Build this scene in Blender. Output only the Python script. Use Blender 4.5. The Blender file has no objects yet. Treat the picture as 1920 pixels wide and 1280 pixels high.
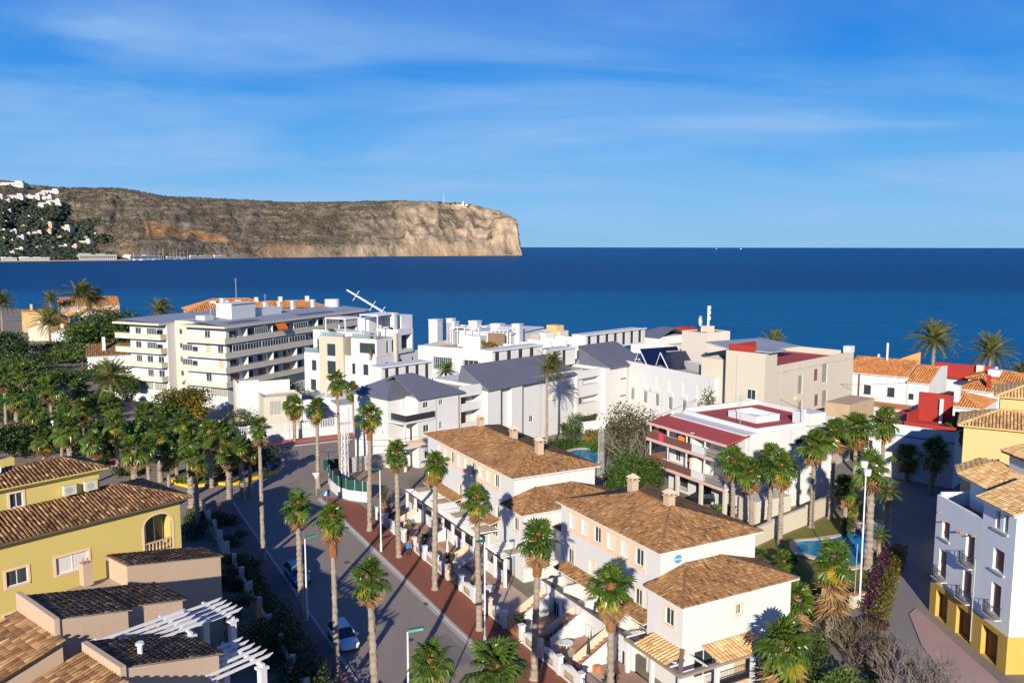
import bpy, bmesh, math, random
import numpy as np
from mathutils import Vector, Matrix, Euler
R_ = math.radians
rnd = random.Random(11)
S = bpy.context.scene
COL = S.collection

# ---------------------------------------------------------------- camera
FPX, CAMH = 1563.0, 33.0
PITCH = math.atan(177 / FPX)
cam = bpy.data.cameras.new('camera'); cam_o = bpy.data.objects.new('camera', cam); COL.objects.link(cam_o)
cam.sensor_width = 36; cam.lens = FPX / 1920 * 36; cam.clip_end = 120000; cam.clip_start = .5
cam_o.location = (0, 0, CAMH); cam_o.rotation_euler = (R_(90) - PITCH, R_(-.08), 0)
S.camera = cam_o

# ---------------------------------------------------------------- sky and sun
SUN_EL, SUN_AZ = R_(19.5), R_(189)          # azimuth clockwise from +Y, where the sun stands
wd = bpy.data.worlds.new('World'); S.world = wd; wd.use_nodes = True
nt = wd.node_tree; nt.nodes.clear()
def N(t, **k):
    n = nt.nodes.new(t)
    for a, b in k.items(): setattr(n, a, b)
    return n
out = N('ShaderNodeOutputWorld'); bg = N('ShaderNodeBackground'); bg.inputs[1].default_value = .085
sky = N('ShaderNodeTexSky', sky_type='NISHITA', sun_disc=False, sun_elevation=SUN_EL, sun_rotation=SUN_AZ)
sky.altitude = 0; sky.air_density = 1.0; sky.dust_density = .25; sky.ozone_density = 3.0
hs = N('ShaderNodeHueSaturation'); hs.inputs['Saturation'].default_value = 1.32; hs.inputs['Hue'].default_value = .503
hs.inputs['Value'].default_value = 1.0
nt.links.new(sky.outputs[0], hs.inputs['Color'])
tc = N('ShaderNodeTexCoord'); sx = N('ShaderNodeSeparateXYZ'); nt.links.new(tc.outputs['Generated'], sx.inputs[0])
def MA(op, a, b=None, c=None):
    n = N('ShaderNodeMath', operation=op)
    for i, v in enumerate((a, b, c)):
        if v is None: continue
        if isinstance(v, (int, float)): n.inputs[i].default_value = v
        else: nt.links.new(v, n.inputs[i])
    return n.outputs[0]
zz = MA('MAXIMUM', sx.outputs[2], 0.0)
den = MA('ADD', zz, .14)
cx_ = MA('DIVIDE', sx.outputs[0], den); cy_ = MA('DIVIDE', sx.outputs[1], den)
cb = N('ShaderNodeCombineXYZ'); nt.links.new(MA('MULTIPLY', cx_, .75), cb.inputs[0]); nt.links.new(MA('MULTIPLY', cy_, 1.3), cb.inputs[1])
n1 = N('ShaderNodeTexNoise'); n1.inputs['Scale'].default_value = .62; n1.inputs['Detail'].default_value = 5; n1.inputs['Roughness'].default_value = .52; n1.inputs['Distortion'].default_value = .5
nt.links.new(cb.outputs[0], n1.inputs['Vector'])
cb2 = N('ShaderNodeCombineXYZ'); nt.links.new(MA('MULTIPLY', cx_, 1.5), cb2.inputs[0]); nt.links.new(MA('MULTIPLY', cy_, 4.2), cb2.inputs[1])
n2 = N('ShaderNodeTexNoise'); n2.inputs['Scale'].default_value = .8; n2.inputs['Detail'].default_value = 6; n2.inputs['Roughness'].default_value = .62
nt.links.new(cb2.outputs[0], n2.inputs['Vector'])
def ramp(src, p0, p1):
    m = N('ShaderNodeMapRange'); m.interpolation_type = 'SMOOTHSTEP'
    m.inputs['From Min'].default_value = p0; m.inputs['From Max'].default_value = p1
    nt.links.new(src, m.inputs['Value']); return m.outputs[0]
veil = MA('MULTIPLY', ramp(n1.outputs[0], .34, .68), .74)
fine = MA('MULTIPLY', MA('MULTIPLY', ramp(n2.outputs[0], .44, .78), ramp(n1.outputs[0], .38, .6)), .30)
hi = MA('SUBTRACT', 1.0, ramp(sx.outputs[2], .21, .34))          # the veil thins out towards the zenith
amt = MA('MULTIPLY', MA('ADD', veil, fine), MA('ADD', MA('MULTIPLY', hi, .88), .09))
# clear winter air: the same deep blue all round, paler towards the horizon
gr = N('ShaderNodeValToRGB'); el_ = gr.color_ramp.elements
while len(el_) < 6: el_.new(.5)
for e_, (p_, c_3) in zip(el_, ((0, (.185, .455, .72)), (.05, (.165, .425, .745)), (.12, (.075, .335, .745)), (.20, (.014, .225, .70)), (.30, (.001, .13, .60)), (.7, (.001, .05, .29)))):
    e_.position = p_; e_.color = (*c_3, 1)
nt.links.new(zz, gr.inputs[0])
gs = N('ShaderNodeVectorMath', operation='SCALE'); nt.links.new(gr.outputs[0], gs.inputs[0]); gs.inputs['Scale'].default_value = .86 / .085
mg = N('ShaderNodeMix', data_type='RGBA'); mg.inputs[0].default_value = .92; nt.links.new(hs.outputs[0], mg.inputs[6]); nt.links.new(gs.outputs[0], mg.inputs[7])
mixc = N('ShaderNodeMix', data_type='RGBA'); mixc.inputs[7].default_value = (2.75, 4.75, 7.8, 1)
nt.links.new(amt, mixc.inputs[0]); nt.links.new(mg.outputs[2], mixc.inputs[6])
nt.links.new(mixc.outputs[2], bg.inputs[0]); nt.links.new(bg.outputs[0], out.inputs[0])

sun = bpy.data.lights.new('sun', 'SUN'); sun.energy = 5.0; sun.angle = R_(.53); sun.color = (1.0, .905, .76)
sun_o = bpy.data.objects.new('sun', sun); COL.objects.link(sun_o)
sdir = Vector((math.sin(SUN_AZ) * math.cos(SUN_EL), math.cos(SUN_AZ) * math.cos(SUN_EL), math.sin(SUN_EL)))
sun_o.rotation_euler = sdir.to_track_quat('Z', 'Y').to_euler(); sun_o.location = (0, -30, 80)
S.view_settings.view_transform = 'Standard'; S.view_settings.look = 'None'; S.view_settings.gamma = 1
S.view_settings.use_curve_mapping = False; S.view_settings.exposure = 0.42
S.render.engine = 'CYCLES'
S.cycles.max_bounces = 5; S.cycles.diffuse_bounces = 2; S.cycles.glossy_bounces = 2; S.cycles.transmission_bounces = 3
S.cycles.transparent_max_bounces = 6; S.cycles.caustics_reflective = False; S.cycles.caustics_refractive = False

# ---------------------------------------------------------------- survey helpers (metres; the camera stands at x=y=0)
_c, _s = math.cos(PITCH), math.sin(PITCH)
def ray(px, py):
    x = (px - 960) / FPX; y = (640 - py) / FPX
    return x, _c + y * _s, -_s + y * _c
def W(px, py, z=0.0):
    dx, dy, dz = ray(px, py); t = (z - CAMH) / dz
    return Vector((dx * t, dy * t, z))
def Wd(px, py, d):
    dx, dy, dz = ray(px, py); t = d / dy
    return Vector((dx * t, d, CAMH + dz * t))
STREET = R_(-28.5263)
U2 = Vector((math.sin(STREET), math.cos(STREET), 0)); V2 = Vector((math.cos(STREET), -math.sin(STREET), 0))
O2 = Vector((11.454, 62.150, 0))
AST = 90 - 28.5263                       # azimuth of the street's cross direction
def UV(u, v, z=0.0):
    p = O2 + U2 * u + V2 * v; return Vector((p.x, p.y, z))
def u_at(px, v, z=8.0):
    """where the line v = const (across the street) meets the vertical plane seen at column px"""
    k = (px - 960) / FPX; p = UV(0, v)
    a = U2.x - k * U2.y * _c
    b = k * (p.y * _c - (z - CAMH) * _s) - p.x
    return b / a
def z_at(py, Y):
    y = (640 - py) / FPX; return CAMH + Y * (y * _c - _s) / (_c + y * _s)

# ---------------------------------------------------------------- object helpers
def tag(o, label=None, cat=None, group=None, kind=None):
    if label: o['label'] = label
    if cat: o['category'] = cat
    if group: o['group'] = group
    if kind: o['kind'] = kind
    return o
def empty(name, loc=(0, 0, 0), rz=0, label=None, cat=None, group=None):
    o = bpy.data.objects.new(name, None); COL.objects.link(o); o.empty_display_size = .3
    o.location = loc; o.rotation_euler = (0, 0, rz)
    return tag(o, label, cat, group)
def inst(name, me, parent=None, loc=(0, 0, 0), rot=(0, 0, 0), sc=(1, 1, 1)):
    o = bpy.data.objects.new(name, me); COL.objects.link(o)
    o.location = loc; o.rotation_euler = rot; o.scale = sc
    if parent: o.parent = parent
    return o

class MB:
    """collects faces and links them as one mesh object"""
    def __init__(s): s.v = []; s.f = []; s.m = []; s.t = []
    def add(s, vs, fs, m=0, tint=.5):
        n = len(s.v); s.v.extend([tuple(p) for p in vs])
        for f in fs: s.f.append([i + n for i in f]); s.m.append(m); s.t.append(tint)
    def quad(s, a, b, c, d, m=0, tint=.5): s.add((a, b, c, d), ((0, 1, 2, 3),), m, tint)
    def poly(s, pts, m=0): s.add(pts, (tuple(range(len(pts))),), m)
    def box(s, x0, x1, y0, y1, z0, z1, m=0, tint=.5):
        s.add(((x0, y0, z0), (x1, y0, z0), (x1, y1, z0), (x0, y1, z0), (x0, y0, z1), (x1, y0, z1), (x1, y1, z1), (x0, y1, z1)),
              ((3, 2, 1, 0), (4, 5, 6, 7), (0, 1, 5, 4), (1, 2, 6, 5), (2, 3, 7, 6), (3, 0, 4, 7)), m, tint)
    def bar(s, p, q, w, h=None, m=0):
        """a square bar from p to q"""
        p, q = Vector(p), Vector(q); d = (q - p).normalized(); h = h or w
        a = d.cross(Vector((0, 0, 1)))
        if a.length < 1e-4: a = Vector((1, 0, 0))
        a.normalize(); b = a.cross(d).normalized(); a = a * w / 2; b = b * h / 2
        vs = [p - a - b, p + a - b, p + a + b, p - a + b, q - a - b, q + a - b, q + a + b, q - a + b]
        s.add(vs, ((3, 2, 1, 0), (4, 5, 6, 7), (0, 1, 5, 4), (1, 2, 6, 5), (2, 3, 7, 6), (3, 0, 4, 7)), m)
    def tube(s, pts, rs, n=8, m=0, caps=True, tint=.5):
        pts = [Vector(p) for p in pts]; vs = []; fs = []
        for i, p in enumerate(pts):
            d = (pts[min(i + 1, len(pts) - 1)] - pts[max(i - 1, 0)]).normalized()
            a = d.cross(Vector((.31, .17, .93)) if abs(d.z) < .9 else Vector((1, 0, 0))).normalized(); b = d.cross(a)
            r = rs[i] if isinstance(rs, (list, tuple)) else rs
            for k in range(n):
                t = 2 * math.pi * k / n; vs.append(p + a * (r * math.cos(t)) + b * (r * math.sin(t)))
        for i in range(len(pts) - 1):
            for k in range(n):
                fs.append((i * n + k, i * n + (k + 1) % n, (i + 1) * n + (k + 1) % n, (i + 1) * n + k))
        if caps: fs.append(tuple(range(n))[::-1]); fs.append(tuple((len(pts) - 1) * n + k for k in range(n)))
        s.add(vs, fs, m, tint)
    def prism(s, pts, z0, z1, m=0, mtop=None):
        n = len(pts); vs = [(p[0], p[1], z0) for p in pts] + [(p[0], p[1], z1) for p in pts]
        s.add(vs, [tuple(range(n))[::-1]] + [(i, (i + 1) % n, n + (i + 1) % n, n + i) for i in range(n)], m)
        s.add([(p[0], p[1], z1) for p in pts], [tuple(range(n))], m if mtop is None else mtop)
    def mesh(s, name, mats, smooth=False):
        me = bpy.data.meshes.new(name); me.from_pydata(s.v, [], s.f)
        for mt in mats: me.materials.append(mt)
        me.polygons.foreach_set('material_index', s.m)
        if smooth: me.polygons.foreach_set('use_smooth', [True] * len(s.f))
        if len(set(s.t)) > 1:
            at = me.attributes.new('tint', 'FLOAT', 'FACE'); at.data.foreach_set('value', s.t)
        me.update(); return me
    def build(s, name, mats, parent=None, smooth=False, kind=None, loc=(0, 0, 0), rot=(0, 0, 0)):
        if not isinstance(mats, (list, tuple)): mats = [mats]
        o = inst(name, s.mesh(name, mats, smooth), parent, loc, rot)
        if kind: o['kind'] = kind
        return o
def np_mesh(name, V, Q, mats, tint=None, mi=None, smooth=False):
    """fast mesh from numpy arrays of vertices and equal-sized faces"""
    me = bpy.data.meshes.new(name); k = Q.shape[1]
    me.vertices.add(len(V)); me.vertices.foreach_set('co', np.ascontiguousarray(V, np.float32).ravel())
    me.loops.add(Q.size); me.loops.foreach_set('vertex_index', np.ascontiguousarray(Q, np.int32).ravel())
    me.polygons.add(len(Q)); me.polygons.foreach_set('loop_start', np.arange(0, Q.size, k, dtype=np.int32))
    me.polygons.foreach_set('loop_total', np.full(len(Q), k, np.int32))
    for m in mats: me.materials.append(m)
    if mi is not None: me.polygons.foreach_set('material_index', np.ascontiguousarray(mi, np.int32))
    if smooth: me.polygons.foreach_set('use_smooth', np.ones(len(Q), bool))
    if tint is not None:
        at = me.attributes.new('tint', 'FLOAT', 'FACE'); at.data.foreach_set('value', np.ascontiguousarray(tint, np.float32))
    me.update(calc_edges=True); me.validate(); return me

# ---------------------------------------------------------------- materials
def NT(name):
    m = bpy.data.materials.new(name); m.use_nodes = True; t = m.node_tree
    return m, t, t.nodes['Principled BSDF']
def nd(t, ty, **k):
    n = t.nodes.new(ty)
    for a, b in k.items(): setattr(n, a, b)
    return n
def noise(t, scale, detail=4, rough=.55, vec=None, dist=0):
    n = nd(t, 'ShaderNodeTexNoise'); n.inputs['Scale'].default_value = scale; n.inputs['Detail'].default_value = detail
    n.inputs['Roughness'].default_value = rough; n.inputs['Distortion'].default_value = dist
    if vec is not None: t.links.new(vec, n.inputs['Vector'])
    return n.outputs[0]
def pos(t, sc=(1, 1, 1), obj=False):
    src = nd(t, 'ShaderNodeTexCoord').outputs['Object'] if obj else nd(t, 'ShaderNodeNewGeometry').outputs['Position']
    mp = nd(t, 'ShaderNodeMapping'); mp.inputs['Scale'].default_value = sc; t.links.new(src, mp.inputs[0]); return mp.outputs[0]
def cramp(t, fac, stops, interp='LINEAR'):
    r = nd(t, 'ShaderNodeValToRGB'); r.color_ramp.interpolation = interp
    e = r.color_ramp.elements
    while len(e) < len(stops): e.new(.5)
    for i, (p, c) in enumerate(stops): e[i].position = p; e[i].color = (*c, 1)
    if fac is not None: t.links.new(fac, r.inputs[0])
    return r.outputs[0]
def mixc_(t, fac, a, b, blend='MIX'):
    n = nd(t, 'ShaderNodeMix', data_type='RGBA', blend_type=blend)
    for i, v in ((0, fac), (6, a), (7, b)):
        if isinstance(v, (int, float)): n.inputs[i].default_value = v
        elif isinstance(v, tuple): n.inputs[i].default_value = (*v, 1)
        else: t.links.new(v, n.inputs[i])
    return n.outputs[2]
def bump(t, bs, h, strength=.3, dist=.05):
    b = nd(t, 'ShaderNodeBump'); b.inputs['Strength'].default_value = strength; b.inputs['Distance'].default_value = dist
    t.links.new(h, b.inputs['Height']); t.links.new(b.outputs[0], bs.inputs['Normal'])
def plain(name, col, rough=.8, var=.10, scale=.6, bmp=.0, bscale=12, spec=.3, metal=0, stain=0.0, staincol=None):
    """painted or cast surface: broad colour drift, fine grain, optional vertical weather stains"""
    m, t, b = NT(name)
    p = pos(t)
    f = noise(t, scale, 5, .6, p)
    c = mixc_(t, f, tuple(min(1, x * (1 - var)) for x in col), tuple(min(1, x * (1 + var)) for x in col))
    if stain:
        q = pos(t, (1.6, 1.6, .12)); st = noise(t, 1.0, 6, .65, q)
        r = nd(t, 'ShaderNodeMapRange'); r.inputs['From Min'].default_value = .55; r.inputs['From Max'].default_value = .8
        t.links.new(st, r.inputs['Value'])
        mm = nd(t, 'ShaderNodeMath', operation='MULTIPLY'); t.links.new(r.outputs[0], mm.inputs[0]); mm.inputs[1].default_value = stain
        c = mixc_(t, mm.outputs[0], c, staincol or tuple(x * .55 for x in col))
    t.links.new(c, b.inputs['Base Color'])
    b.inputs['Roughness'].default_value = rough; b.inputs['Specular IOR Level'].default_value = spec; b.inputs['Metallic'].default_value = metal
    if bmp: bump(t, b, noise(t, bscale, 4, .6, p), bmp, .03)
    return m
def tinted(name, stops, rough=.85, nscale=1.5, nmix=.35, ndark=(.1, .08, .06), bmp=.3, bscale=14, spec=.2):
    """pieces that differ one from another: the ramp reads the value stored for each piece"""
    m, t, b = NT(name)
    a = nd(t, 'ShaderNodeAttribute', attribute_name='tint')
    c = cramp(t, a.outputs['Fac'], stops)
    p = pos(t); f = noise(t, nscale, 5, .62, p)
    r = nd(t, 'ShaderNodeMapRange'); r.inputs['From Min'].default_value = .48; r.inputs['From Max'].default_value = .78
    t.links.new(f, r.inputs['Value']); mm = nd(t, 'ShaderNodeMath', operation='MULTIPLY'); t.links.new(r.outputs[0], mm.inputs[0]); mm.inputs[1].default_value = nmix
    t.links.new(mixc_(t, mm.outputs[0], c, ndark), b.inputs['Base Color'])
    b.inputs['Roughness'].default_value = rough; b.inputs['Specular IOR Level'].default_value = spec
    if bmp: bump(t, b, noise(t, bscale, 3, .6, p), bmp, .02)
    return m
def leafmat(name, stops, trans=.25, rough=.5, spec=.35):
    m, t, b = NT(name)
    a = nd(t, 'ShaderNodeAttribute', attribute_name='tint')
    oi = nd(t, 'ShaderNodeObjectInfo')
    ad = nd(t, 'ShaderNodeMath', operation='ADD'); t.links.new(a.outputs['Fac'], ad.inputs[0])
    mu = nd(t, 'ShaderNodeMath', operation='MULTIPLY_ADD'); t.links.new(oi.outputs['Random'], mu.inputs[0]); mu.inputs[1].default_value = .4; mu.inputs[2].default_value = -.2
    t.links.new(mu.outputs[0], ad.inputs[1])
    c = cramp(t, ad.outputs[0], stops)
    t.links.new(c, b.inputs['Base Color']); b.inputs['Roughness'].default_value = rough; b.inputs['Specular IOR Level'].default_value = spec
    tr = nd(t, 'ShaderNodeBsdfTranslucent'); t.links.new(c, tr.inputs[0])
    mx = nd(t, 'ShaderNodeMixShader'); mx.inputs[0].default_value = trans
    o = t.nodes['Material Output']; t.links.new(b.outputs[0], mx.inputs[1]); t.links.new(tr.outputs[0], mx.inputs[2]); t.links.new(mx.outputs[0], o.inputs[0])
    return m
white = plain('white_plaster', (.635, .625, .61), .85, .07, .4, .12, 20, stain=.32, staincol=(.60, .57, .52))
whitec = plain('clean_white_plaster', (.65, .65, .645), .8, .05, .5, .06, 20, stain=.24, staincol=(.66, .65, .63))
cream = plain('cream_plaster', (.62, .55, .43), .85, .07, .35, .12, 15, stain=.25, staincol=(.52, .45, .34))
beige = plain('beige_render', (.55, .51, .42), .85, .08, .5, .15, 18, stain=.2)
ochre = plain('yellow_plaster', (.60, .475, .15), .85, .06, .4, .1, 18, stain=.25, staincol=(.58, .43, .14))
ochre2 = plain('warm_yellow_plaster', (.60, .44, .20), .85, .05, .4, .1, 18, stain=.15)
mustard = plain('mustard_plaster', (.56, .37, .085), .85, .06, .5, .1, 18, stain=.2)
peach = plain('peach_plaster', (.53, .39, .275), .85, .07, .4, .12, 15, stain=.2)
peachtrim = plain('peach_trim', (.76, .56, .40), .8, .06, 2, .1, 20)
greyblue = plain('pale_grey_blue_plaster', (.80, .82, .82), .85, .07, .5, .15, 14, stain=.25, staincol=(.55, .58, .60))
stone = plain('travertine_cladding', (.52, .46, .36), .8, .14, 3.0, .2, 14)
concrete = plain('concrete', (.40, .38, .35), .9, .14, .8, .3, 20, stain=.2)
roofgrey = plain('grey_roof_sheet', (.30, .32, .36), .6, .14, .25, .1, 6)
redpaint = plain('red_roof_paint', (.38, .07, .065), .75, .16, .35, .12, 14, stain=.2, staincol=(.36, .10, .08))
redwall = plain('red_wall_paint', (.36, .035, .025), .8, .10, .5, .1, 14)
asphalt = plain('asphalt', (.2, .19, .18), .9, .24, .16, .35, 30, spec=.2)
asphaltd = plain('lane_asphalt', (.085, .082, .08), .9, .26, .22, .4, 24, spec=.2)
kerbm = plain('kerb_stone', (.42, .39, .35), .9, .16, 1.4, .3, 20)
yellowp = plain('yellow_kerb_paint', (.80, .50, .02), .7, .16, 2, .1, 20)
whitep = plain('road_paint', (.62, .61, .58), .8, .18, 3, .1, 20)
earth = plain('bare_earth', (.30, .23, .16), .95, .25, .5, .5, 8)
paving = plain('pale_paving', (.40, .34, .28), .9, .18, .5, .3, 10)
frame = plain('white_frame', (.78, .78, .77), .45, .03, 2, 0, spec=.5)
alu = plain('aluminium', (.52, .54, .56), .4, .08, 2, 0, spec=.5, metal=.3)
iron = plain('dark_iron', (.03, .03, .034), .55, .2, 4, 0, spec=.4)
woodd = plain('brown_wood', (.16, .065, .03), .6, .25, 3, .2, 12)
orangewood = plain('orange_wood', (.44, .17, .03), .5, .2, 3, .1, 12)
shutw = plain('pale_roller_shutter', (.70, .68, .63), .6, .04, 2, 0)
shutb = plain('brown_roller_shutter', (.21, .10, .085), .6, .10, 3, 0)
shutt = plain('tan_roller_shutter', (.55, .44, .28), .6, .08, 3, 0)
shutg = plain('grey_green_shutter', (.27, .27, .22), .7, .1, 3, 0)
greenm = plain('green_lamp_metal', (.02, .17, .12), .5, .1, 3, 0, spec=.5)
greenf = plain('green_screen_fabric', (.012, .07, .055), .85, .2, 1.2, .1, 8)
whitem = plain('white_painted_metal', (.74, .74, .72), .5, .06, 1, 0, spec=.5)
slate = plain('slate_roof', (.125, .132, .175), .75, .14, .35, .3, 9, spec=.3)
trunkm = plain('palm_trunk', (.30, .245, .19), .95, .42, 1.3, .8, 9, stain=.5, staincol=(.16, .105, .07))
bootm = plain('palm_boot_fibre', (.25, .11, .045), .95, .4, 4, .8, 9)
barkm = plain('bark', (.16, .12, .09), .95, .25, 3, .6, 10)
twigm = plain('pale_twigs', (.19, .155, .135), .9, .2, 2, .2, 10)
solar = plain('solar_panel', (.006, .012, .045), .22, .2, 1.5, 0, spec=.6)
orange_c = plain('orange_awning', (.70, .16, .03), .8, .1, 2, 0)
lawnm = plain('lawn', (.075, .16, .022), .95, .35, .7, .6, 18)
tilecop = plain('pool_coping', (.58, .46, .37), .8, .1, 2, .1, 12)
whitefab = plain('white_fabric', (.76, .75, .72), .9, .06, 1, .05, 10)
pink = plain('pink_towel', (.80, .05, .14), .9, .1, 3, 0)
clay = plain('terracotta_clay', (.50, .19, .085), .85, .15, 3, .2, 20)
glassm, _t, _b = NT('window_glass'); _b.inputs['Base Color'].default_value = (.035, .05, .06, 1); _b.inputs['Roughness'].default_value = .08; _b.inputs['Specular IOR Level'].default_value = .6
glassb, _t, _b = NT('balcony_glass'); _b.inputs['Base Color'].default_value = (.30, .42, .46, 1); _b.inputs['Roughness'].default_value = .12; _b.inputs['Specular IOR Level'].default_value = .6
_b.inputs['Alpha'].default_value = .5
dark, _t, _b = NT('interior_shade'); _b.inputs['Base Color'].default_value = (.035, .03, .028, 1); _b.inputs['Roughness'].default_value = .9  # near-black sheet across open voids, painting the shade inside; no real pane there
poolm, _t, _b = NT('pool_water'); _b.inputs['Roughness'].default_value = .06; _b.inputs['Specular IOR Level'].default_value = .5
_t.links.new(mixc_(_t, noise(_t, .5, 3, .5, pos(_t)), (.01, .19, .36), (.02, .27, .42)), _b.inputs['Base Color'])
bump(_t, _b, noise(_t, 3.5, 3, .5, pos(_t)), .10, .05)
# old clay tiles: each tile has its own firing colour, lichen in patches
tile_old = tinted('old_clay_tile', [(0, (.115, .060, .030)), (.35, (.225, .115, .050)), (.7, (.30, .16, .070)), (1, (.40, .24, .12))], .9, .6, .38, (.13, .085, .052))
tile_dark = tinted('weathered_clay_tile', [(0, (.10, .052, .028)), (.4, (.20, .105, .05)), (.75, (.32, .185, .085)), (1, (.50, .33, .17))], .9, .7, .5, (.085, .055, .036))
tile_orange = tinted('orange_clay_tile', [(0, (.26, .11, .04)), (.4, (.46, .21, .075)), (.75, (.58, .29, .11)), (1, (.70, .42, .20))], .9, .8, .28, (.20, .11, .05))
tile_far = tinted('red_orange_clay_tile', [(0, (.30, .12, .045)), (.5, (.50, .20, .065)), (1, (.62, .30, .11))], .9, .5, .35, (.24, .13, .06))
tile_straw = tinted('straw_clay_tile', [(0, (.42, .24, .10)), (.5, (.60, .38, .17)), (1, (.74, .53, .28))], .9, .8, .25, (.35, .22, .10))
pan_old = plain('tile_channel', (.055, .028, .016), .95, .3, 1.2, .3, 10)
pan_or = plain('orange_tile_channel', (.20, .085, .035), .95, .3, 1.2, .3, 10)
# ---------------------------------------------------------------- roof tiles
def tile_plane(pts, pitch, row, r, jit=.012):
    """barrel tiles laid over a sloping polygon whose first edge is the eave; gives (centre, frame) per tile"""
    P = [Vector(p) for p in pts]; a, b = P[0], P[1]
    e = (b - a).normalized(); n = Vector((0, 0, 0))
    for i in range(1, len(P) - 1): n += (P[i] - P[0]).cross(P[i + 1] - P[0])
    n.normalize()
    if n.z < 0: n = -n
    t = n.cross(e)
    if t.z < 0: t = -t
    st = [((p - a).dot(e), (p - a).dot(t)) for p in P]
    s0 = min(p[0] for p in st); s1 = max(p[0] for p in st); t1 = max(p[1] for p in st)
    ss = np.arange(s0 + pitch * .5, s1, pitch); tt = np.arange(-.06, t1 - row * .35, row)
    g = np.array([(s, q) for s in ss for q in tt])
    if not len(g): return np.zeros((0, 2)), a, e, t, n
    x, y = g[:, 0], g[:, 1] + row * .4
    ins = np.zeros(len(g), bool); m = len(st)
    for i in range(m):
        xi, yi = st[i]; xj, yj = st[(i + 1) % m]
        if abs(yi - yj) < 1e-9: continue
        c = ((yi > y) != (yj > y)) & (x < (xj - xi) * (y - yi) / (yj - yi) + xi); ins ^= c
    return g[ins], a, e, t, n
def tile_template(r, row):
    L = row * 1.22; lift = r * .28
    xs = (-1.0, -.62, .62, 1.0); zs = (0, .8, .8, 0)
    v = [(x * r, 0, z * r + lift) for x, z in zip(xs, zs)] + [(x * r * .86, L, z * r * .9) for x, z in zip(xs, zs)]
    return np.array(v), np.array([(0, 1, 5, 4), (1, 2, 6, 5), (2, 3, 7, 6), (0, 3, 2, 1)])
_rng = np.random.default_rng(5)
_single = {}
def tile_roof(parent, planes, mt, mp, pitch=.26, row=.37, r=.095, ridges=(), singles=0, thick=.16, eave_m=None, name='roof'):
    mb = MB()
    for P in planes:
        P = [Vector(p) for p in P]; dn = Vector((0, 0, thick)); n = len(P)
        nn = (P[1] - P[0]).cross(P[2] - P[0])
        if nn.z < 0: P = P[::-1]
        mb.add(P, [tuple(range(n))], 0); mb.add([p - dn for p in P], [tuple(range(n))[::-1]], 1)
        for i in range(n):
            j = (i + 1) % n; mb.add([P[i] - dn, P[j] - dn, P[j], P[i]], [(0, 1, 2, 3)], 1)
    ro = mb.build(name, [mp, eave_m or mp], parent)
    Vt, Qt = tile_template(r, row); VV = []; n_all = 0; TT = []
    for P in planes:
        g, a, e, t, n = tile_plane(P, pitch, row, r)
        k = len(g)
        if not k: continue
        e_, t_, n_, a_ = (np.array(q) for q in (e, t, n, a))
        tint = np.clip(_rng.normal(.5, .23, k) + .10 * np.sin(g[:, 0] * .9) * np.sin(g[:, 1] * 1.1), 0, 1)
        off = _rng.normal(0, .010, (k, 2)); skew = _rng.normal(0, .03, k)
        take = 0
        if singles > 0:
            take = min(singles, k); singles -= take
            order = np.argsort(g[:, 1]); g = g[order]
            for i in range(take):
                ti = int(tint[i] * 5.99); key = (mt.name, r, row, ti)
                if key not in _single:
                    me = bpy.data.meshes.new('roof_tile'); me.from_pydata([tuple(v) for v in Vt], [], [tuple(q) for q in Qt]); me.materials.append(mt)
                    at = me.attributes.new('tint', 'FLOAT', 'FACE'); at.data.foreach_set('value', [ti / 5.0] * len(Qt)); me.update(); _single[key] = me
                o = inst('roof_tile', _single[key], ro)
                c = a + e * (g[i, 0] + off[i, 0]) + t * g[i, 1]
                o.matrix_local = Matrix((( e.x, t.x, n.x, c.x), (e.y, t.y, n.y, c.y), (e.z, t.z, n.z, c.z), (0, 0, 0, 1)))
        g, tint, off, skew = g[take:], tint[take:], off[take:], skew[take:]
        k = len(g)
        if not k: continue
        X = Vt[None, :, 0] + g[:, 0, None] + off[:, 0, None] + skew[:, None] * Vt[None, :, 1]
        Y = Vt[None, :, 1] + g[:, 1, None] + off[:, 1, None]; Z = np.broadcast_to(Vt[None, :, 2], X.shape)
        VV.append((a_ + X[..., None] * e_ + Y[..., None] * t_ + Z[..., None] * n_).reshape(-1, 3)); TT.append(np.repeat(tint, len(Qt))); n_all += k
    if n_all:
        V = np.concatenate(VV); Q = (Qt[None] + (np.arange(n_all) * len(Vt))[:, None, None]).reshape(-1, 4)
        o = inst('roof_tiles', np_mesh('roof_tiles', V, Q, [mt], np.concatenate(TT)), ro); o['kind'] = 'stuff'
    if ridges:
        mb = MB()
        for p, q in ridges:
            p, q = Vector(p), Vector(q); d = (q - p); L = d.length; d.normalize(); a = d.cross(Vector((0, 0, 1))).normalized(); b = a.cross(d)
            k = max(1, int(L / .42)); st = L / k; rr = r * 1.35
            for i in range(k):
                s = p + d * (st * i) - b * rr * .25; e2 = p + d * (st * (i + 1.12)) - b * rr * .25; vs = []
                for c0, f in ((s, 1.06), (e2, .9)):
                    for x, z in ((-1, 0), (-.66, .75), (0, 1.05), (.66, .75), (1, 0)): vs.append(c0 + a * (x * rr * f) + b * (z * rr * f))
                mb.add(vs, ((0, 5, 6, 1), (1, 6, 7, 2), (2, 7, 8, 3), (3, 8, 9, 4), (0, 1, 2, 3, 4)), 0, max(0, min(1, rnd.gauss(.6, .2))))
        mb.build('ridge_tiles', mt, ro, kind='stuff')
    return ro
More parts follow.
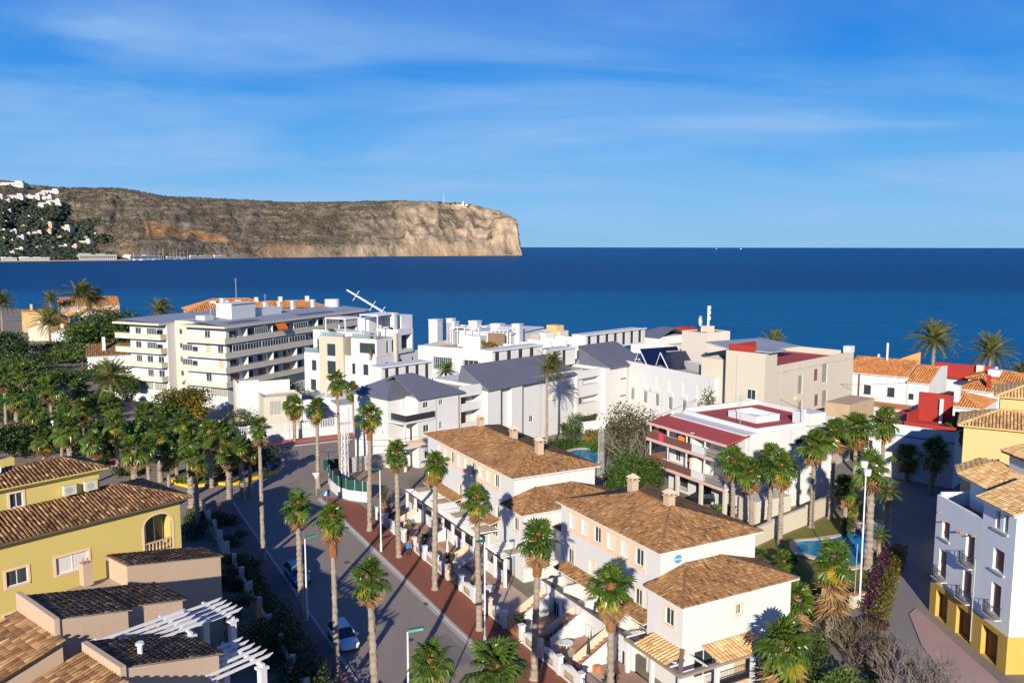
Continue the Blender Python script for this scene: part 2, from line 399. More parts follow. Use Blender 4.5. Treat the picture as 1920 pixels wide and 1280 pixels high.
def hip_planes(x0, x1, y0, y1, ze, slope, axis='x', h0=True, h1=True):
    sw = axis == 'y'
    if sw: x0, x1, y0, y1 = y0, y1, x0, x1
    hw = (y1 - y0) / 2; ym = (y0 + y1) / 2; zr = ze + hw * slope
    a = x0 + (hw if h0 else 0); b = x1 - (hw if h1 else 0)
    if a > b: a = b = (a + b) / 2
    q = (lambda x, y, z: (y, x, z)) if sw else (lambda x, y, z: (x, y, z))
    A, Bq, Cq, D = q(x0, y0, ze), q(x1, y0, ze), q(x1, y1, ze), q(x0, y1, ze); E, G = q(a, ym, zr), q(b, ym, zr)
    pl = [[A, Bq, G, E], [Cq, D, E, G]]; rd = [(E, G)]
    if h0: pl.append([D, A, E]); rd += [(A, E), (D, E)]
    if h1: pl.append([Bq, Cq, G]); rd += [(Bq, G), (Cq, G)]
    return pl, rd
def hip_roof(parent, x0, x1, y0, y1, ze, slope, mt, mp, axis='x', h0=True, h1=True, **k):
    pl, rd = hip_planes(x0, x1, y0, y1, ze, slope, axis, h0, h1)
    return tile_roof(parent, pl, mt, mp, ridges=rd, **k)

# ---------------------------------------------------------------- windows and walls
_win = {}
# style: (pane material, frame material, trim material or None, mullions, sill)
WS = {'glass': (glassm, frame, None, 1, 1), 'glass3': (glassm, frame, None, 2, 1), 'tall': (glassm, frame, None, 1, 0), 'dark1': (glassm, alu, None, 0, 1),
      'shut': (shutw, frame, None, 0, 1), 'peach': (shutw, frame, peachtrim, 0, 1), 'peachg': (glassm, frame, peachtrim, 1, 1), 'shutb': (shutb, frame, None, 0, 1),
      'shutbw': (shutb, frame, None, 0, 0), 'tan': (shutt, frame, None, 0, 0), 'grey': (shutg, frame, None, 0, 0), 'door': (orangewood, woodd, None, 1, 0),
      'garage': (woodd, woodd, None, 0, 0), 'garagew': (shutw, alu, None, 0, 0), 'band': (glassm, frame, None, 5, 0), 'band9': (glassm, frame, None, 9, 0), 'ochre': (glassm, frame, peachtrim, 1, 1),
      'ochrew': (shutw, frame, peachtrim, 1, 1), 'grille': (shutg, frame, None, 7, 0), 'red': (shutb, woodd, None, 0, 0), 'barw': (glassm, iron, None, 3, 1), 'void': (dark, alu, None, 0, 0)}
def window_mesh(style, w, h, depth):
    key = (style, round(w, 2), round(h, 2), round(depth, 2))
    if key in _win: return _win[key]
    pm, fm, tm, mul, sill = WS[style]
    f = MB(); t = .06; y0, y1 = depth - .07, depth - .01
    f.box(0, w, y0, y1, 0, t); f.box(0, w, y0, y1, h - t, h); f.box(0, t, y0, y1, t, h - t); f.box(w - t, w, y0, y1, t, h - t)
    for i in range(mul):
        x = w * (i + 1) / (mul + 1); f.box(x - t * .45, x + t * .45, y0 + .004, y1, t, h - t)
    if sill: f.box(-.08, w + .08, -.09, depth - .075, -.07, .003, 1)
    if tm:
        g = .17; f.box(-g, 0, -.045, .004, -g, h + g, 2); f.box(w, w + g, -.045, .004, -g, h + g, 2); f.box(0, w, -.045, .004, h, h + g, 2); f.box(0, w, -.045, .004, -g, -.075, 2)
    fme = f.mesh('window', [fm, fm if not tm else tm, tm or fm])
    p = MB(); slat = pm in (shutw, shutb, shutt, shutg) and h > .8
    if slat:
        k = max(4, min(14, int(h / .12))); dz = (h - 2 * t) / k
        for i in range(k): z = t + i * dz; p.add([(t, depth - .03, z), (w - t, depth - .03, z), (w - t, depth - .045, z + dz), (t, depth - .045, z + dz), (w - t, depth - .03, z + dz), (t, depth - .03, z + dz)], [(0, 1, 2, 3), (3, 2, 4, 5)])
    else: p.quad((t * .5, depth - .035, t * .5), (w - t * .5, depth - .035, t * .5), (w - t * .5, depth - .035, h - t * .5), (t * .5, depth - .035, h - t * .5))
    pme = p.mesh('pane', [pm]); _win[key] = (fme, pme, 'shutter' if slat else ('door_leaf' if pm in (woodd, orangewood) else 'pane')); return _win[key]
def put_window(parent, style, w, h, loc, rot, depth=.14):
    fme, pme, pn = window_mesh(style, w, h, depth)
    nm = 'garage_door' if style.startswith('garage') else ('door' if style == 'door' else 'window')
    o = inst(nm, fme, parent, loc, rot); inst(pn, pme, o); return o
ROT = {'R': 0.0, 'L': -math.pi / 2, 'B': math.pi, 'E': math.pi / 2}
def wall_face(mb, P0, dx, nin, length, z0, z1, ops, m=0):
    """a wall from P0 along dx with openings (s, z, w, h, depth) and their reveals"""
    ss = sorted({0.0, length, *[o[0] for o in ops], *[o[0] + o[2] for o in ops]}); zs = sorted({z0, z1, *[o[1] for o in ops], *[o[1] + o[3] for o in ops]})
    pt = lambda s, z, d=0: (P0[0] + dx[0] * s + nin[0] * d, P0[1] + dx[1] * s + nin[1] * d, z)
    for i in range(len(ss) - 1):
        for j in range(len(zs) - 1):
            sm, zm = (ss[i] + ss[i + 1]) / 2, (zs[j] + zs[j + 1]) / 2
            if any(o[0] < sm < o[0] + o[2] and o[1] < zm < o[1] + o[3] for o in ops): continue
            mb.quad(pt(ss[i], zs[j]), pt(ss[i + 1], zs[j]), pt(ss[i + 1], zs[j + 1]), pt(ss[i], zs[j + 1]), m)
    for s, z, w, h, d in ops:
        a, b = s, s + w; c, e = z, z + h
        mb.quad(pt(a, c), pt(b, c), pt(b, c, d), pt(a, c, d), m); mb.quad(pt(a, e, d), pt(b, e, d), pt(b, e), pt(a, e), m)
        mb.quad(pt(a, c, d), pt(a, e, d), pt(a, e), pt(a, c), m); mb.quad(pt(b, c), pt(b, e), pt(b, e, d), pt(b, c, d), m)
        if d > .3: mb.quad(pt(a, c, d), pt(b, c, d), pt(b, e, d), pt(a, e, d), m)
class Bld:
    """a building: Empty at its near corner, local x runs along the face that recedes to the right ('R'), local y along the one that recedes to the left ('L')"""
    def __init__(s, name, label, cat, P, az, group=None, ztop=None):
        s.P = Vector((P[0], P[1], 0)); s.z = ztop if ztop is not None else P[2]; s.a = R_(az)
        s.e1 = Vector((math.sin(s.a), math.cos(s.a), 0)); s.e2 = Vector((-math.cos(s.a), math.sin(s.a), 0))
        s.o = empty(name, s.P, R_(90 - az), label, cat, group)
    def _to(s, px, e, z):
        k = (px - 960) / FPX; a = e.x - k * e.y * _c; b = k * (s.P.y * _c - (z - CAMH) * _s) - s.P.x
        return b / a
    def R(s, px, z=None): return s._to(px, s.e1, s.z if z is None else z)
    def L(s, px, z=None): return s._to(px, s.e2, s.z if z is None else z)
    def w(s, x, y, z): p = s.P + s.e1 * x + s.e2 * y; return Vector((p.x, p.y, z))
    def shell(s, x0, x1, y0, y1, z0, z1, mat, R=(), L=(), B=(), E=(), top=None, parapet=0, name='wall', wins=True):
        mb = MB(); allw = []
        for key, ops in (('R', R), ('L', L), ('B', B), ('E', E)):
            P0, dx, nin, ln = {'R': ((x0, y0), (1, 0), (0, 1), x1 - x0), 'L': ((x0, y1), (0, -1), (1, 0), y1 - y0), 'B': ((x1, y1), (-1, 0), (0, -1), x1 - x0), 'E': ((x1, y0), (0, 1), (-1, 0), y1 - y0)}[key]
            oo = []
            for op in ops:
                sp, z, w, h, st = op[:5]; d = op[5] if len(op) > 5 else .14
                if key == 'L': sp = ln - sp - w
                oo.append((sp, z, w, h, d))
                if st: allw.append((st, w, h, (P0[0] + dx[0] * sp, P0[1] + dx[1] * sp, z), ROT[key], d))
            wall_face(mb, P0, dx, nin, ln, z0, z1, oo)
        if parapet:
            t = .22; z = z1 - parapet
            mb.quad((x0 + t, y0 + t, z), (x1 - t, y0 + t, z), (x1 - t, y1 - t, z), (x0 + t, y1 - t, z), 1)
            for a, b, c, d in (((x0, y0), (x1, y0), (x1 - t, y0 + t), (x0 + t, y0 + t)), ((x1, y0), (x1, y1), (x1 - t, y1 - t), (x1 - t, y0 + t)), ((x1, y1), (x0, y1), (x0 + t, y1 - t), (x1 - t, y1 - t)), ((x0, y1), (x0, y0), (x0 + t, y0 + t), (x0 + t, y1 - t))):
                mb.quad((*a, z1), (*b, z1), (*c, z1), (*d, z1)); mb.quad((*d, z1), (*c, z1), (*c, z), (*d, z))
        else: mb.quad((x0, y0, z1), (x1, y0, z1), (x1, y1, z1), (x0, y1, z1), 1)
        o = mb.build(name, [mat, top or mat], s.o)
        for st, w, h, loc, rz, d in allw: put_window(s.o, st, w, h, loc, (0, 0, rz), d)
        return o
    def box(s, name, x0, x1, y0, y1, z0, z1, mat):
        mb = MB(); mb.box(x0, x1, y0, y1, z0, z1); return mb.build(name, mat, s.o)
    def part(s, name, mb, mats, kind=None, smooth=False): return mb.build(name, mats, s.o, smooth, kind)
    def railing(s, p, q, z, h=1.0, mat=None, step=.14, name='railing', kind=None):
        mb = MB(); p = Vector((*p, 0)); q = Vector((*q, 0)); d = q - p; L = d.length; k = max(2, int(L / step))
        for i in range(k + 1): a = p + d * (i / k); mb.bar((a.x, a.y, z), (a.x, a.y, z + h), .022)
        for zz in (z + .08, z + h): mb.bar((p.x, p.y, zz), (q.x, q.y, zz), .045)
        return mb.build(name, mat or iron, s.o)
def rowops(n, s0, ds, z, w, h, st, d=.14): return [(s0 + i * ds, z, w, h, st, d) for i in range(n)]
def chimney(parent, x, y, z0, z1, mat, w=.62, tiled=True):
    mb = MB(); a = w / 2
    mb.box(x - a, x + a, y - a, y + a, z0, z1); mb.box(x - a - .09, x + a + .09, y - a - .09, y + a + .09, z1, z1 + .10)
    for sx_ in (-1, 1):
        for sy_ in (-1, 1): mb.box(x + sx_ * a * .75 - .07, x + sx_ * a * .75 + .07, y + sy_ * a * .75 - .07, y + sy_ * a * .75 + .07, z1 + .10, z1 + .34)
    c = mb.build('chimney', mat, parent)
    if tiled:
        m2 = MB(); z = z1 + .34; b = a + .14; m2.add([(x - b, y - b, z), (x + b, y - b, z), (x + b, y + b, z), (x - b, y + b, z), (x, y, z + .38)], ((3, 2, 1, 0), (0, 1, 4), (1, 2, 4), (2, 3, 4), (3, 0, 4)))
        m2.build('chimney_cap', tile_straw if False else peachtrim, c)
    return c

# ---------------------------------------------------------------- palms
leaf_fan = leafmat('fan_palm_leaf', [(0, (.024, .052, .008)), (.5, (.072, .130, .014)), (1, (.165, .225, .03))], .30, .34, .55)
leaf_old = leafmat('yellowing_palm_leaf', [(0, (.14, .15, .015)), (.5, (.30, .25, .02)), (1, (.50, .33, .03))], .25, .5)
leaf_dead = leafmat('dead_palm_leaf', [(0, (.16, .09, .04)), (.5, (.30, .18, .085)), (1, (.44, .29, .15))], .15, .8, .1)
leaf_date = leafmat('date_palm_leaf', [(0, (.05, .066, .018)), (.5, (.125, .14, .035)), (1, (.25, .24, .07))], .25, .5, .4)
def fan_mesh(mat, seed, droop=.22, pet=.62, nseg=14, spread=120, blade=.86):
    r = random.Random(seed); vs = []; fs = []; tt = []
    def add(p, f, t):
        k = len(vs); vs.extend(p)
        for q in f: fs.append([i + k for i in q]); tt.append(t)
    w = .028
    add([(0, -w, 0), (0, w, 0), (pet, -w * .6, -.02), (pet, w * .6, -.02), (0, 0, -.04), (pet, 0, -.05)], [(0, 2, 3, 1), (0, 4, 5, 2), (1, 3, 5, 4)], .8)
    da = 2 * spread / nseg
    for i in range(nseg):
        a0 = R_(-spread + i * da); a1 = R_(-spread + (i + 1) * da); am = (a0 + a1) / 2
        L = blade * (.80 + .2 * math.cos(am * .75)) * r.uniform(.93, 1.05); rm = L * .70
        z = lambda q: .10 * abs(math.sin(am)) * q - droop * q * q * (1 + .8 * r.random())
        P = lambda a, q, dz=0: (pet + q * math.cos(a), q * math.sin(a), z(q) + dz)
        tip = (pet + L * math.cos(am), L * math.sin(am), -droop * L * L * 1.35 - r.uniform(.0, .16) * L)
        hub = (pet, 0, -.02); l = P(a0, rm); q = P(a1, rm); c = P(am, rm, .045)
        add([hub, l, c, q, tip], [(0, 1, 2), (0, 2, 3), (1, 4, 2), (2, 4, 3)], r.uniform(.25, .8))
    me = bpy.data.meshes.new('frond'); me.from_pydata(vs, [], fs); me.materials.append(mat)
    at = me.attributes.new('tint', 'FLOAT', 'FACE'); at.data.foreach_set('value', tt); me.update(); return me
FANS = [fan_mesh(leaf_fan, 1, .16), fan_mesh(leaf_fan, 2, .28), fan_mesh(leaf_fan, 3, .42, .7)]
FANY = [fan_mesh(leaf_old, 4, .45, .7)]
FAND = [fan_mesh(leaf_dead, 5, .9, .62, 11, 80, .95), fan_mesh(leaf_dead, 6, .7, .5, 11, 60, 1.05)]
def feather_mesh(mat, seed, L=3.6, drop=1.1, n=30, leaf=.55):
    r = random.Random(seed); vs = []; fs = []; tt = []
    def cv(t): return Vector((L * (t - .10 * t * t), 0, L * (.16 * t) - drop * t ** 2.1))
    def add(p, f, tn):
        k = len(vs); vs.extend([tuple(q) for q in p])
        for q in f: fs.append([i + k for i in q]); tt.append(tn)
    for i in range(8):
        a, b = cv(i / 8), cv((i + 1) / 8); w0, w1 = .05 * (1 - i / 9), .05 * (1 - (i + 1) / 9)
        add([a + Vector((0, -w0, 0)), a + Vector((0, w0, 0)), b + Vector((0, w1, 0)), b + Vector((0, -w1, 0))], [(0, 1, 2, 3)], .75)
    for i in range(n):
        t = .12 + .88 * i / n; p = cv(t); q = cv(min(1, t + .02)); d = (q - p).normalized()
        ll = leaf * (.55 + .9 * math.sin(math.pi * min(1, t * .85 + .1)) * .6)
        for sg in (-1, 1):
            o = (d * .62 + Vector((0, sg * .85, 0)) + Vector((0, 0, r.uniform(-.05, .35)))).normalized()
            tip = p + o * ll + Vector((0, 0, -.16 * ll)); s = d * .032
            add([p - s, p + s, p + o * ll * .55 + s * .8, tip], [(0, 1, 2), (0, 2, 3)], r.uniform(.2, .85))
    me = bpy.data.meshes.new('frond'); me.from_pydata(vs, [], fs); me.materials.append(mat)
    at = me.attributes.new('tint', 'FLOAT', 'FACE'); at.data.foreach_set('value', tt); me.update(); return me
FEAT = [feather_mesh(leaf_date, 1), feather_mesh(leaf_date, 2, 3.8, 1.7), feather_mesh(leaf_date, 3, 3.2, 2.4)]
leaf_green2 = leafmat('green_feather_leaf', [(0, (.035, .075, .02)), (.5, (.08, .15, .035)), (1, (.16, .25, .07))], .25, .45, .4)
FEATG = [feather_mesh(leaf_green2, 4, 2.0, .7, 22, .42), feather_mesh(leaf_green2, 5, 2.1, 1.3, 22, .42)]
FEATO = [feather_mesh(leaf_old, 9, 2.6, 2.2, 24)]
def trunk_mesh(seed, r0, r1, rings=46, flare=1.35, rough=.10):
    """unit-high trunk with leaf-scar rings"""
    r = random.Random(seed); n = 10; vs = []; fs = []
    for i in range(rings + 1):
        t = i / rings; rr = r1 + (r0 - r1) * (1 - t) ** 1.2
        if t < .06: rr *= 1 + (flare - 1) * (1 - t / .06)
        rr *= 1 + (rough if i % 2 else -rough * .4)
        for k in range(n):
            a = 2 * math.pi * k / n + (.3 if i % 2 else 0); q = rr * (1 + r.uniform(-rough, rough))
            vs.append((q * math.cos(a), q * math.sin(a), t))
    for i in range(rings):
        for k in range(n): fs.append((i * n + k, i * n + (k + 1) % n, (i + 1) * n + (k + 1) % n, (i + 1) * n + k))
    fs.append(tuple(rings * n + k for k in range(n)))
    me = bpy.data.meshes.new('trunk'); me.from_pydata(vs, [], fs); me.materials.append(trunkm); me.update(); return me
TRK = [trunk_mesh(i, .275, .205, 46, 1.35, .13) for i in range(2)] + [trunk_mesh(7, .40, .32, 36, 1.2, .17), trunk_mesh(8, .235, .155, 50, 1.6, .12)]
def boot_mesh(seed, r0=.30, h=1.0):
    r = random.Random(seed); mb = MB()
    for i in range(int(44 * h)):
        z = h * r.random(); a = r.uniform(0, 6.283); rr = r0 * (.62 + .3 * z / h); c, s_ = math.cos(a), math.sin(a); L = r.uniform(.22, .42); w = .07
        p = Vector((rr * c * .8, rr * s_ * .8, z)); q = Vector(((rr + .16) * c, (rr + .16) * s_, z + L * r.uniform(-.6, .9))); tn = Vector((-s_ * w, c * w, 0))
        mb.add([p - tn, p + tn, q + tn * .3, q - tn * .3], [(0, 1, 2, 3)])
    mb.tube([(0, 0, -.1), (0, 0, h * .5), (0, 0, h)], [r0 * .75, r0 * .85, r0 * .6], 9)
    return mb.mesh('leaf_boots', [bootm])
BOOT = [boot_mesh(1, .37, 1.3), boot_mesh(2, .42, 2.3), boot_mesh(3, .28, .9), boot_mesh(4, .44, 3.4)]
_pk = [0]
def fan_palm(loc, h, label, size=1.0, n=25, thick=0, yellow=3, dead=7, skirt=0, lean=(0, 0), group='fan palms along the streets', boots=1, name='fan_palm', wind=0):
    _pk[0] += 1; r = random.Random(_pk[0] * 13)
    root = empty(name, loc, r.uniform(0, 6.28) if not lean[0] and not lean[1] else 0, label, 'palm tree', group)
    root.rotation_euler = (r.uniform(-.022, .022), r.uniform(-.022, .022), root.rotation_euler.z); n += r.randint(-4, 3); dead += r.randint(-2, 5); size *= r.uniform(.92, 1.08)
    tm = TRK[thick]; inst('trunk', tm, root, (0, 0, -.1), (0, 0, 0), (1, 1, h + .1))
    inst('leaf_boots', BOOT[boots], root, (0, 0, h - (1.05, 2.0, .7, 3.0)[boots]), (0, 0, r.uniform(0, 6)), (1, 1, 1))
    for k in range(n):
        t = k / n; az = k * 2.39996 + r.uniform(-.25, .25); el = R_(82 - 122 * t ** 1.05 + r.uniform(-15, 15))
        me = FANS[0] if t < .35 else (FANS[1] if t < .75 else FANS[2])
        sc = size * r.uniform(.80, 1.18) * (.80 + .32 * t)
        inst('frond', me, root, (0, 0, h + .12 - .35 * t), Euler((r.uniform(-.5, .5), -el, az), 'XYZ'), (sc, sc, sc))
    for k in range(yellow):
        inst('frond', FANY[0], root, (0, 0, h - .3), Euler((r.uniform(-.4, .4), R_(r.uniform(25, 62)), r.uniform(0, 6.28)), 'XYZ'), (size * .95,) * 3)
    for k in range(dead):
        inst('frond', r.choice(FAND), root, (0, 0, h - .45 - r.uniform(0, .3)), Euler((r.uniform(-.3, .3), R_(r.uniform(66, 84)), r.uniform(0, 6.28)), 'XYZ'), (size * .9,) * 3)
    for k in range(skirt):
        q = r.random(); inst('frond', r.choice(FAND), root, (0, 0, h - .5 - 2.3 * q), Euler((r.uniform(-.3, .3), R_(r.uniform(68, 86)), r.uniform(0, 6.28)), 'XYZ'), (size * r.uniform(1.0, 1.25),) * 3)
    return root
def date_palm(loc, h, label, size=1.0, n=54, wind=.5, green=False, thick=2, group=None, name='date_palm', boots=1, orange=False):
    _pk[0] += 1; r = random.Random(_pk[0] * 17)
    root = empty(name, loc, 0, label, 'palm tree', group)
    inst('trunk', TRK[thick], root, (0, 0, -.1), (0, 0, 0), (1, 1, h + .1)); inst('leaf_boots', BOOT[boots], root, (0, 0, h - (.75, 1.2, .6)[boots]))
    F = FEATG if green else FEAT
    for k in range(n):
        t = k / n; az = k * 2.39996; el = R_(82 - 105 * t + r.uniform(-8, 8))
        d = Vector((math.cos(az) * math.cos(el) + wind * .8, math.sin(az) * math.cos(el) + wind * .15, math.sin(el))).normalized()
        az2 = math.atan2(d.y, d.x); el2 = math.asin(d.z); me = F[0] if t < .4 else F[min(len(F) - 1, 1 if t < .75 else 2)]
        sc = size * r.uniform(.85, 1.1)
        inst('frond', me, root, (0, 0, h + .1), Euler((r.uniform(-.5, .5), -el2, az2), 'XYZ'), (sc, sc, sc))
    if orange:
        mb = MB()
        for k in range(26):
            a = r.uniform(0, 6.28); q = r.uniform(.3, 1.2); mb.tube([(0, 0, 0), (q * .5 * math.cos(a), q * .5 * math.sin(a), .35), (q * math.cos(a), q * math.sin(a), -.15 - .4 * q)], [.05, .04, .02], 4)
        mb.build('fruit_stalks', orange_c, root, loc=(0, 0, h + .2))
    return root

# ---------------------------------------------------------------- trees, shrubs, hedges
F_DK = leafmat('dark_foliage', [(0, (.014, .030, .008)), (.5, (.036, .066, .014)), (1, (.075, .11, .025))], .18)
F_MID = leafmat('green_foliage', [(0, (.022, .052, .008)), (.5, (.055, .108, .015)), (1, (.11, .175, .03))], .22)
F_LT = leafmat('bright_foliage', [(0, (.04, .085, .012)), (.5, (.085, .15, .02)), (1, (.15, .23, .04))], .25)
F_OLV = leafmat('olive_foliage', [(0, (.045, .05, .018)), (.5, (.085, .088, .03)), (1, (.15, .145, .06))], .2)
F_GOLD = leafmat('golden_foliage', [(0, (.10, .09, .006)), (.5, (.21, .16, .01)), (1, (.36, .25, .02))], .25)
F_AUT = leafmat('mustard_foliage', [(0, (.045, .05, .008)), (.5, (.12, .105, .012)), (1, (.24, .18, .02))], .22)
F_PUR = leafmat('bougainvillea', [(0, (.05, .025, .03)), (.5, (.11, .035, .06)), (1, (.20, .06, .11))], .2)
def leaves(n, centres, radii, size, seed, flat=1.0, boxes=False):
    """leaf-clump faces spread through lumpy volumes"""
    g = np.random.default_rng(seed); k = len(centres); c = np.array(centres, float); rr = np.array(radii, float)
    if rr.ndim == 1: rr = np.repeat(rr[:, None], 3, 1)
    wgt = rr.prod(1) ** .7; idx = g.choice(k, n, p=wgt / wgt.sum())
    if boxes: p = c[idx] + g.uniform(-1, 1, (n, 3)) * rr[idx]
    else:
        d = g.normal(size=(n, 3)); d /= np.linalg.norm(d, axis=1)[:, None]
        p = c[idx] + d * rr[idx] * (g.random(n) ** .42)[:, None] * g.uniform(.82, 1.10, n)[:, None]
    a = g.normal(size=(n, 3)); a /= np.linalg.norm(a, axis=1)[:, None]; b = g.normal(size=(n, 3)); b -= (a * b).sum(1)[:, None] * a; b /= np.linalg.norm(b, axis=1)[:, None]
    s = size * g.uniform(.6, 1.35, n)[:, None]; a = a * s * .5; b = b * s * .36
    V = np.stack([p - a, p - b * .9, p + a, p + b * .9], 1).reshape(-1, 3); Q = np.arange(4 * n).reshape(-1, 4)
    lump = (np.array([g.uniform(-.22, .22) for _ in range(k)]))[idx]
    return V, Q, np.clip(g.normal(.5, .2, n) + lump, 0, 1)
_tk = [100]
def crown_lumps(r, w, d, h, z0, k):
    cs, rs = [], []
    for i in range(k):
        a = r.uniform(0, 6.283); q = math.sqrt(r.random()) * .62; z = r.random()
        cs.append((w / 2 * q * math.cos(a) * (1.15 - .3 * z), d / 2 * q * math.sin(a) * (1.15 - .3 * z), z0 + h * (.22 + .56 * z)))
        f = r.uniform(.26, .44); rs.append((w * f * .8, d * f * .8, h * f * .62))
    return cs, rs
def tree(loc, h, w, label, mat, name='tree', cat='tree', d=None, clear=.25, n=2600, leaf=.38, lumps=11, group=None, trunk_r=.16, limbs=5):
    _tk[0] += 1; r = random.Random(_tk[0]); d = d or w
    root = empty(name, loc, 0, label, cat, group); z0 = h * clear; cs, rs = crown_lumps(r, w, d, h - z0, z0, lumps)
    V, Q, t = leaves(n, cs, rs, leaf, _tk[0]); V[:, 2] = np.maximum(V[:, 2], .05)
    inst('crown', np_mesh('crown', V, Q, [mat], t), root)
    mb = MB(); mb.tube([(0, 0, -.1), (.05, .03, z0 * .6), (0, .06, z0 + (h - z0) * .35)], [trunk_r * 1.4, trunk_r, trunk_r * .6], 8)
    for c in cs[:limbs]: mb.tube([(0, .05, z0 * .8), (c[0] * .5, c[1] * .5, (z0 * .8 + c[2]) / 2 + .1), c], [trunk_r * .6, trunk_r * .4, trunk_r * .12], 5)
    mb.build('trunk', barkm, root, True); return root
def shrub(loc, w, d, h, label, mat, n=900, leaf=.26, lumps=7, name='shrub', cat='shrub', group=None, rz=0):
    _tk[0] += 1; r = random.Random(_tk[0]); root = empty(name, loc, rz, label, cat, group)
    cs, rs = crown_lumps(r, w, d, h, -.12 * h, lumps); V, Q, t = leaves(n, cs, rs, leaf, _tk[0]); V[:, 2] = np.maximum(V[:, 2], .02)
    inst('foliage', np_mesh('foliage', V, Q, [mat], t), root)
    mb = MB()
    for c in cs[:5]: mb.tube([(c[0] * .15, c[1] * .15, 0), (c[0] * .6, c[1] * .6, c[2] * .6), c], [.05, .035, .012], 4)
    mb.build('stems', barkm, root); return root
def hedge(p, q, wid, h, label, mat, n=1500, leaf=.22, name='hedge', z=0, group=None):
    _tk[0] += 1; p, q = Vector(p), Vector(q); dv = q - p; L = dv.length; rz = math.atan2(dv.y, dv.x); m = (p + q) / 2
    root = empty(name, (m.x, m.y, z), rz, label, 'hedge', group)
    k = max(2, int(L / 1.2)); g = random.Random(_tk[0])
    cs = [(-L / 2 + L * (i + .5) / k, g.uniform(-.06, .06) * wid, h * .5) for i in range(k)]; rs = [(L / k * .62, wid * .5 * g.uniform(.85, 1.1), h * .5 * g.uniform(.88, 1.1)) for i in range(k)]
    V, Q, t = leaves(n, cs, rs, leaf, _tk[0], boxes=True); V[:, 2] = np.maximum(V[:, 2], .02)
    inst('foliage', np_mesh('foliage', V, Q, [mat], t), root)
    mb = MB()
    for i in range(k): x = cs[i][0]; mb.tube([(x, 0, 0), (x + .05, .04, h * .6)], [.05, .03], 4)
    mb.build('stems', barkm, root); return root
# ================================================================ THE SETTING
SEA = -3.0
# sea
m, t, b = NT('sea_water')
p = pos(t); far = pos(t, (.00022, .0016, 1)); mid = pos(t, (.003, .02, 1))
f1 = noise(t, 1.0, 4, .5, far, .4); f2 = noise(t, 1.0, 5, .6, mid)
c = cramp(t, f1, [(.30, (.0006, .055, .165)), (.50, (.0008, .078, .225)), (.68, (.001, .10, .28))])
c = mixc_(t, f2, mixc_(t, .5, c, (.0005, .03, .10)), mixc_(t, .35, c, (.003, .15, .36)))
# shallower, clearer blue towards the town's shore
sp = nd(t, 'ShaderNodeSeparateXYZ'); t.links.new(nd(t, 'ShaderNodeNewGeometry').outputs['Position'], sp.inputs[0])
sh = nd(t, 'ShaderNodeMapRange'); sh.interpolation_type = 'SMOOTHSTEP'; sh.inputs['From Min'].default_value = 1000; sh.inputs['From Max'].default_value = 380; t.links.new(sp.outputs[1], sh.inputs['Value'])
c = mixc_(t, sh.outputs[0], c, mixc_(t, f2, (.0008, .095, .235), (.003, .165, .36)))
# a darker sandbank-free belt further out, where the bottom drops
dk = nd(t, 'ShaderNodeMapRange'); dk.interpolation_type = 'SMOOTHSTEP'; dk.inputs['From Min'].default_value = 620; dk.inputs['From Max'].default_value = 760; t.links.new(sp.outputs[1], dk.inputs['Value'])
dk2 = nd(t, 'ShaderNodeMapRange'); dk2.interpolation_type = 'SMOOTHSTEP'; dk2.inputs['From Min'].default_value = 2600; dk2.inputs['From Max'].default_value = 1000; t.links.new(sp.outputs[1], dk2.inputs['Value'])
mu = nd(t, 'ShaderNodeMath', operation='MULTIPLY'); t.links.new(dk.outputs[0], mu.inputs[0]); t.links.new(dk2.outputs[0], mu.inputs[1])
mu2 = nd(t, 'ShaderNodeMath', operation='MULTIPLY'); t.links.new(mu.outputs[0], mu2.inputs[0]); mu2.inputs[1].default_value = .75
c = mixc_(t, mu2.outputs[0], c, (.0006, .050, .155))
rp = noise(t, 1.0, 5, .68, pos(t, (.03, .16, 1)), .8); c = mixc_(t, cramp(t, rp, [(.40, (0, 0, 0)), (.62, (1, 1, 1))]), mixc_(t, .30, c, (.0005, .03, .11)), c)
t.links.new(c, b.inputs['Base Color']); b.inputs['Roughness'].default_value = .42; b.inputs['Specular IOR Level'].default_value = .10
b.inputs['IOR'].default_value = 1.33
w1 = noise(t, 1.0, 6, .62, pos(t, (.05, .16, 1)), .6); bump(t, b, w1, .9, 2.2)
sea_m = m
mb = MB(); n = 96; rad = [0, 60, 400, 1500, 6000, 25000, 95000]
for i, r in enumerate(rad[1:]):
    for k in range(n): a = 2 * math.pi * k / n; mb.v.append((r * math.cos(a), r * math.sin(a), 0)); 
for i in range(len(rad) - 2):
    for k in range(n): mb.f.append([i * n + k, i * n + (k + 1) % n, (i + 1) * n + (k + 1) % n, (i + 1) * n + k]); mb.m.append(0); mb.t.append(.5)
mb.f.append(list(range(n))); mb.m.append(0); mb.t.append(.5)
mb.build('sea', sea_m, kind='structure', loc=(0, 0, SEA))

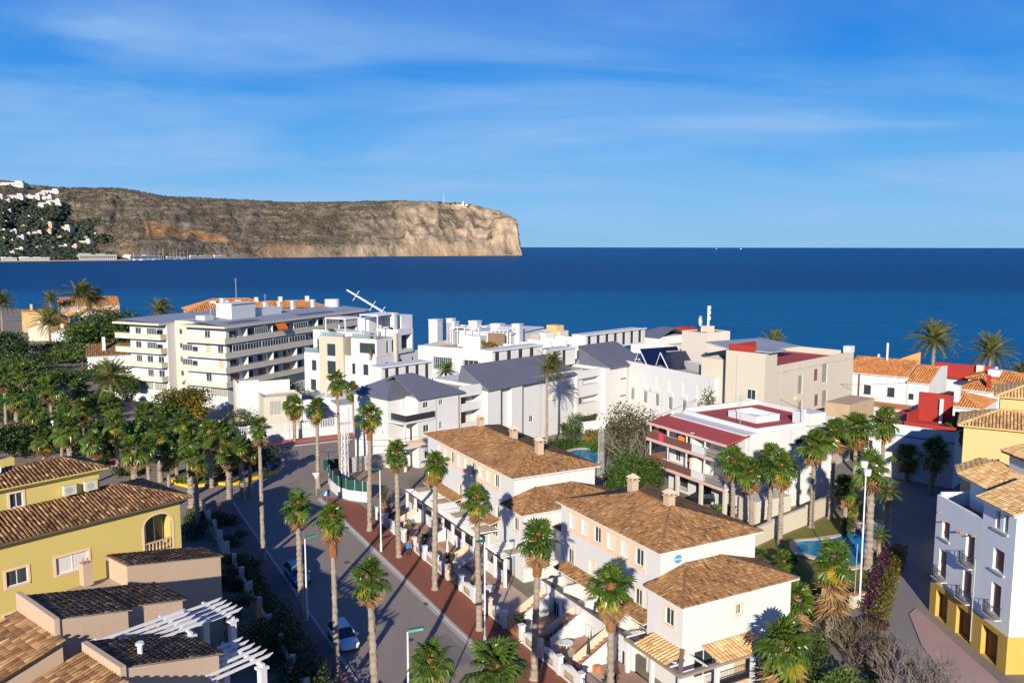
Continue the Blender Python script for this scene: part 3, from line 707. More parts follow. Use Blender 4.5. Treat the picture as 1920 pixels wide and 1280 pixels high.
# town ground with the shore running down into the water
shore = [(900, 150), (420, 190), (150, 216), (20, 250), (-60, 272), (-120, 322), (-180, 380), (-240, 432), (-330, 480), (-480, 540), (-900, 900), (-1420, 1450), (-1700, 1450), (-1700, -200), (900, -200)]
m, t, b = NT('town_ground'); p = pos(t)
c = cramp(t, noise(t, .06, 6, .62, p), [(.3, (.20, .165, .125)), (.5, (.30, .25, .19)), (.7, (.12, .125, .06))])
c = mixc_(t, noise(t, 1.2, 5, .6, p), mixc_(t, .35, c, (.10, .085, .065)), c); t.links.new(c, b.inputs['Base Color']); b.inputs['Roughness'].default_value = .95
bump(t, b, noise(t, 4, 4, .6, p), .5, .06); ground_m = m
mb = MB(); mb.add([(x, y, 0) for x, y in shore], [tuple(range(len(shore)))])
for i in range(len(shore)):
    a, q = shore[i], shore[(i + 1) % len(shore)]; e = Vector((q[0] - a[0], q[1] - a[1])); o = Vector((e.y, -e.x)).normalized() * 9
    if i < 11: o = -o if (o.y < 0) else o
    mb.add([(a[0], a[1], 0), (q[0], q[1], 0), (q[0] + o.x, q[1] + o.y, -4), (a[0] + o.x, a[1] + o.y, -4)], [(0, 1, 2, 3)])
mb.build('ground', ground_m, kind='structure')
def sheet(name, pts, z, mat, thick=0, mats=None):
    """a paved sheet; with a thickness it is a raised slab with its own edges"""
    mb = MB(); P = [(q[0], q[1]) for q in pts]
    if thick: mb.prism(P, z - thick, z)
    else: mb.add([(x, y, z) for x, y in P], [tuple(range(len(P)))])
    return mb.build(name, mat, kind='structure')
uv = lambda *a: [UV(u, v) for u, v in a]
# the street (far and near lanes), the cross street and the open junction west of it
m, t, b = NT('street_asphalt'); p = pos(t); q = pos(t, (.05, .9, 1)); 
rot = nd(t, 'ShaderNodeMapping'); rot.inputs['Rotation'].default_value = (0, 0, -STREET * 1.0); rot.inputs['Scale'].default_value = (1.1, .05, 1); t.links.new(nd(t, 'ShaderNodeNewGeometry').outputs['Position'], rot.inputs[0])
tr = noise(t, 1.0, 4, .55, rot.outputs[0])
c = mixc_(t, noise(t, .12, 5, .6, p), (.285, .235, .19), (.365, .30, .245)); c = mixc_(t, tr, mixc_(t, .45, c, (.17, .15, .14)), c)
c = mixc_(t, noise(t, 26, 2, .5, p), mixc_(t, .3, c, (.14, .12, .11)), c)
t.links.new(c, b.inputs['Base Color']); b.inputs['Roughness'].default_value = .92; b.inputs['Specular IOR Level'].default_value = .2; bump(t, b, noise(t, 40, 2, .6, p), .3, .01)
street_m = m
sheet('street', uv((-70, -21.2), (-70, -10.95), (58, -10.95), (66, -13), (70, -6), (84, 40), (84, 60), (87.6, 60), (87.6, -80), (64, -80), (60, -21.2)), .006, street_m)
sheet('street', uv((64, -80), (100, -36), (140, -60), (150, -110)), .010, street_m).name = 'side_road'
# brick pavement along the terraces, with bricks too small to tell apart at this distance
m, t, b = NT('red_brick_paving'); bt = nd(t, 'ShaderNodeTexBrick'); bt.inputs['Scale'].default_value = 4.2; bt.inputs['Mortar Size'].default_value = .012; bt.inputs['Color1'].default_value = (.34, .105, .05, 1); bt.inputs['Color2'].default_value = (.27, .08, .04, 1); bt.inputs['Mortar'].default_value = (.16, .07, .04, 1)
rot = nd(t, 'ShaderNodeMapping'); rot.inputs['Rotation'].default_value = (0, 0, -STREET); t.links.new(nd(t, 'ShaderNodeNewGeometry').outputs['Position'], rot.inputs[0]); t.links.new(rot.outputs[0], bt.inputs['Vector'])
c = mixc_(t, noise(t, .35, 5, .6, pos(t)), mixc_(t, .4, bt.outputs[0], (.16, .06, .03)), bt.outputs[0]); t.links.new(c, b.inputs['Base Color']); b.inputs['Roughness'].default_value = .85
brick_m = m
sheet('pavement', uv((-70, -10.7), (-70, -7.2), (52, -7.2), (56, -9.3), (57, -10.7)), .13, brick_m, .16)
sheet('kerb', uv((-70, -10.95), (-70, -10.7), (57, -10.7), (57, -10.95)), .135, kerbm, .165)
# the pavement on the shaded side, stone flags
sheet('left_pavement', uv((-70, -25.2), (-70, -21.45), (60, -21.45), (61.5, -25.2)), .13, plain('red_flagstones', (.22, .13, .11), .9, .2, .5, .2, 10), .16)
sheet('left_kerb', uv((-70, -21.45), (-70, -21.2), (60, -21.2), (60, -21.45)), .135, kerbm, .165)
# gutter line beside the brick pavement
sheet('gutter', uv((-70, -11.35), (-70, -10.95), (57, -10.95), (57, -11.35)), .012, concrete)
# repairs, covers and drains in the street
for i, (u, v, du, dv) in enumerate(((8, -13.6, 5.5, 1.6), (24, -16.5, 3.2, 2.2), (41, -14.2, 9, 1.1), (-3, -17.8, 7, 1.3), (66, -30, 6, 3), (79, -16, 4, 8))):
    sheet('road_patch', uv((u, v), (u + du, v), (u + du, v + dv), (u, v + dv)), .016, plain('road_repair', (.19, .17, .155), .9, .25, .6, .3, 30) if i == 0 else bpy.data.materials['road_repair'])
for u, v in ((14, -15.2), (33.5, -14.6), (2.5, -14.9), (52, -17), (74, -24)):
    P = UV(u, v, .012); mb = MB(); mb.tube([P, P + Vector((0, 0, .014))], .34, 16); o = mb.build('manhole_cover', plain('cast_cover', (.09, .085, .08), .7, .2, 6) if u == 14 else bpy.data.materials['cast_cover']); o['kind'] = 'structure'
for u in (0, 20, 44): mb = MB(); c_0 = UV(u, -11.25); mb.box(-.35, .35, -.16, .16, .013, .03); o = mb.build('street_drain', bpy.data.materials['cast_cover'], loc=c_0, rot=(0, 0, R_(90) - STREET)); o['kind'] = 'structure'
# far pavement beyond the cross street: kerb, red band
redband = plain('red_concrete_paving', (.40, .13, .105), .88, .14, .5, .2, 10)
sheet('far_pavement', uv((87.9, -60), (87.9, 40), (92.6, 40), (92.6, -60)), .13, redband, .16); sheet('far_kerb', uv((87.6, -60), (87.6, 40), (87.9, 40), (87.9, -60)), .135, kerbm, .165)
sheet('far_kerb', uv((89.9, -60), (89.9, 40), (90.2, 40), (90.2, -60)), .137, kerbm)
# painted crossing bars at the junction mouth
for i in range(0):
    mb = MB(); v = -20 + i * 1.45; mb.add([UV(57.2, v, .011), UV(57.2, v + .6, .011), UV(60.6, v + .6, .011), UV(60.6, v, .011)], [(0, 1, 2, 3)]); mb.build('crossing_bar', whitep, kind='structure')
# right lane behind the pool garden
lane = [W(1662, 1172), W(1752, 1290), W(1835, 1420), W(2050, 1420), W(1960, 1180), W(1760, 1000), W(1740, 900), W(1560, 845), W(1520, 870), W(1640, 930), W(1683, 985), W(1676, 1090)]
lane = [Vector((46.3, 100)), Vector((40.1, 83.5)), Vector((36.2, 76)), Vector((31.0, 66.5)), Vector((26.5, 50)), Vector((37.0, 50)), Vector((37.0, 73)), Vector((47, 92)), Vector((60, 112)), Vector((62, 128)), Vector((50, 135)), Vector((48, 118))]
sheet('lane', lane, .006, plain('worn_lane', (.22, .20, .19), .92, .22, .2, .3, 24))
sheet('lane_pavement', [Vector((34.2, 66.2)), Vector((32.3, 52)), Vector((37.2, 52)), Vector((37.2, 73.4)), Vector((36.0, 72.2))], .12, plain('pink_pavement', (.40, .27, .24), .9, .12, .6, .2, 12), .15)

# ---------------------------------------------------------------- headland and hillside
def vnoise(x, y, seed):
    g = np.random.default_rng(seed).random((64, 64)); xi = np.floor(x).astype(int); yi = np.floor(y).astype(int); fx = x - xi; fy = y - yi
    fx = fx * fx * (3 - 2 * fx); fy = fy * fy * (3 - 2 * fy); G = lambda i, j: g[i % 64, j % 64]
    return (G(xi, yi) * (1 - fx) + G(xi + 1, yi) * fx) * (1 - fy) + (G(xi, yi + 1) * (1 - fx) + G(xi + 1, yi + 1) * fx) * fy - .5
def fbm(x, y, seed, o=5, ridge=False):
    s = 0; a = 1.0
    for i in range(o):
        v = vnoise(x * 2 ** i, y * 2 ** i, seed + i); s = s + a * ((.5 - 2 * np.abs(v)) if ridge else v); a *= .52
    return s
sst = lambda a, b_, x: np.clip((x - a) / (b_ - a), 0, 1) ** 2 * (3 - 2 * np.clip((x - a) / (b_ - a), 0, 1))
NC, NR = 620, 150
px = np.linspace(-420, 979.5, NC); px[-60:] = np.linspace(px[-61], 979.5, 61)[1:]
ridge_y = np.interp(px, [-420, -150, 0, 30, 60, 85, 112, 160, 235, 275, 320, 360, 425, 480, 560, 640, 700, 760, 790, 835, 885, 905, 922, 945, 960, 968, 971, 974, 978, 979.5],
                    [318, 326, 338, 341, 347, 349, 353, 353.5, 354.5, 362, 370.5, 371.5, 375, 376.5, 379.5, 379, 378.5, 377.5, 377.5, 380, 384, 388.5, 394.5, 402, 409, 414, 424, 452, 470, 478])
ds = np.interp(px, [-420, 0, 240, 480, 700, 979.5], [1650, 2010, 2200, 2680, 3100, 3560]); dep = np.interp(px, [-420, 150, 400, 640, 900, 965, 979.5], [900, 1150, 950, 700, 420, 260, 60])
T = np.concatenate([np.linspace(0, 1, NR - 14), np.linspace(1.03, 1.7, 14)])
PX, TT = np.meshgrid(px, T, indexing='ij'); DS = ds[:, None]; DP = dep[:, None]; Y = DS + DP * TT
Yr = ds + dep; yv = (640 - ridge_y) / FPX; zr = CAMH + Yr * (yv * _c - _s) / (_c + yv * _s); ZR = (zr - SEA)[:, None]
wc = sst(600, 860, PX); tip = sst(880, 960, PX)
tc_ = np.clip(TT, 0, 1)
soft = .16 * sst(0, .06, tc_) + .84 * (.55 * tc_ ** 1.15 + .45 * sst(.05, 1, tc_))
flat = np.interp(tc_, [0, .10, .16, .3, .55, .8, 1], [0, .012, .05, .2, .52, .82, 1])
crag = np.interp(tc_, [0, .03, .14, .22, .45, .62, .8, 1], [0, .10, .27, .33, .60, .80, .93, 1]); face = np.interp(tc_, [0, .04, .10, .24, .36, .6, 1], [0, .10, .20, .62, .86, .96, 1])
wl = 1 - sst(150, 330, PX); pr = soft * (1 - wl) + flat * wl; pr = pr * (1 - wc) + crag * wc; pr = pr * (1 - tip) + face * tip
XX = (PX - 960) / FPX * Y * .9936
gul = fbm(PX / 34 + .8 * fbm(PX / 60, TT * 3, 50, 3), TT * 1.3 + PX / 200, 21, 5, True); rough = fbm(XX / 70, Y / 70, 33, 5)
amp = np.sin(np.pi * np.clip(tc_, 0, 1)) ** .7
Z = SEA + ZR * np.clip(pr + amp * (.15 * gul * (.35 + .65 * wc) * (1 - .5 * wl) + .06 * rough + .10 * fbm(PX / 90 - TT * .9, TT * 1.1 + PX / 260, 91, 3, True)), 0, 1.01)
Z += ZR * .010 * fbm(PX / 6, TT * 4, 71, 3) * sst(.9, 1, tc_) * (TT <= 1)
strata = .012 * np.sin(Z / 7.0 + 3 * fbm(XX / 200, Y / 200, 9, 3)); Z += ZR * strata * amp * (wc * .9 + .25)
Z = np.where(TT > 1, SEA + (ZR * np.maximum(0, 1 - ((TT - 1) / .7) ** 1.4 * .98)) - 3, Z); Z[:, 0] = SEA - 4
Yd = Y + amp * (26 * fbm(PX / 22, TT * 5, 81, 4)) * (.3 + wc); XX = (PX - 960) / FPX * Yd * .9936
Yc_ = Yd * _c - (Z - CAMH) * _s; PYp = 640 - FPX * ((Yd * _s + (Z - CAMH) * _c) / Yc_)
# what the ground is made of: R rock, G ochre earth, B pine cover
rock = np.clip(wc * sst(.50, .12, tc_) * 1.1 + tip * 1.2 + 1.0 * sst(455, 470, PYp - 6 * gul) * sst(470, 520, PX) + .9 * sst(700, 800, PX) * sst(0.1, .5, gul + .25) , 0, 1)
rock = np.clip(rock * (.75 + 1.3 * fbm(PX / 18, TT * 9, 15, 4)), 0, 1)
qy = np.interp(PX, [258, 272, 300, 330, 370, 410, 440, 460], [440, 417, 418, 425, 434, 441, 452, 466]); qb = np.interp(PX, [258, 272, 300, 330, 370, 410, 440, 460], [446, 442, 443, 444, 449, 455, 462, 468])
och = sst(-3, 2, PYp - qy) * sst(3, -2, PYp - qb) * sst(255, 266, PX) * sst(464, 452, PX) + .55 * sst(452, 458, PYp) * sst(470, 500, PX) * sst(640, 520, PX) + .4 * sst(455, 470, PYp) * sst(700, 830, PX) * sst(935, 860, PX) + .7 * sst(215, 240, PX) * sst(270, 250, PX) * sst(463, 470, PYp)
och = np.clip(och * (.8 + 1.2 * fbm(PX / 9, TT * 20, 25, 4)), 0, 1)
edge = np.interp(PYp, [340, 385, 400, 430, 470, 490], [-60, 100, 135, 175, 205, 230]) + 70 * fbm(PX / 34, PYp / 18, 44, 5)
pine = sst(14, -14, PX - edge) * sst(372, 384, PYp)
m, t, b = NT('headland_ground')
at = nd(t, 'ShaderNodeAttribute', attribute_name='cover'); sp = nd(t, 'ShaderNodeSeparateColor'); t.links.new(at.outputs['Color'], sp.inputs[0])
p = pos(t); ps = pos(t, (.006, .006, .045)); pv = pos(t, (.022, .022, .006))
scrub = cramp(t, noise(t, .022, 8, .72, p), [(.36, (.060, .052, .032)), (.47, (.165, .132, .085)), (.57, (.30, .235, .165)), (.70, (.48, .39, .29))])
scrub = mixc_(t, cramp(t, noise(t, 1, 7, .7, ps), [(.50, (0, 0, 0)), (.66, (1, 1, 1))]), scrub, (.38, .31, .22))
scrub = mixc_(t, cramp(t, noise(t, .006, 4, .6, p), [(.42, (1, 1, 1)), (.58, (0, 0, 0))]), scrub, mixc_(t, .45, scrub, (.105, .09, .056)))
rk = cramp(t, noise(t, 1, 7, .68, pv), [(.3, (.26, .20, .145)), (.48, (.50, .37, .24)), (.6, (.64, .48, .315)), (.75, (.46, .42, .36))])
rk = mixc_(t, cramp(t, noise(t, 1, 6, .7, ps), [(.5, (0, 0, 0)), (.72, (1, 1, 1))]), rk, (.30, .245, .18))
oc = cramp(t, noise(t, .03, 6, .65, p), [(.3, (.27, .11, .05)), (.5, (.46, .24, .085)), (.7, (.56, .38, .18))])
pn = cramp(t, noise(t, .05, 6, .7, p), [(.35, (.010, .018, .008)), (.6, (.028, .042, .016)), (.75, (.075, .07, .04))])
c = mixc_(t, sp.outputs[0], scrub, rk); c = mixc_(t, sp.outputs[1], c, oc); c = mixc_(t, sp.outputs[2], c, pn)
t.links.new(c, b.inputs['Base Color']); b.inputs['Roughness'].default_value = .95; b.inputs['Specular IOR Level'].default_value = .1
bump(t, b, noise(t, .05, 8, .7, p), .9, 14)
V = np.stack([XX, Yd, Z], -1).reshape(-1, 3); nrow = len(T)
I = (np.arange(NC - 1)[:, None] * nrow + np.arange(nrow - 1)[None]).ravel(); Q = np.stack([I, I + nrow, I + nrow + 1, I + 1], 1)
me = np_mesh('headland', V, Q, [m]); ca = me.color_attributes.new('cover', 'FLOAT_COLOR', 'POINT')
ca.data.foreach_set('color', np.stack([rock, och, pine, np.ones_like(rock)], -1).astype(np.float32).ravel())
inst('headland', me)['kind'] = 'structure'
def hill(px_, py_):
    i = int(np.argmin(np.abs(px - px_))); col = PYp[i, :NR - 14]; j = int(np.argmax(col <= py_)) if (col <= py_).any() else NR - 15
    return Vector(V[i * nrow + max(j, 1)])
# pine wood and scrub, each one mass of bushes
ICO = bmesh.new(); bmesh.ops.create_icosphere(ICO, subdivisions=1, radius=1); iv = np.array([v.co[:] for v in ICO.verts]); iq = np.array([[v.index for v in f.verts] for f in ICO.faces]); ICO.free()
def blobs(name, centres, size, mat, seed, squash=.8):
    g = np.random.default_rng(seed); k = len(centres); c = np.array(centres); s = size[:, None, None] * g.uniform(.75, 1.25, (k, len(iv), 1))
    Vv = (c[:, None] + iv[None] * s * np.array([1, 1, squash])).reshape(-1, 3); Qq = (iq[None] + (np.arange(k) * len(iv))[:, None, None]).reshape(-1, 3)
    o = inst(name, np_mesh(name, Vv, Qq, [mat], np.repeat(np.clip(g.normal(.45, .25, k), 0, 1), len(iq)))); o['kind'] = 'stuff'; return o
g = np.random.default_rng(3); cand = g.integers(0, NC - 1, 60000) * nrow + g.integers(2, NR - 15, 60000)
pf, rf, of = pine.ravel()[cand], rock.ravel()[cand], och.ravel()[cand]; vis = PX.ravel()[cand] > -60
sel = cand[(pf > .5) & vis][:2600]; blobs('pine_wood', V[sel] + np.array([0, 0, 2.0]), g.uniform(3.5, 8.0, len(sel)), leafmat('far_pines', [(0, (.012, .019, .009)), (.5, (.028, .040, .017)), (1, (.055, .068, .03))], .1), 1)
dens = fbm(PX / 60, TT * 5, 64, 4).ravel()[cand]
sel = cand[(pf < .4) & (rf < .35) & (of < .3) & vis & (dens > -.12)][:7000]; blobs('scrub', V[sel] + np.array([0, 0, .6]), g.uniform(1.6, 4.2, len(sel)), F_OLV if False else leafmat('maquis', [(0, (.036, .034, .018)), (.5, (.082, .072, .042)), (1, (.15, .125, .078))], .1), 2, .7)
ridge_c = [V[i * nrow + NR - 16] for i in range(60, NC - 70, 1) if 100 < px[i] < 470 and rnd.random() < .8]
blobs('ridge_scrub', np.array(ridge_c), g.uniform(2.0, 5.5, len(ridge_c)), F_DK, 4)
# villas on the pine slope
hillw = plain('villa_white', (.58, .56, .52), .85, .06, .05); hillp = plain('villa_peach', (.62, .48, .36), .85, .06, .05)
rows = {'top row under the crest': [(30, 350, 44, 0), (6, 372, 14, 0), (34, 374, 30, 0), (18, 381, 12, 0), (58, 372, 14, 0), (70, 374, 20, 0), (84, 368, 14, 0), (100, 364, 34, 0), (93, 376, 20, 0), (106, 384, 22, 0), (88, 390, 24, 0), (114, 388, 12, 0)],
        'middle of the pine slope': [(7, 405, 10, 0), (22, 398, 8, 0), (47, 427, 12, 0), (92, 426, 18, 1), (92, 437, 14, 1), (120, 434, 30, 0), (6, 437, 14, 0), (25, 439, 16, 0), (38, 450, 16, 0), (70, 442, 18, 0), (178, 442, 9, 0), (94, 455, 8, 0), (158, 460, 26, 0), (160, 449, 8, 0), (55, 409, 9, 0), (80, 414, 8, 1), (12, 420, 10, 0), (30, 414, 8, 0), (140, 452, 9, 0), (112, 449, 10, 1), (52, 443, 11, 0), (4, 452, 11, 0), (20, 455, 9, 0)],
        'lower slope behind the beach': [(34, 473, 18, 0), (60, 472, 10, 0), (74, 468, 12, 0), (96, 470, 12, 1), (118, 467, 18, 0), (137, 468, 20, 1), (22, 476, 12, 0)]}
ordn = ['first', 'second', 'third', 'fourth', 'fifth', 'sixth', 'seventh', 'eighth', 'ninth', 'tenth', 'eleventh', 'twelfth', 'thirteenth', 'fourteenth', 'fifteenth', 'sixteenth', 'seventeenth', 'eighteenth', 'nineteenth', 'twentieth', 'twenty-first', 'twenty-second', 'twenty-third', 'twenty-fourth']
for rn, ls in rows.items():
    for i, (x, y, wpx, kind) in enumerate(sorted(ls)):
        P = hill(x, y); sc = P.y / FPX; wm = wpx * sc * .9; hm = max(4, min(12, wpx * .34 * sc)); mb = MB(); dpt = wm * .5
        root = empty('hillside_villa', P - Vector((0, 0, 1)), R_(rnd.uniform(-12, 12)), f'small distant {"peach" if kind else "white"} villa, {ordn[i]} from left in {rn}', 'house', 'villas on the far hillside')
        mb.box(-wm / 2, wm / 2, 0, dpt, -6, hm); mb.box(-wm * .5, -wm * .05, -dpt * .35, 0, -6, hm * .55)
        mb.box(wm * .1, wm * .42, dpt * .1, dpt * .7, hm, hm * 1.5); mb.build('wall', hillp if kind else hillw, root)
        mw = MB()
        for k in range(max(2, int(wm / 6))): xx = -wm / 2 + (k + .5) * wm / max(2, int(wm / 6)); mw.box(xx - 1, xx + 1, -.12, -.02, hm * .62, hm * .85)
        for k in range(3): xx = wm * (.08 + .16 * k); mw.box(xx - 1, xx + 1, -.12, -.02, hm * .15, hm * .42)
        mw.build('window_row', glassm, root, kind='stuff')
        if (i + kind) % 3 == 0 or kind: mr = MB(); mr.add([(-wm * .53, -.8, hm), (wm * .53, -.8, hm), (wm * .53, dpt + .5, hm), (-wm * .53, dpt + .5, hm), (-wm * .3, dpt / 2, hm + 2.2), (wm * .08, dpt / 2, hm + 2.2)], ((3, 2, 1, 0), (0, 1, 5, 4), (1, 2, 5), (2, 3, 4, 5), (3, 0, 4))); mr.build('roof', clay, root)
# beach and quay at the foot of the hills
def coast(px_, off=0): d = float(np.interp(px_, px, ds)) + off; return Vector(((px_ - 960) / FPX * d * .9936, d))
sand = plain('beach_sand', (.50, .36, .24), .95, .12, .02)
sheet('beach', [coast(-60, -40), coast(60, -46), coast(150, -40), coast(243, -24), coast(243, 60), coast(60, 60), coast(-60, 60)], SEA + 1.6, sand, 3)
sheet('quay', [coast(243, -10), coast(300, -50), coast(420, -30), coast(486, -16), coast(486, 30), coast(243, 50)], SEA + 2.4, concrete, 4)
for lab, x0, x1, h, w_ in (('long white arcaded harbour building at the left end of the quay', 243, 303, 13, 24), ('low white boathouse in the middle of the quay', 312, 352, 7, 16), ('long white shed with dark roof line on the quay', 356, 398, 9, 16), ('short white shed at the right end of the quay', 402, 424, 9, 14), ('long grey promenade building behind the beach', 148, 218, 17, 30), ('low pale beach pavilion at the far left', 2, 30, 9, 16), ('flat pale shop row behind the beach', 36, 92, 9, 18)):
    a, q = coast(x0, 6), coast(x1, 6); L = (q - a).length; root = empty('harbour_building' if x0 > 140 else 'beach_building', (a.x, a.y, SEA + 1.5), math.atan2(q.y - a.y, q.x - a.x), lab, 'building', 'harbour front buildings')
    mb = MB(); mb.box(0, L, 0, w_, 0, h * .8); mb.box(L * .04, L * .3, 1, w_, h * .8, h); mb.box(L * .5, L * .7, 1, w_, h * .8, h * .92); mb.build('wall', concrete if 'grey' in lab else hillw, root)
    mw = MB()
    for k in range(int(L / 5)): mw.box(2 + k * 5, 4.6 + k * 5, -.15, -.02, h * .25, h * .55)
    mw.build('opening_row', glassm, root, kind='stuff')
for i, x in enumerate((249, 263, 276, 288, 297, 305, 318, 325, 331, 338, 345, 352)):
    P = coast(x, -14 - 30 * (i % 2)); root = empty('sailing_boat', (P.x, P.y, SEA), R_(20 * i), f'white moored yacht with bare mast, {ordn[i]} from left at the quay', 'boat', 'yachts moored at the quay')
    mb = MB(); L = 12; mb.add([(-L / 2, -1.8, .0), (L / 3, -1.7, 0), (L / 2, 0, .2), (L / 3, 1.7, 0), (-L / 2, 1.8, 0), (-L / 2, -2, 1.6), (L / 3, -1.9, 1.7), (L * .58, 0, 2), (L / 3, 1.9, 1.7), (-L / 2, 2, 1.6)], ((0, 1, 6, 5), (1, 2, 7, 6), (2, 3, 8, 7), (3, 4, 9, 8), (4, 0, 5, 9), (5, 6, 7, 8, 9))); mb.box(-2.5, 2.5, -1.1, 1.1, 1.6, 2.6); mb.build('hull', whitem, root)
    mb = MB(); mb.bar((1, 0, 1.5), (1, 0, 22 + 4 * (i % 3)), .5); mb.bar((1, 0, 4), (-5, 0, 4), .3); mb.build('mast', alu, root)
# lighthouse, mast and keeper's buildings on the cape
P = hill(869, 386); root = empty('lighthouse', P - Vector((0, 0, 2)), 0, 'white lighthouse with its low house on top of the cape', 'lighthouse')
mb = MB(); mb.tube([(0, 0, 0), (0, 0, 18)], [4.2, 3.2], 12); mb.tube([(0, 0, 18), (0, 0, 19)], [4.6, 4.6], 12); mb.build('tower', whitem, root); mb = MB(); mb.tube([(0, 0, 19), (0, 0, 22), (0, 0, 24)], [2.2, 2.2, .2], 10); mb.build('lantern', alu, root); mb = MB(); mb.box(-20, -5, -4, 5, 0, 7); mb.box(8, 22, -4, 4, 0, 8); mb.build('keepers_house', hillw, root)
P = hill(833, 384); root = empty('radio_mast', P - Vector((0, 0, 1)), 0, 'thin lattice radio mast on the cape, left of the lighthouse', 'mast'); mb = MB()
for k in range(3): a = k * 2.094; mb.bar((1.6 * math.cos(a), 1.6 * math.sin(a), 0), (.4 * math.cos(a), .4 * math.sin(a), 44), .55)
for z in range(4, 44, 5): mb.bar((1.5, 0, z), (-.7, 1.2, z + 2), .35); mb.bar((-.7, 1.2, z), (-.7, -1.2, z + 2), .35)
mb.build('lattice', alu, root)
for i, (x, y) in enumerate(((846, 385), (853, 384), (861, 386), (881, 387), (826, 383))):
    P = hill(x, y); tree(P - Vector((0, 0, 2)), 13, 16, f'dark wind-shaped tree on the cape crest, {ordn[i]} of the clump by the lighthouse', F_DK, 'cape_tree', n=160, leaf=3.2, lumps=5, group='trees around the lighthouse', trunk_r=.5, limbs=2)
# two sails on the horizon
for i, (x, s_) in enumerate(((1343, .5), (1389, .6))):
    P = W(x, 466.5, SEA); root = empty('far_sailing_boat', P, 0, ('left' if i == 0 else 'right') + ' of two tiny white boats on the sea horizon', 'boat', 'boats on the horizon')
    mb = MB(); mb.box(-22 * s_, 22 * s_, -6, 6, 0, 9); mb.build('hull', whitem, root); mb = MB(); mb.add([(-14 * s_, 0, 10), (10 * s_, 0, 10), (0, 1, 40 * s_), (-14 * s_, 1.5, 10), (10 * s_, 1.5, 10)], ((0, 1, 2), (3, 4, 2), (0, 1, 4, 3))); mb.build('sail', whitefab, root)

# ================================================================ THE TERRACED TOWNHOUSES ALONG THE BRICK PAVEMENT
def terrace(name, label, u0, ulen, wing, strips, lowers, canopies, chims, logo=False):
    b = Bld(name, label, 'house', UV(u0 + .4, .4), AST, ztop=9.3, group='white terraced blocks')
    Lop = [(y, 7.42, 1.05, 1.40, 'peach' if k % 3 else 'peachg') for k, y in enumerate(strips)] + [(y, 4.1, .95, 1.35, 'peach' if k % 2 else 'peachg') for k, y in enumerate(lowers)]
    doors = [(y, 1.92, 1.7, 1.95, 'glass3') for c0, c1 in canopies for y in np.arange(c0 + .8, c1 - 1.9, 3.3)]
    Lop += [(float(y), z, w, h, st) for y, z, w, h, st in doors] + [(float(y) + .3, .15, 1.2, 1.5, 'shut') for y in np.arange(.8, ulen - 2, 3.6)]
    D = 10.0
    b.shell(0, D, 0, ulen - .8, 0, 9.36, white, L=Lop, R=[], B=[(2, 4.2, 1, 1.3, 'glass'), (6, 4.2, 1, 1.3, 'glass')])
    hip_roof(b.o, -.4, D + .5, -.4, ulen - .4, 9.5, .27, tile_old, pan_old, 'y', eave_m=white, pitch=.23, row=.36, r=.084)
    # peach bands that tie the attic windows together
    mb = MB(); s0, s1 = strips[0] - .30, strips[-1] + 1.35
    mb.box(-.03, -.006, s0, s1, 7.42 + 1.58, 9.30); mb.box(-.05, -.006, s0, s1, 7.02, 7.24)
    for k in range(len(strips) - 1): mb.box(-.028, -.007, strips[k] + 1.24, strips[k + 1] - .19, 7.25, 8.99)
    b.part('window_band', mb, peachtrim)
    # lean-to wing against the gable, hipped at both ends
    if wing:
        y0, xs, xe, xz = -4.2, -1.2, wing, 9.0
        b.shell(xs, xe, y0, -.006, 0, 6.9, white, L=[(1.0, 4.85, 1.0, 1.35, 'peachg')], R=[(5.2, 5.1, .55, .85, 'ochre'), (1.2, 1.0, 1.9, 2.1, 'glass'), (5.2, .2, 1.6, 2.3, 'tan')], name='wing_wall')
        ze, zt = 7.02, 8.12; ya, yb = y0 - .45, -.02; xa, xb = xs - .45, xe + .45
        A_, B_, C_, D_ = (xa, ya, ze), (xb, ya, ze), (xb - 4.2, yb, zt), (xa + 4.2, yb, zt)
        tile_roof(b.o, [[A_, B_, C_, D_], [(xa, yb, ze), A_, D_], [B_, (xb, yb, ze), C_]], tile_old, pan_old, ridges=[(A_, D_), (B_, C_)], pitch=.23, row=.36, r=.084, eave_m=white, name='wing_roof')
    for c0, c1 in canopies:
        A_, B_ = (-1.35, c0, 3.72), (-1.35, c1, 3.72)
        tile_roof(b.o, [[A_, B_, (-.01, c1, 4.06), (-.01, c0, 4.06)]], tile_orange if False else tile_old, pan_old, thick=.10, eave_m=whitec, name='canopy')
    for x, y in chims: chimney(b.o, x, y, 9.9, 11.75, peach, .72)
    return b
A = terrace('townhouse_block', 'white townhouse block with brown hipped tile roof and blue round plaque, nearest the camera', 0, 15.4, 9.8, [2.1, 4.1, 6.1, 8.1, 10.1, 12.1], [2.2, 9.0, 12.4], [(.2, 13.6)], [(5.1, 5.3), (5.2, 10.6)])
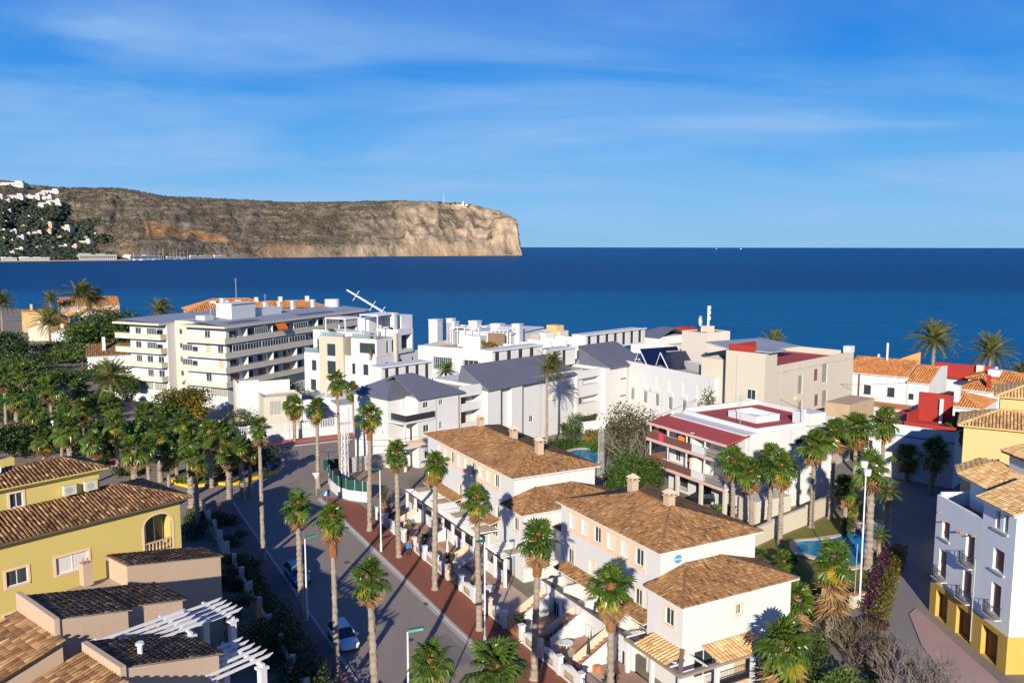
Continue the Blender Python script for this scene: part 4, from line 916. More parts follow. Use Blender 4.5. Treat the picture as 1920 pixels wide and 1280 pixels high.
# round blue plaque on the gable: dark upper and lower arcs, pale band across the middle
mb = MB(); n = 24; cx0, cz0, r0 = 1.75, 8.55, .36
mb.add([(cx0 + r0 * math.cos(2 * math.pi * k / n), -.035, cz0 + r0 * math.sin(2 * math.pi * k / n)) for k in range(n)] + [(cx0 + r0 * math.cos(2 * math.pi * k / n), -.002, cz0 + r0 * math.sin(2 * math.pi * k / n)) for k in range(n)], [tuple(range(n))] + [(k, (k + 1) % n, n + (k + 1) % n, n + k) for k in range(n)])
pl = A.part('plaque', mb, plain('plaque_blue', (.10, .33, .58), .5, .03))
for zz, hh, col in ((-.06, .13, (.34, .62, .84)), (.10, .05, (.04, .19, .36)), (-.19, .05, (.04, .19, .36))):
    w = math.sqrt(r0 * r0 - max(abs(zz), abs(zz + hh)) ** 2) * .92; mb = MB(); mb.box(cx0 - w, cx0 + w, -.042, -.036, cz0 + zz, cz0 + zz + hh); mb.build('plaque_band', plain('plaque_tone', col, .5, .02), pl)
Bk = terrace('townhouse_block', 'white townhouse block behind the row of white slatted pergolas, second along the pavement', 23.8, 23.6, 10.6, [3.3, 5.2, 7.1, 9.0, 10.9, 12.8, 14.7, 16.6, 18.5], [3.0, 9.4, 12.6, 19.0], [(3.0, 11.0), (12.2, 21.2)], [(5.1, 3.6), (5.4, 10.0), (5.0, 17.8)])
# link between the two blocks, set back, with its own low tiled roof
Lk = Bld('townhouse_link', 'low white linking house with small tiled roof between the two townhouse blocks', 'house', UV(15.6, 2.4), AST, ztop=5.4)
Lk.shell(0, 8.2, 0, 3.6, 0, 5.4, white, L=[(1.0, 2.4, 1.2, 1.4, 'peach')]); tile_roof(Lk.o, [[(-.4, -.0, 5.5), (-.4, 3.6, 5.5), (8.2, 3.6, 6.6), (8.2, 0, 6.6)]], tile_old, pan_old, eave_m=white)
# balconies of the near block: slab, low parapet with dark coping, partition fins
def balcony(b, y0, y1, n, x=-2.5, z=1.75, cap=woodd):
    mb = MB(); mb.box(x, -.006, y0, y1, z - .2, z); b.part('balcony_slab', mb, white)
    mb = MB(); mb.box(x, x + .16, y0, y1, z + .003, z + .88); mb.box(x + .163, -.01, y0, y0 + .14, z + .003, z + .88); mb.box(x + .163, -.01, y1 - .14, y1, z + .003, z + .88); b.part('balcony_parapet', mb, white)
    mb = MB(); mb.box(x - .09, x + .24, y0 - .05, y1 + .05, z + .883, z + .97); b.part('coping', mb, roofgrey if False else plain('dark_coping', (.16, .135, .12), .8, .15))
    for k in range(1, n): y = y0 + (y1 - y0) * k / n; q = MB(); q.box(x + .17, -.02, y - .08, y + .08, z + .004, z + 1.5); b.part('balcony_fin', q, white)
    q = MB(); q.box(x + .03, x + .10, y0 + .2, y1 - .2, 0, z - .203)
    b.part('porch_wall', q, white)
    for k in range(n * 2): y = y0 + (y1 - y0) * (k + .5) / (n * 2); put_window(b.o, 'garagew' if k % 2 else 'tall', 1.3 if k % 2 else .9, 1.45, (x + .028, y + .5, .04), (0, 0, ROT['L']), .02)
    for k in range(n + 1): y = y0 + (y1 - y0) * k / n; q = MB(); q.box(x - .12, x + .2, y - .16, y + .16, 0, z + .88); b.part('pillar', q, whitec)
    for k in range(n): y = y0 + (y1 - y0) * (k + .5) / n; b.railing((-.35, y - 1.5), (-.35, y + 1.5), z, .95, peachtrim, .2)
balcony(A, .1, 13.8, 4)
# tiled pergola round the corner of the near wing
mb = MB(); z = 2.85
for x, y in ((-3.0, -6.2), (-3.0, -3.0), (-3.0, .0), (.4, -6.2), (3.9, -6.2), (7.0, -6.2)): mb2 = MB(); mb2.box(x - .14, x + .14, y - .14, y + .14, 0, z); A.part('pergola_post', mb2, whitec)
mb.box(-3.2, -2.85, -6.4, .3, z + .003, z + .2); mb.box(-2.847, 7.3, -6.4, -6.05, z + .003, z + .2); A.part('pergola_beam', mb, plain('grey_brown_beam', (.30, .24, .19), .8, .15))
for k in range(4): y = .2 - k * 1.75; mb = MB(); mb.box(-3.0, -1.21 if y > -4.2 else -1.6, y - .06, y + .06, z + .204, z + .30); A.part('pergola_rafter', mb, whitec)
for k in range(5): x = -.6 + k * 1.9; mb = MB(); mb.box(x - .06, x + .06, -6.2, -4.21, z + .204, z + .30); A.part('pergola_rafter', mb, whitec)
tile_roof(A.o, [[(-3.1, -4.6, z + .22), (-3.1, -.9, z + .22), (-1.24, -.9, z + .62), (-1.24, -4.6, z + .62)]], tile_straw, peach, pitch=.34, row=.5, r=.13, thick=.06, name='pergola_tiling')
tile_roof(A.o, [[(.6, -6.3, z + .22), (5.6, -6.3, z + .22), (5.6, -4.24, z + .62), (.6, -4.24, z + .62)]], tile_straw, peach, pitch=.34, row=.5, r=.13, thick=.06, name='pergola_tiling')
mb = MB(); mb.bar((-3.1, -6.3, z + .25), (-1.25, -4.25, z + .75), .3, .2); A.part('pergola_hip', mb, plain('weathered_hip_board', (.20, .15, .11), .9, .2))
q = MB(); q.box(-.3, 6.8, -6.05, -5.9, 0, 1.0); A.part('terrace_parapet', q, peach); A.railing((-.3, -6.0), (6.8, -6.0), 1.0, .7, iron, .16)
# pergolas in front of the second block: white posts, edge beam, loose slats
def pergola(b, y0, y1, x=-3.2, z=2.75, n=5, slat=.46):
    for k in range(n + 1): y = y0 + (y1 - y0) * k / n; q = MB(); q.box(x - .14, x + .14, y - .14, y + .14, 0, z); b.part('pergola_post', q, whitec)
    q = MB(); q.box(x - .10, x + .10, y0 - .2, y1 + .2, z + .003, z + .22); b.part('pergola_beam', q, whitec)
    q = MB(); q.box(x - .20, x - .13, y0, y1, z - .05, z + .10); b.part('gutter_rail', q, iron)
    m = int((y1 - y0) / slat)
    for k in range(m):
        y = y0 + slat * (k + .5); q = MB(); e = rnd.uniform(-.12, .12); q.bar((x - .35, y, z + .28), (-.05, y + e, z + .28), .10, .12); b.part('pergola_slat', q, whitec)
    q = MB()
    for k in range(n):
        ya = y0 + (y1 - y0) * k / n
        if k % 2 == 0: q.box(x + .5, -.4, ya + .35, ya + (y1 - y0) / n * .75, z + .36, z + .40)
    b.part('reed_mat', q, plain('reed_matting', (.45, .36, .25), .95, .2, 3))
    q = MB(); q.box(x + .02, x + .10, y0 + .15, y1 - .15, 0, 1.5); b.part('porch_wall', q, white)
    for k in range(n): y = y0 + (y1 - y0) * (k + .5) / n; put_window(b.o, 'shut' if k % 2 else 'garagew', 1.4, 1.3, (x + .018, y + .7, .1), (0, 0, ROT['L']), .02)
pergola(Bk, 2.8, 22.0, n=7); pergola(Bk, -4.4, -.2, x=-3.4, n=2)
A.box('porch_base', -4.6, -2.52, -6.4, 14.2, 0, .35, plain('terracotta_floor', (.38, .22, .15), .85, .15)); Bk.box('porch_base', -4.6, -3.4, -4.4, 22.6, 0, .35, bpy.data.materials['terracotta_floor'])
# front steps with their balustrades, one flight per unit
def steps(b, y, x0=-5.9, x1=-2.7, z1=1.75, w=1.2):
    n = 8; q = MB()
    for k in range(n): xa = x0 + (x1 - x0) * k / n; q.box(xa, x1, y - w / 2, y + w / 2, 0 if k == 0 else z1 * k / n + .001, z1 * (k + 1) / n)
    root = b.part('front_steps', q, bpy.data.materials['terracotta_floor'])
    for s in (-1, 1):
        q = MB(); yy = y + s * (w / 2 + .07)
        q.add([(x0, yy - .06, 0), (x1, yy - .06, 0), (x1, yy - .06, z1 + .8), (x0, yy - .06, .85), (x0, yy + .06, 0), (x1, yy + .06, 0), (x1, yy + .06, z1 + .8), (x0, yy + .06, .85)], ((0, 1, 2, 3), (7, 6, 5, 4), (3, 2, 6, 7), (0, 3, 7, 4), (1, 5, 6, 2)))
        q.build('balustrade', peachtrim if s > 0 else white, root)
for y in (2.6, 7.4, 12.2): steps(A, y)
for y in (3.0, 10.2, 17.4): steps(Bk, y, x1=-3.5, z1=1.0)
# garden wall with arched panels, grilles, peach bands and posts
gw = empty('garden_wall', UV(-12, -7.15), R_(90) - STREET, 'long white garden wall with arched panels and grilles along the brick pavement', 'wall')
Lw = 60.0; nseg = 20; sg = Lw / nseg
for k in range(nseg):
    x = k * sg; h = .95; q = MB(); q.box(x - .2, x + .2, -.2, .2, 0, 1.55); q.box(x - .26, x + .26, -.26, .26, 1.553, 1.66); q.build('wall_post', whitec if k % 3 else peachtrim, gw)
    if k % 4 == 3:
        q = MB()
        for j in range(14): xx = x + .35 + (sg - .7) * j / 13; q.bar((xx, 0, .12), (xx, 0, 1.35), .03)
        for zz in (.15, 1.3): q.bar((x + .22, 0, zz), (x + sg - .22, 0, zz), .05)
        q.build('gate', iron if k % 8 == 3 else orangewood, gw); continue
    q = MB(); n = 12; a0, a1 = x + .21, x + sg - .21; top = [1.02 + .42 * math.sin(math.pi * i / n) for i in range(n + 1)]
    w0, w1 = x + sg * .3, x + sg * .7
    for f, s in ((-.11, 1), (.11, -1)):
        for i in range(n):
            xa, xb = a0 + (a1 - a0) * i / n, a0 + (a1 - a0) * (i + 1) / n
            if w0 < (xa + xb) / 2 < w1: q.quad((xa, f, 0), (xb, f, 0), (xb, f, .38), (xa, f, .38)); q.quad((xa, f, .95), (xb, f, .95), (xb, f, top[i + 1]), (xa, f, top[i]))
            else: q.quad((xa, f, 0), (xb, f, 0), (xb, f, top[i + 1]), (xa, f, top[i]))
    for i in range(n):
        xa, xb = a0 + (a1 - a0) * i / n, a0 + (a1 - a0) * (i + 1) / n; q.quad((xa, -.15, top[i] + .004), (xb, -.15, top[i + 1] + .004), (xb, .15, top[i + 1] + .004), (xa, .15, top[i] + .004))
    q.build('wall_panel', white, gw)
    q = MB(); q.quad((w0 - .1, .02, .36), (w1 + .1, .02, .36), (w1 + .1, .02, .97), (w0 - .1, .02, .97)); q.build('grille', plain('tan_lattice', (.42, .33, .20), .8, .25, 6) if k == 0 else bpy.data.materials['tan_lattice'], gw)
    q = MB(); q.box(a0, a1, -.16, -.112, 0, .22); q.build('plinth_band', peachtrim, gw)
# patio floors behind the wall
sheet('patio', uv((-12, -6.95), (-12, -2.2), (48, -2.2), (48, -6.95)), .05, plain('peach_patio', (.50, .38, .29), .85, .14, .6, .2, 10))
# ================================================================ LEFT: YELLOW HOUSE
Q = Bld('yellow_house', 'big mustard-yellow house with dark brown tile roof and satellite dishes, left of the street', 'house', Wd(338, 950, 71), 39, ztop=11.1)
y_ = 11.0
yw = [(-10.45, 7.4, 2.5, 1.35, 'ochrew'), (-14.0, 7.55, 1.5, 1.2, 'ochre'), (-19.4, 7.45, 1.0, 1.15, 'ochre'), (-24, 7.4, 1.2, 1.2, 'ochre'), (-10.2, 4.1, 1.35, 1.5, 'ochrew'), (-14.3, 4.1, 1.75, 1.35, 'ochre'), (-19.1, 4.05, .95, 1.2, 'ochre'), (-24, 4.2, 1, 1.2, 'ochre'), (-3.3, 6.9, 2.5, 3.3, None, 1.6), (-3.2, 3.2, 2.5, 3.0, None, 1.6)]
Q.shell(-30, 0, 0, 7.4, 0, 11.1, ochre, R=[(s + 30, *r) for s, *r in yw], B=[(4, 7.5, 1.2, 1.2, 'ochre')])
# arch heads of the two loggias, balustrade and French window
for z, hh in ((6.9, 3.3), (3.2, 3.0)):
    q = MB(); xa, xb = -3.3 + (0 if z > 5 else .1), -.8 + (0 if z > 5 else .1); n = 12; rr = (xb - xa) / 2; zc = z + hh - rr * .72
    for i in range(n):
        t0, t1 = math.pi * (1 - i / n), math.pi * (1 - (i + 1) / n); X0, X1 = (xa + xb) / 2 + rr * math.cos(t0), (xa + xb) / 2 + rr * math.cos(t1); Z0, Z1 = zc + rr * .72 * math.sin(t0), zc + rr * .72 * math.sin(t1)
        q.add([(X0, -.002, Z0), (X1, -.002, Z1), (X1, -.002, z + hh + .01), (X0, -.002, z + hh + .01), (X0, .3, Z0), (X1, .3, Z1)], ((0, 1, 2, 3), (0, 4, 5, 1)))
    Q.part('arch_head', q, ochre)
    q = MB(); g = .16
    for i in range(n):
        t0, t1 = math.pi * (1 - i / n), math.pi * (1 - (i + 1) / n); pts = []
        for tt_, R2 in ((t0, rr), (t1, rr), (t1, rr + g), (t0, rr + g)): pts.append(((xa + xb) / 2 + R2 * math.cos(tt_), -.03, zc + (R2 - rr * .28) * math.sin(tt_) if R2 > rr else zc + R2 * .72 * math.sin(tt_)))
        q.quad(*pts)
    q.box(xa - g, xa, -.032, .02, z, zc); q.box(xb, xb + g, -.032, .3, z, zc); Q.part('arch_surround', q, peachtrim)
for k in range(8): x = -3.15 + k * .31; q = MB(); q.tube([(x, .10, 6.95), (x, .10, 7.2), (x, .10, 7.45), (x, .10, 7.75)], [.05, .085, .05, .06], 8); Q.part('baluster', q, peach, smooth=True)
q = MB(); q.box(-3.3, -.8, .02, .2, 7.753, 7.87); Q.part('balustrade_rail', q, peach)
put_window(Q.o, 'glass3', 2.3, 2.7, (-3.2, 1.45, 6.95), (0, 0, 0), .1)
# main roof: eave above the windows, hip towards the street, ridge against the penthouse
hip_roof(Q.o, -30.6, .75, -.75, 8.0, 11.25, .30, tile_dark, pan_old, 'x', True, True, singles=300, pitch=.31, row=.42, r=.098, eave_m=plain('brown_eave', (.16, .11, .075), .9, .2))
# penthouse
def q_at(px_, y, z): return Q._to(px_, Q.e1, z) if False else None
xp = -5.3; Q.shell(-13.6, xp, 3.3, 7.38, 11.2, 14.35, ochre, R=[(1.35, 12.55, .95, 1.15, 'ochre')], L=[(2.0, 12.5, 1.0, 1.3, 'ochre')], name='penthouse_wall')
hip_roof(Q.o, -14.2, xp + .6, 2.7, 8.0, 14.45, .33, tile_dark, pan_old, 'x', True, True, pitch=.31, row=.42, r=.098, eave_m=ochre, name='penthouse_roof')
q = MB(); q.box(-14.0, xp + .3, 2.95, 3.29, 14.1, 14.28); Q.part('cornice', q, ochre)
for x in (-7.9, -6.2):
    q = MB(); q.box(x - .5, x + .5, 2.75, 3.15, 12.75, 13.55); ac = Q.part('air_conditioner', q, plain('ac_casing', (.62, .58, .42), .5, .05) if x < -7 else bpy.data.materials['ac_casing'])
    q = MB(); n = 16; q.add([(x - .1 + .28 * math.cos(2 * math.pi * k / n), 2.74, 13.15 + .28 * math.sin(2 * math.pi * k / n)) for k in range(n)], [tuple(range(n))]); q.build('fan_grille', alu, ac)
chimney(Q.o, -12.4, 7.4, 14.6, 16.9, ochre, 1.0)
q = MB(); q.box(-12.9, -10.4, 7.0, 7.9, 14.4, 15.7); Q.part('roof_parapet', q, ochre)
for i, (x, y, r) in enumerate(((-12.9, 4.6, .62), (-13.4, 5.6, .42), (-13.3, 6.6, .3))):
    root = empty('satellite_dish', Q.w(x, y, 14.9 + .25 * i), R_(90 - 39 - 15), f'{("large", "medium", "small")[i]} white satellite dish on the yellow house roof', 'satellite dish', 'satellite dishes on the yellow house')
    q = MB(); n = 20; vs = []
    for ring, dd in ((0, .12), (.55, .08), (1, 0)):
        for k in range(n if ring else 1): vs.append((r * ring * math.cos(2 * math.pi * k / n), dd * r * 1.6, r * ring * math.sin(2 * math.pi * k / n) + r))
    fs = [(0, 1 + k, 1 + (k + 1) % n) for k in range(n)] + [(1 + k, 1 + n + k, 1 + n + (k + 1) % n, 1 + (k + 1) % n) for k in range(n)]; q.add(vs, fs); q.build('dish', plain('dish_grey', (.62, .64, .66), .5, .05) if i == 0 else bpy.data.materials['dish_grey'], root, True)
    q = MB(); q.bar((0, .1, -.9), (0, .15, r), .06); q.bar((0, .05, .1), (0, -r * .9, r * .9), .03); q.box(-.05, .05, -r - .02, -r * .8, r * .85, r); q.build('mount', alu, root)
# ================================================================ LEFT FOREGROUND: PEACH TERRACED HOUSES
def wedge(b, x0, x1, y0, y1, z0, za, zb, mat, tm, nm='wall', over=.35, back=.2, singles=0):
    q = MB(); q.add([(x0, y0, z0), (x1, y0, z0), (x1, y0, zb), (x0, y0, za), (x0, y1, z0), (x1, y1, z0), (x1, y1, zb), (x0, y1, za)], ((0, 1, 2, 3), (7, 6, 5, 4), (4, 0, 3, 7), (1, 5, 6, 2), (3, 2, 6, 7)))
    b.part(nm, q, mat); s = (zb - za) / (x1 - x0); g = .02
    lo, hi = (x1 + over, zb + s * over + g), (x0 + .14, za + s * .14 + g)
    if zb > za: lo, hi = (x0 - over, za - s * over + g), (x1 - .14, zb - s * .14 + g)
    tile_roof(b.o, [[(lo[0], y0 + .16, lo[1]), (lo[0], y1 + back, lo[1]), (hi[0], y1 + back, hi[1]), (hi[0], y0 + .16, hi[1])]], tm, pan_old, pitch=.31, row=.42, r=.098, thick=.05, eave_m=mat, singles=singles)
Rh = Bld('peach_house', 'peach-plastered terraced house with dark mono-pitch roof beside the yellow house', 'house', Wd(240, 1083, 60), 39, 'peach terraced houses', ztop=9.3)
x1 = Rh.R(414, 8.0); wedge(Rh, 0, x1, 0, 3.4, 0, 9.25, 7.7, peach, tile_dark)
Rh.box('side_wing_wall', -3.2, -.003, .8, 3.2, 0, 7.6, peach); Rh.box('low_parapet', -6.5, -4.203, .8, 1.1, 0, 7.4, peach)
q = MB(); q.box(-2.3, -1.6, 2.0, 2.7, 7.9, 9.6); Rh.part('chimney', q, peach)
for k in range(3): q = MB(); q.bar((-2.3 + k * .33, 2.0, 9.62), (-2.05 + k * .33, 2.4, 9.95), .05); q.bar((-2.05 + k * .33, 2.4, 9.95), (-2.0 + k * .33, 2.75, 9.62), .05); Rh.part('chimney_tile', q, clay)
Rm = Bld('peach_house', 'peach-plastered terraced house with sloping gable parapet and dark tiles, middle of the left foreground', 'house', Wd(113, 1187, 46), 39, 'peach terraced houses', ztop=11)
x1 = Rm.R(355, 9.9); wedge(Rm, 0, x1 * .5, 0, 5.0, 0, 11.6, 10.7, peach, tile_dark); wedge(Rm, x1 * .5 + .004, x1, .8, 5.0, 0, 10.65, 9.8, peach, tile_dark)
q = MB(); q.add([(-.28, -.1, 0), (-.003, -.1, 0), (-.003, -.1, 11.75), (-.28, -.1, 11.75), (-.28, 5.4, 0), (-.003, 5.4, 0), (-.003, 5.4, 11.9), (-.28, 5.4, 11.9)], ((0, 1, 2, 3), (7, 6, 5, 4), (4, 0, 3, 7), (1, 5, 6, 2), (3, 2, 6, 7))); Rm.part('gable_parapet', q, peach)
q = MB(); q.add([(-9.5, -1.0, 0), (-.283, -1.0, 0), (-.283, -1.0, 10.6), (-9.5, -1.0, 8.0), (-9.5, 5.4, 0), (-.283, 5.4, 0), (-.283, 5.4, 10.6), (-9.5, 5.4, 8.0)], ((0, 1, 2, 3), (7, 6, 5, 4), (4, 0, 3, 7), (1, 5, 6, 2), (3, 2, 6, 7))); Rm.part('wing_wall', q, peach)
tile_roof(Rm.o, [[(-9.8, 5.4, 7.96), (-9.8, -1.2, 7.96), (-.3, -1.2, 10.66), (-.3, 5.4, 10.66)]], tile_dark, pan_old, pitch=.31, row=.42, r=.098, thick=.05, singles=300)
Rn = Bld('peach_house', 'peach-plastered terraced house at the bottom edge with dark roof below the white pergola', 'house', Wd(238, 1288, 41), 39, 'peach terraced houses', ztop=11)
x1 = Rn.R(412, 9.5); wedge(Rn, 0, x1, 0, 4.2, 0, 11.3, 9.9, peach, tile_dark)
Rn.box('gable_parapet', -.3, -.003, -.1, 4.3, 0, 11.5, peach)
q = MB(); q.add([(-11, -4.0, 0), (-.31, -4.0, 0), (-.31, -4.0, 10.9), (-11, -4.0, 8.2), (-11, 4.3, 0), (-.31, 4.3, 0), (-.31, 4.3, 10.9), (-11, 4.3, 8.2)], ((0, 1, 2, 3), (7, 6, 5, 4), (4, 0, 3, 7), (1, 5, 6, 2), (3, 2, 6, 7))); Rn.part('wing_wall', q, peach)
tile_roof(Rn.o, [[(-11.3, 4.3, 8.16), (-11.3, -4.2, 8.16), (-.32, -4.2, 10.96), (-.32, 4.3, 10.96)]], tile_dark, pan_old, pitch=.31, row=.42, r=.098, thick=.05, singles=300)
q = MB(); q.tube([(1.6, 1.6, 10.8), (1.6, 1.6, 11.5)], [.14, .14], 10); q.tube([(1.6, 1.6, 11.5), (1.6, 1.6, 11.62)], [.24, .2], 10); Rn.part('vent_pipe', q, whitem, smooth=False)
# white slatted pergolas between the peach houses
def slat_pergola(px0, py0, d, n, L, lab, z=None, step=.62, posts=((1.0, 0), (1.0, 1))):
    P = Wd(px0, py0, d); b = Bld('white_pergola', lab, 'pergola', P, 39, 'white pergolas of the peach houses'); z = P.z
    for k in range(n):
        q = MB(); y = k * step; q.bar((0, y, z), (L, y, z), .10, .17); q.add([(L, y - .05, z + .085), (L + .35, y - .05, z + .085), (L, y - .05, z - .085), (L, y + .05, z + .085), (L + .35, y + .05, z + .085), (L, y + .05, z - .085)], ((0, 2, 1), (3, 4, 5), (0, 1, 4, 3), (1, 2, 5, 4))); b.part('slat', q, whitec)
    q = MB(); q.box(L * .80, L * .80 + .16, -.5, n * step + .1, z - .30, z - .088); b.part('beam', q, whitec)
    q = MB(); q.box(.05, .2, -.5, n * step + .1, z - .30, z - .088); b.part('beam', q, whitec)
    for y in (-.3, n * step - .1):
        q = MB(); x = L * .80 + .08; q.box(x - .2, x + .2, y - .2, y + .2, z - 3.2, z - .303); q.box(x - .3, x + .3, y - .3, y + .3, z - .46, z - .31); b.part('post', q, whitec)
    return b
slat_pergola(225, 1226, 44.5, 5, 5.0, 'white pergola of five sunlit slats above the dark peach-house roof'); slat_pergola(352, 1180, 50, 5, 3.6, 'white pergola in shade beside the upper peach house')
slat_pergola(400, 1275, 44, 6, 3.6, 'shaded white pergola by the bottom edge, left of the palm-lined street')
# ================================================================ BIG APARTMENT BLOCK (left of centre)
def slate_hip(b, x0, x1, y0, y1, ze, slope, axis, h0=True, h1=True, mat=None, nm='slate_roof'):
    pl, rd = hip_planes(x0, x1, y0, y1, ze, slope, axis, h0, h1); return tile_roof(b.o, pl, mat or slate, mat or slate, pitch=1e6, thick=.2, name=nm)
E_ = Bld('apartment_block', 'large five-storey apartment block with cream balcony bands and grey roof', 'apartment building', Wd(421, 613, 168), 23.7)
LR = E_.R(692, 16.6); yM = E_.L(336, 16.6); yA = E_.L(299, 16.6); yB = E_.L(213, 16.6)
fl = [14.6, 11.6, 8.6, 5.6]
ops = []
for k, z in enumerate(fl):
    for j in range(int((LR - 4) / 4.2)): ops.append((1.0 + j * 4.2, z - 1.0, 2.6, 2.1, ('tall', 'glass3', 'dark1', 'shutbw', 'glass3', 'tall')[(j * 3 + k) % 6]))
lo = [(yM - yM + .8 + j * 3.4, z - .95, 1.5, 2.0, ('shut', 'tall', 'tan')[(j + k) % 3]) for k, z in enumerate(fl) for j in range(int((yM - 2.5) / 3.4))]
E_.shell(2.0, LR - .5, 1.6, yM - .004, 0, 16.45, whitec, R=[o for o in ops if o[0] + o[2] < LR - 3], L=[o for o in lo if o[0] + o[2] < yM - 2], name='core_wall')
E_.shell(4.2, LR * .8, yM, yA - .004, 0, 17.2, beige, L=[(yA - yM - 2.0, z - .3, .8, 1.1, 'dark1') for z in fl] + [(1.2, z - .4, .7, .9, 'glass') for z in fl], name='stair_wall')
lw = [(1.2 + j * 3.2, z - .95, 1.7, 1.9, ('glass3', 'shut', 'tall', 'glass')[(j + k) % 4]) for k, z in enumerate(fl) for j in range(max(1, int((yB - yA - 3.5) / 3.2)))]
E_.shell(2.0, LR * .6, yA, yB - 2.6, 0, 16.4, whitec, L=lw, B=[], name='wing_wall')
bandm = cream
def band(x0, x1, y0, y1, z, nm='balcony'):
    q = MB(); q.box(x0, x1, y0, y1, z - 1.32, z - 1.12); E_.part(nm + '_slab', q, whitec)
    q = MB(); t = .14
    q.box(x0, x1, y0, y0 + t, z - 1.117, z - .18); q.box(x0, x0 + t, y0 + t + .002, y1, z - 1.117, z - .18); E_.part(nm + '_parapet', q, bandm)
    q = MB(); q.bar((x0 + .07, y0 + .07, z), (x1, y0 + .07, z), .05); q.bar((x0 + .07, y0 + .07, z), (x0 + .07, y1, z), .05)
    for j in range(int((x1 - x0) / 2.2)): q.bar((x0 + .1 + j * 2.2, y0 + .07, z - .2), (x0 + .1 + j * 2.2, y0 + .07, z), .04)
    E_.part('handrail', q, alu)
for k, z in enumerate(fl):
    band(0, LR, 0, yM - .2, z); band(.2, 6, yA + .1, yB, z)
    for j in range(6): x = 2 + LR * (j + .6) / 6.5; q = MB(); q.box(x - .08, x + .08, .2, 1.58, z - 1.1, z + 1.4); E_.part('party_fin', q, whitec)
    E_.box('side_balcony_wall', 2.1, 3.4, yB - 2.59, yB - 2.4, z - 1.1, z + 1.4, brick_m if k == 9 else whitec)
E_.box('roof_slab', -.2, LR + 1.2, -.2, yM, 16.46, 16.85, bandm); E_.box('roof_slab', -.2, LR * .6, yA, yB + .2, 16.41, 16.8, bandm)
q = MB(); q.add([(.4, .3, 16.9), (LR + .9, .3, 16.9), (LR + .9, yM * .9, 17.7), (.4, yM * .9, 17.7)], [(0, 1, 2, 3)]); q.add([(.4, .3, 16.86), (LR + .9, .3, 16.86), (LR + .9, .3, 16.9), (.4, .3, 16.9)], [(0, 1, 2, 3)]); E_.part('roof_sheet', q, roofgrey)
q = MB(); q.add([(.6, yA + .3, 16.81), (LR * .58, yA + .3, 16.81), (LR * .58, yB - .2, 17.3), (.6, yB - .2, 17.3)], [(0, 1, 2, 3)]); E_.part('roof_sheet', q, roofgrey)
for (x0, x1, z0, d0, d1) in ((3, 13, 17.05, 2, 5), (26, 40, 17.05, 2, 4), (48, 62, 17.05, 2, 4)):
    if x1 < LR: q = MB(); q.box(x0, x1, d0, d1, z0 - .1, z0 + .18); E_.part('roof_panel', q, plain('dark_roof_panel', (.13, .135, .16), .6, .1))
# glazed-in balconies: rows of framed panes standing on the parapets
def glaze(x0, x1, z, n):
    put_window(E_.o, 'band9' if n > 6 else 'band', x1 - x0, 1.45, (x0, .02, z - .17), (0, 0, 0), .1)
q = [(9, 13, 14.6, 5), (22, 27, 14.6, 5), (33, 39, 14.6, 9), (41, 47, 14.6, 9), (48, 53, 14.6, 5), (2.2, 11, 11.6, 9), (11.2, 20, 11.6, 9), (20.2, 26, 11.6, 5)]
for x0, x1, z, n in q:
    if x1 < LR: glaze(x0, x1, z, n)
for y0, z in ((yM - 3.4, 11.6), (yM - 3.2, 8.6), (yA + 1.0, 14.6), (yA + 1.0, 11.6)): put_window(E_.o, 'band', 2.8, 1.4, (.02, y0 + 2.8, z - .17), (0, 0, ROT['L']), .1)
q = MB(); q.add([(15.5, -.9, 15.0), (18.8, -.9, 15.0), (18.8, .1, 16.3), (15.5, .1, 16.3), (15.5, -.9, 14.6), (18.8, -.9, 14.6)], ((0, 1, 2, 3), (4, 5, 1, 0))); E_.part('awning', q, orange_c)
# ground storey: grilled garages, white side walls, stone foot
for y0, w_ in ((yA + .6, 3.6), (yA + 4.6, 3.9), (1.6, 4.6)): put_window(E_.o, 'grille', w_, 1.9, (1.96, y0 + w_, 2.0), (0, 0, ROT['L']), .05)
E_.box('garden_wall', -1.0, -.75, -1, yB + 3, 0, 1.7, whitec)
for k, (x, z) in enumerate(((4, 14.2), (12, 11.2), (20, 8.2), (29, 14.2), (35, 8.2), (8, 5.2), (26, 5.2))):
    q = MB(); q.box(x, x + .9, 1.2, 1.58, z - .9, z - .2); E_.part('air_conditioner', q, alu)
# rooftop: stair head, tank, chimneys, aerials
E_.box('stair_head', 9.5, 17, yM * .55, yM * .9, 17.2, 20.6, whitec); E_.box('stair_head_roof', 9.3, 17.2, yM * .53, yM * .92, 20.604, 20.8, whitec); E_.box('roof_hut', 18, 27, yM * .62, yM * .9, 17.3, 19.0, whitec); E_.box('roof_hut', 3.5, 6.0, yM * .7, yM * .9, 17.3, 18.5, whitec)
for x, z in ((12, 22.3), (26, 20.6), (31, 20.4), (36, 20.4), (44, 20.2)):
    q = MB(); y = yM * .93; q.box(x - .4, x + .4, y - .4, y + .4, 17, z - .9); q.box(x - .5, x + .5, y - .5, y + .5, z - .88, z - .6); E_.part('chimney', q, whitec)
q = MB(); q.tube([(50, yM * .8, 17.2), (50, yM * .8, 19.4)], [1.9, 1.9], 20); E_.part('water_tank', q, whitec)
for x, h in ((14.5, 26), (6.5, 21), (24, 22)): q = MB(); q.bar((x, yM * .8, 17), (x, yM * .8, h), .09); [q.bar((x - .5, yM * .8, h - .3 * i), (x + .5, yM * .8, h - .3 * i), .05) for i in range(3)]; E_.part('aerial', q, alu)
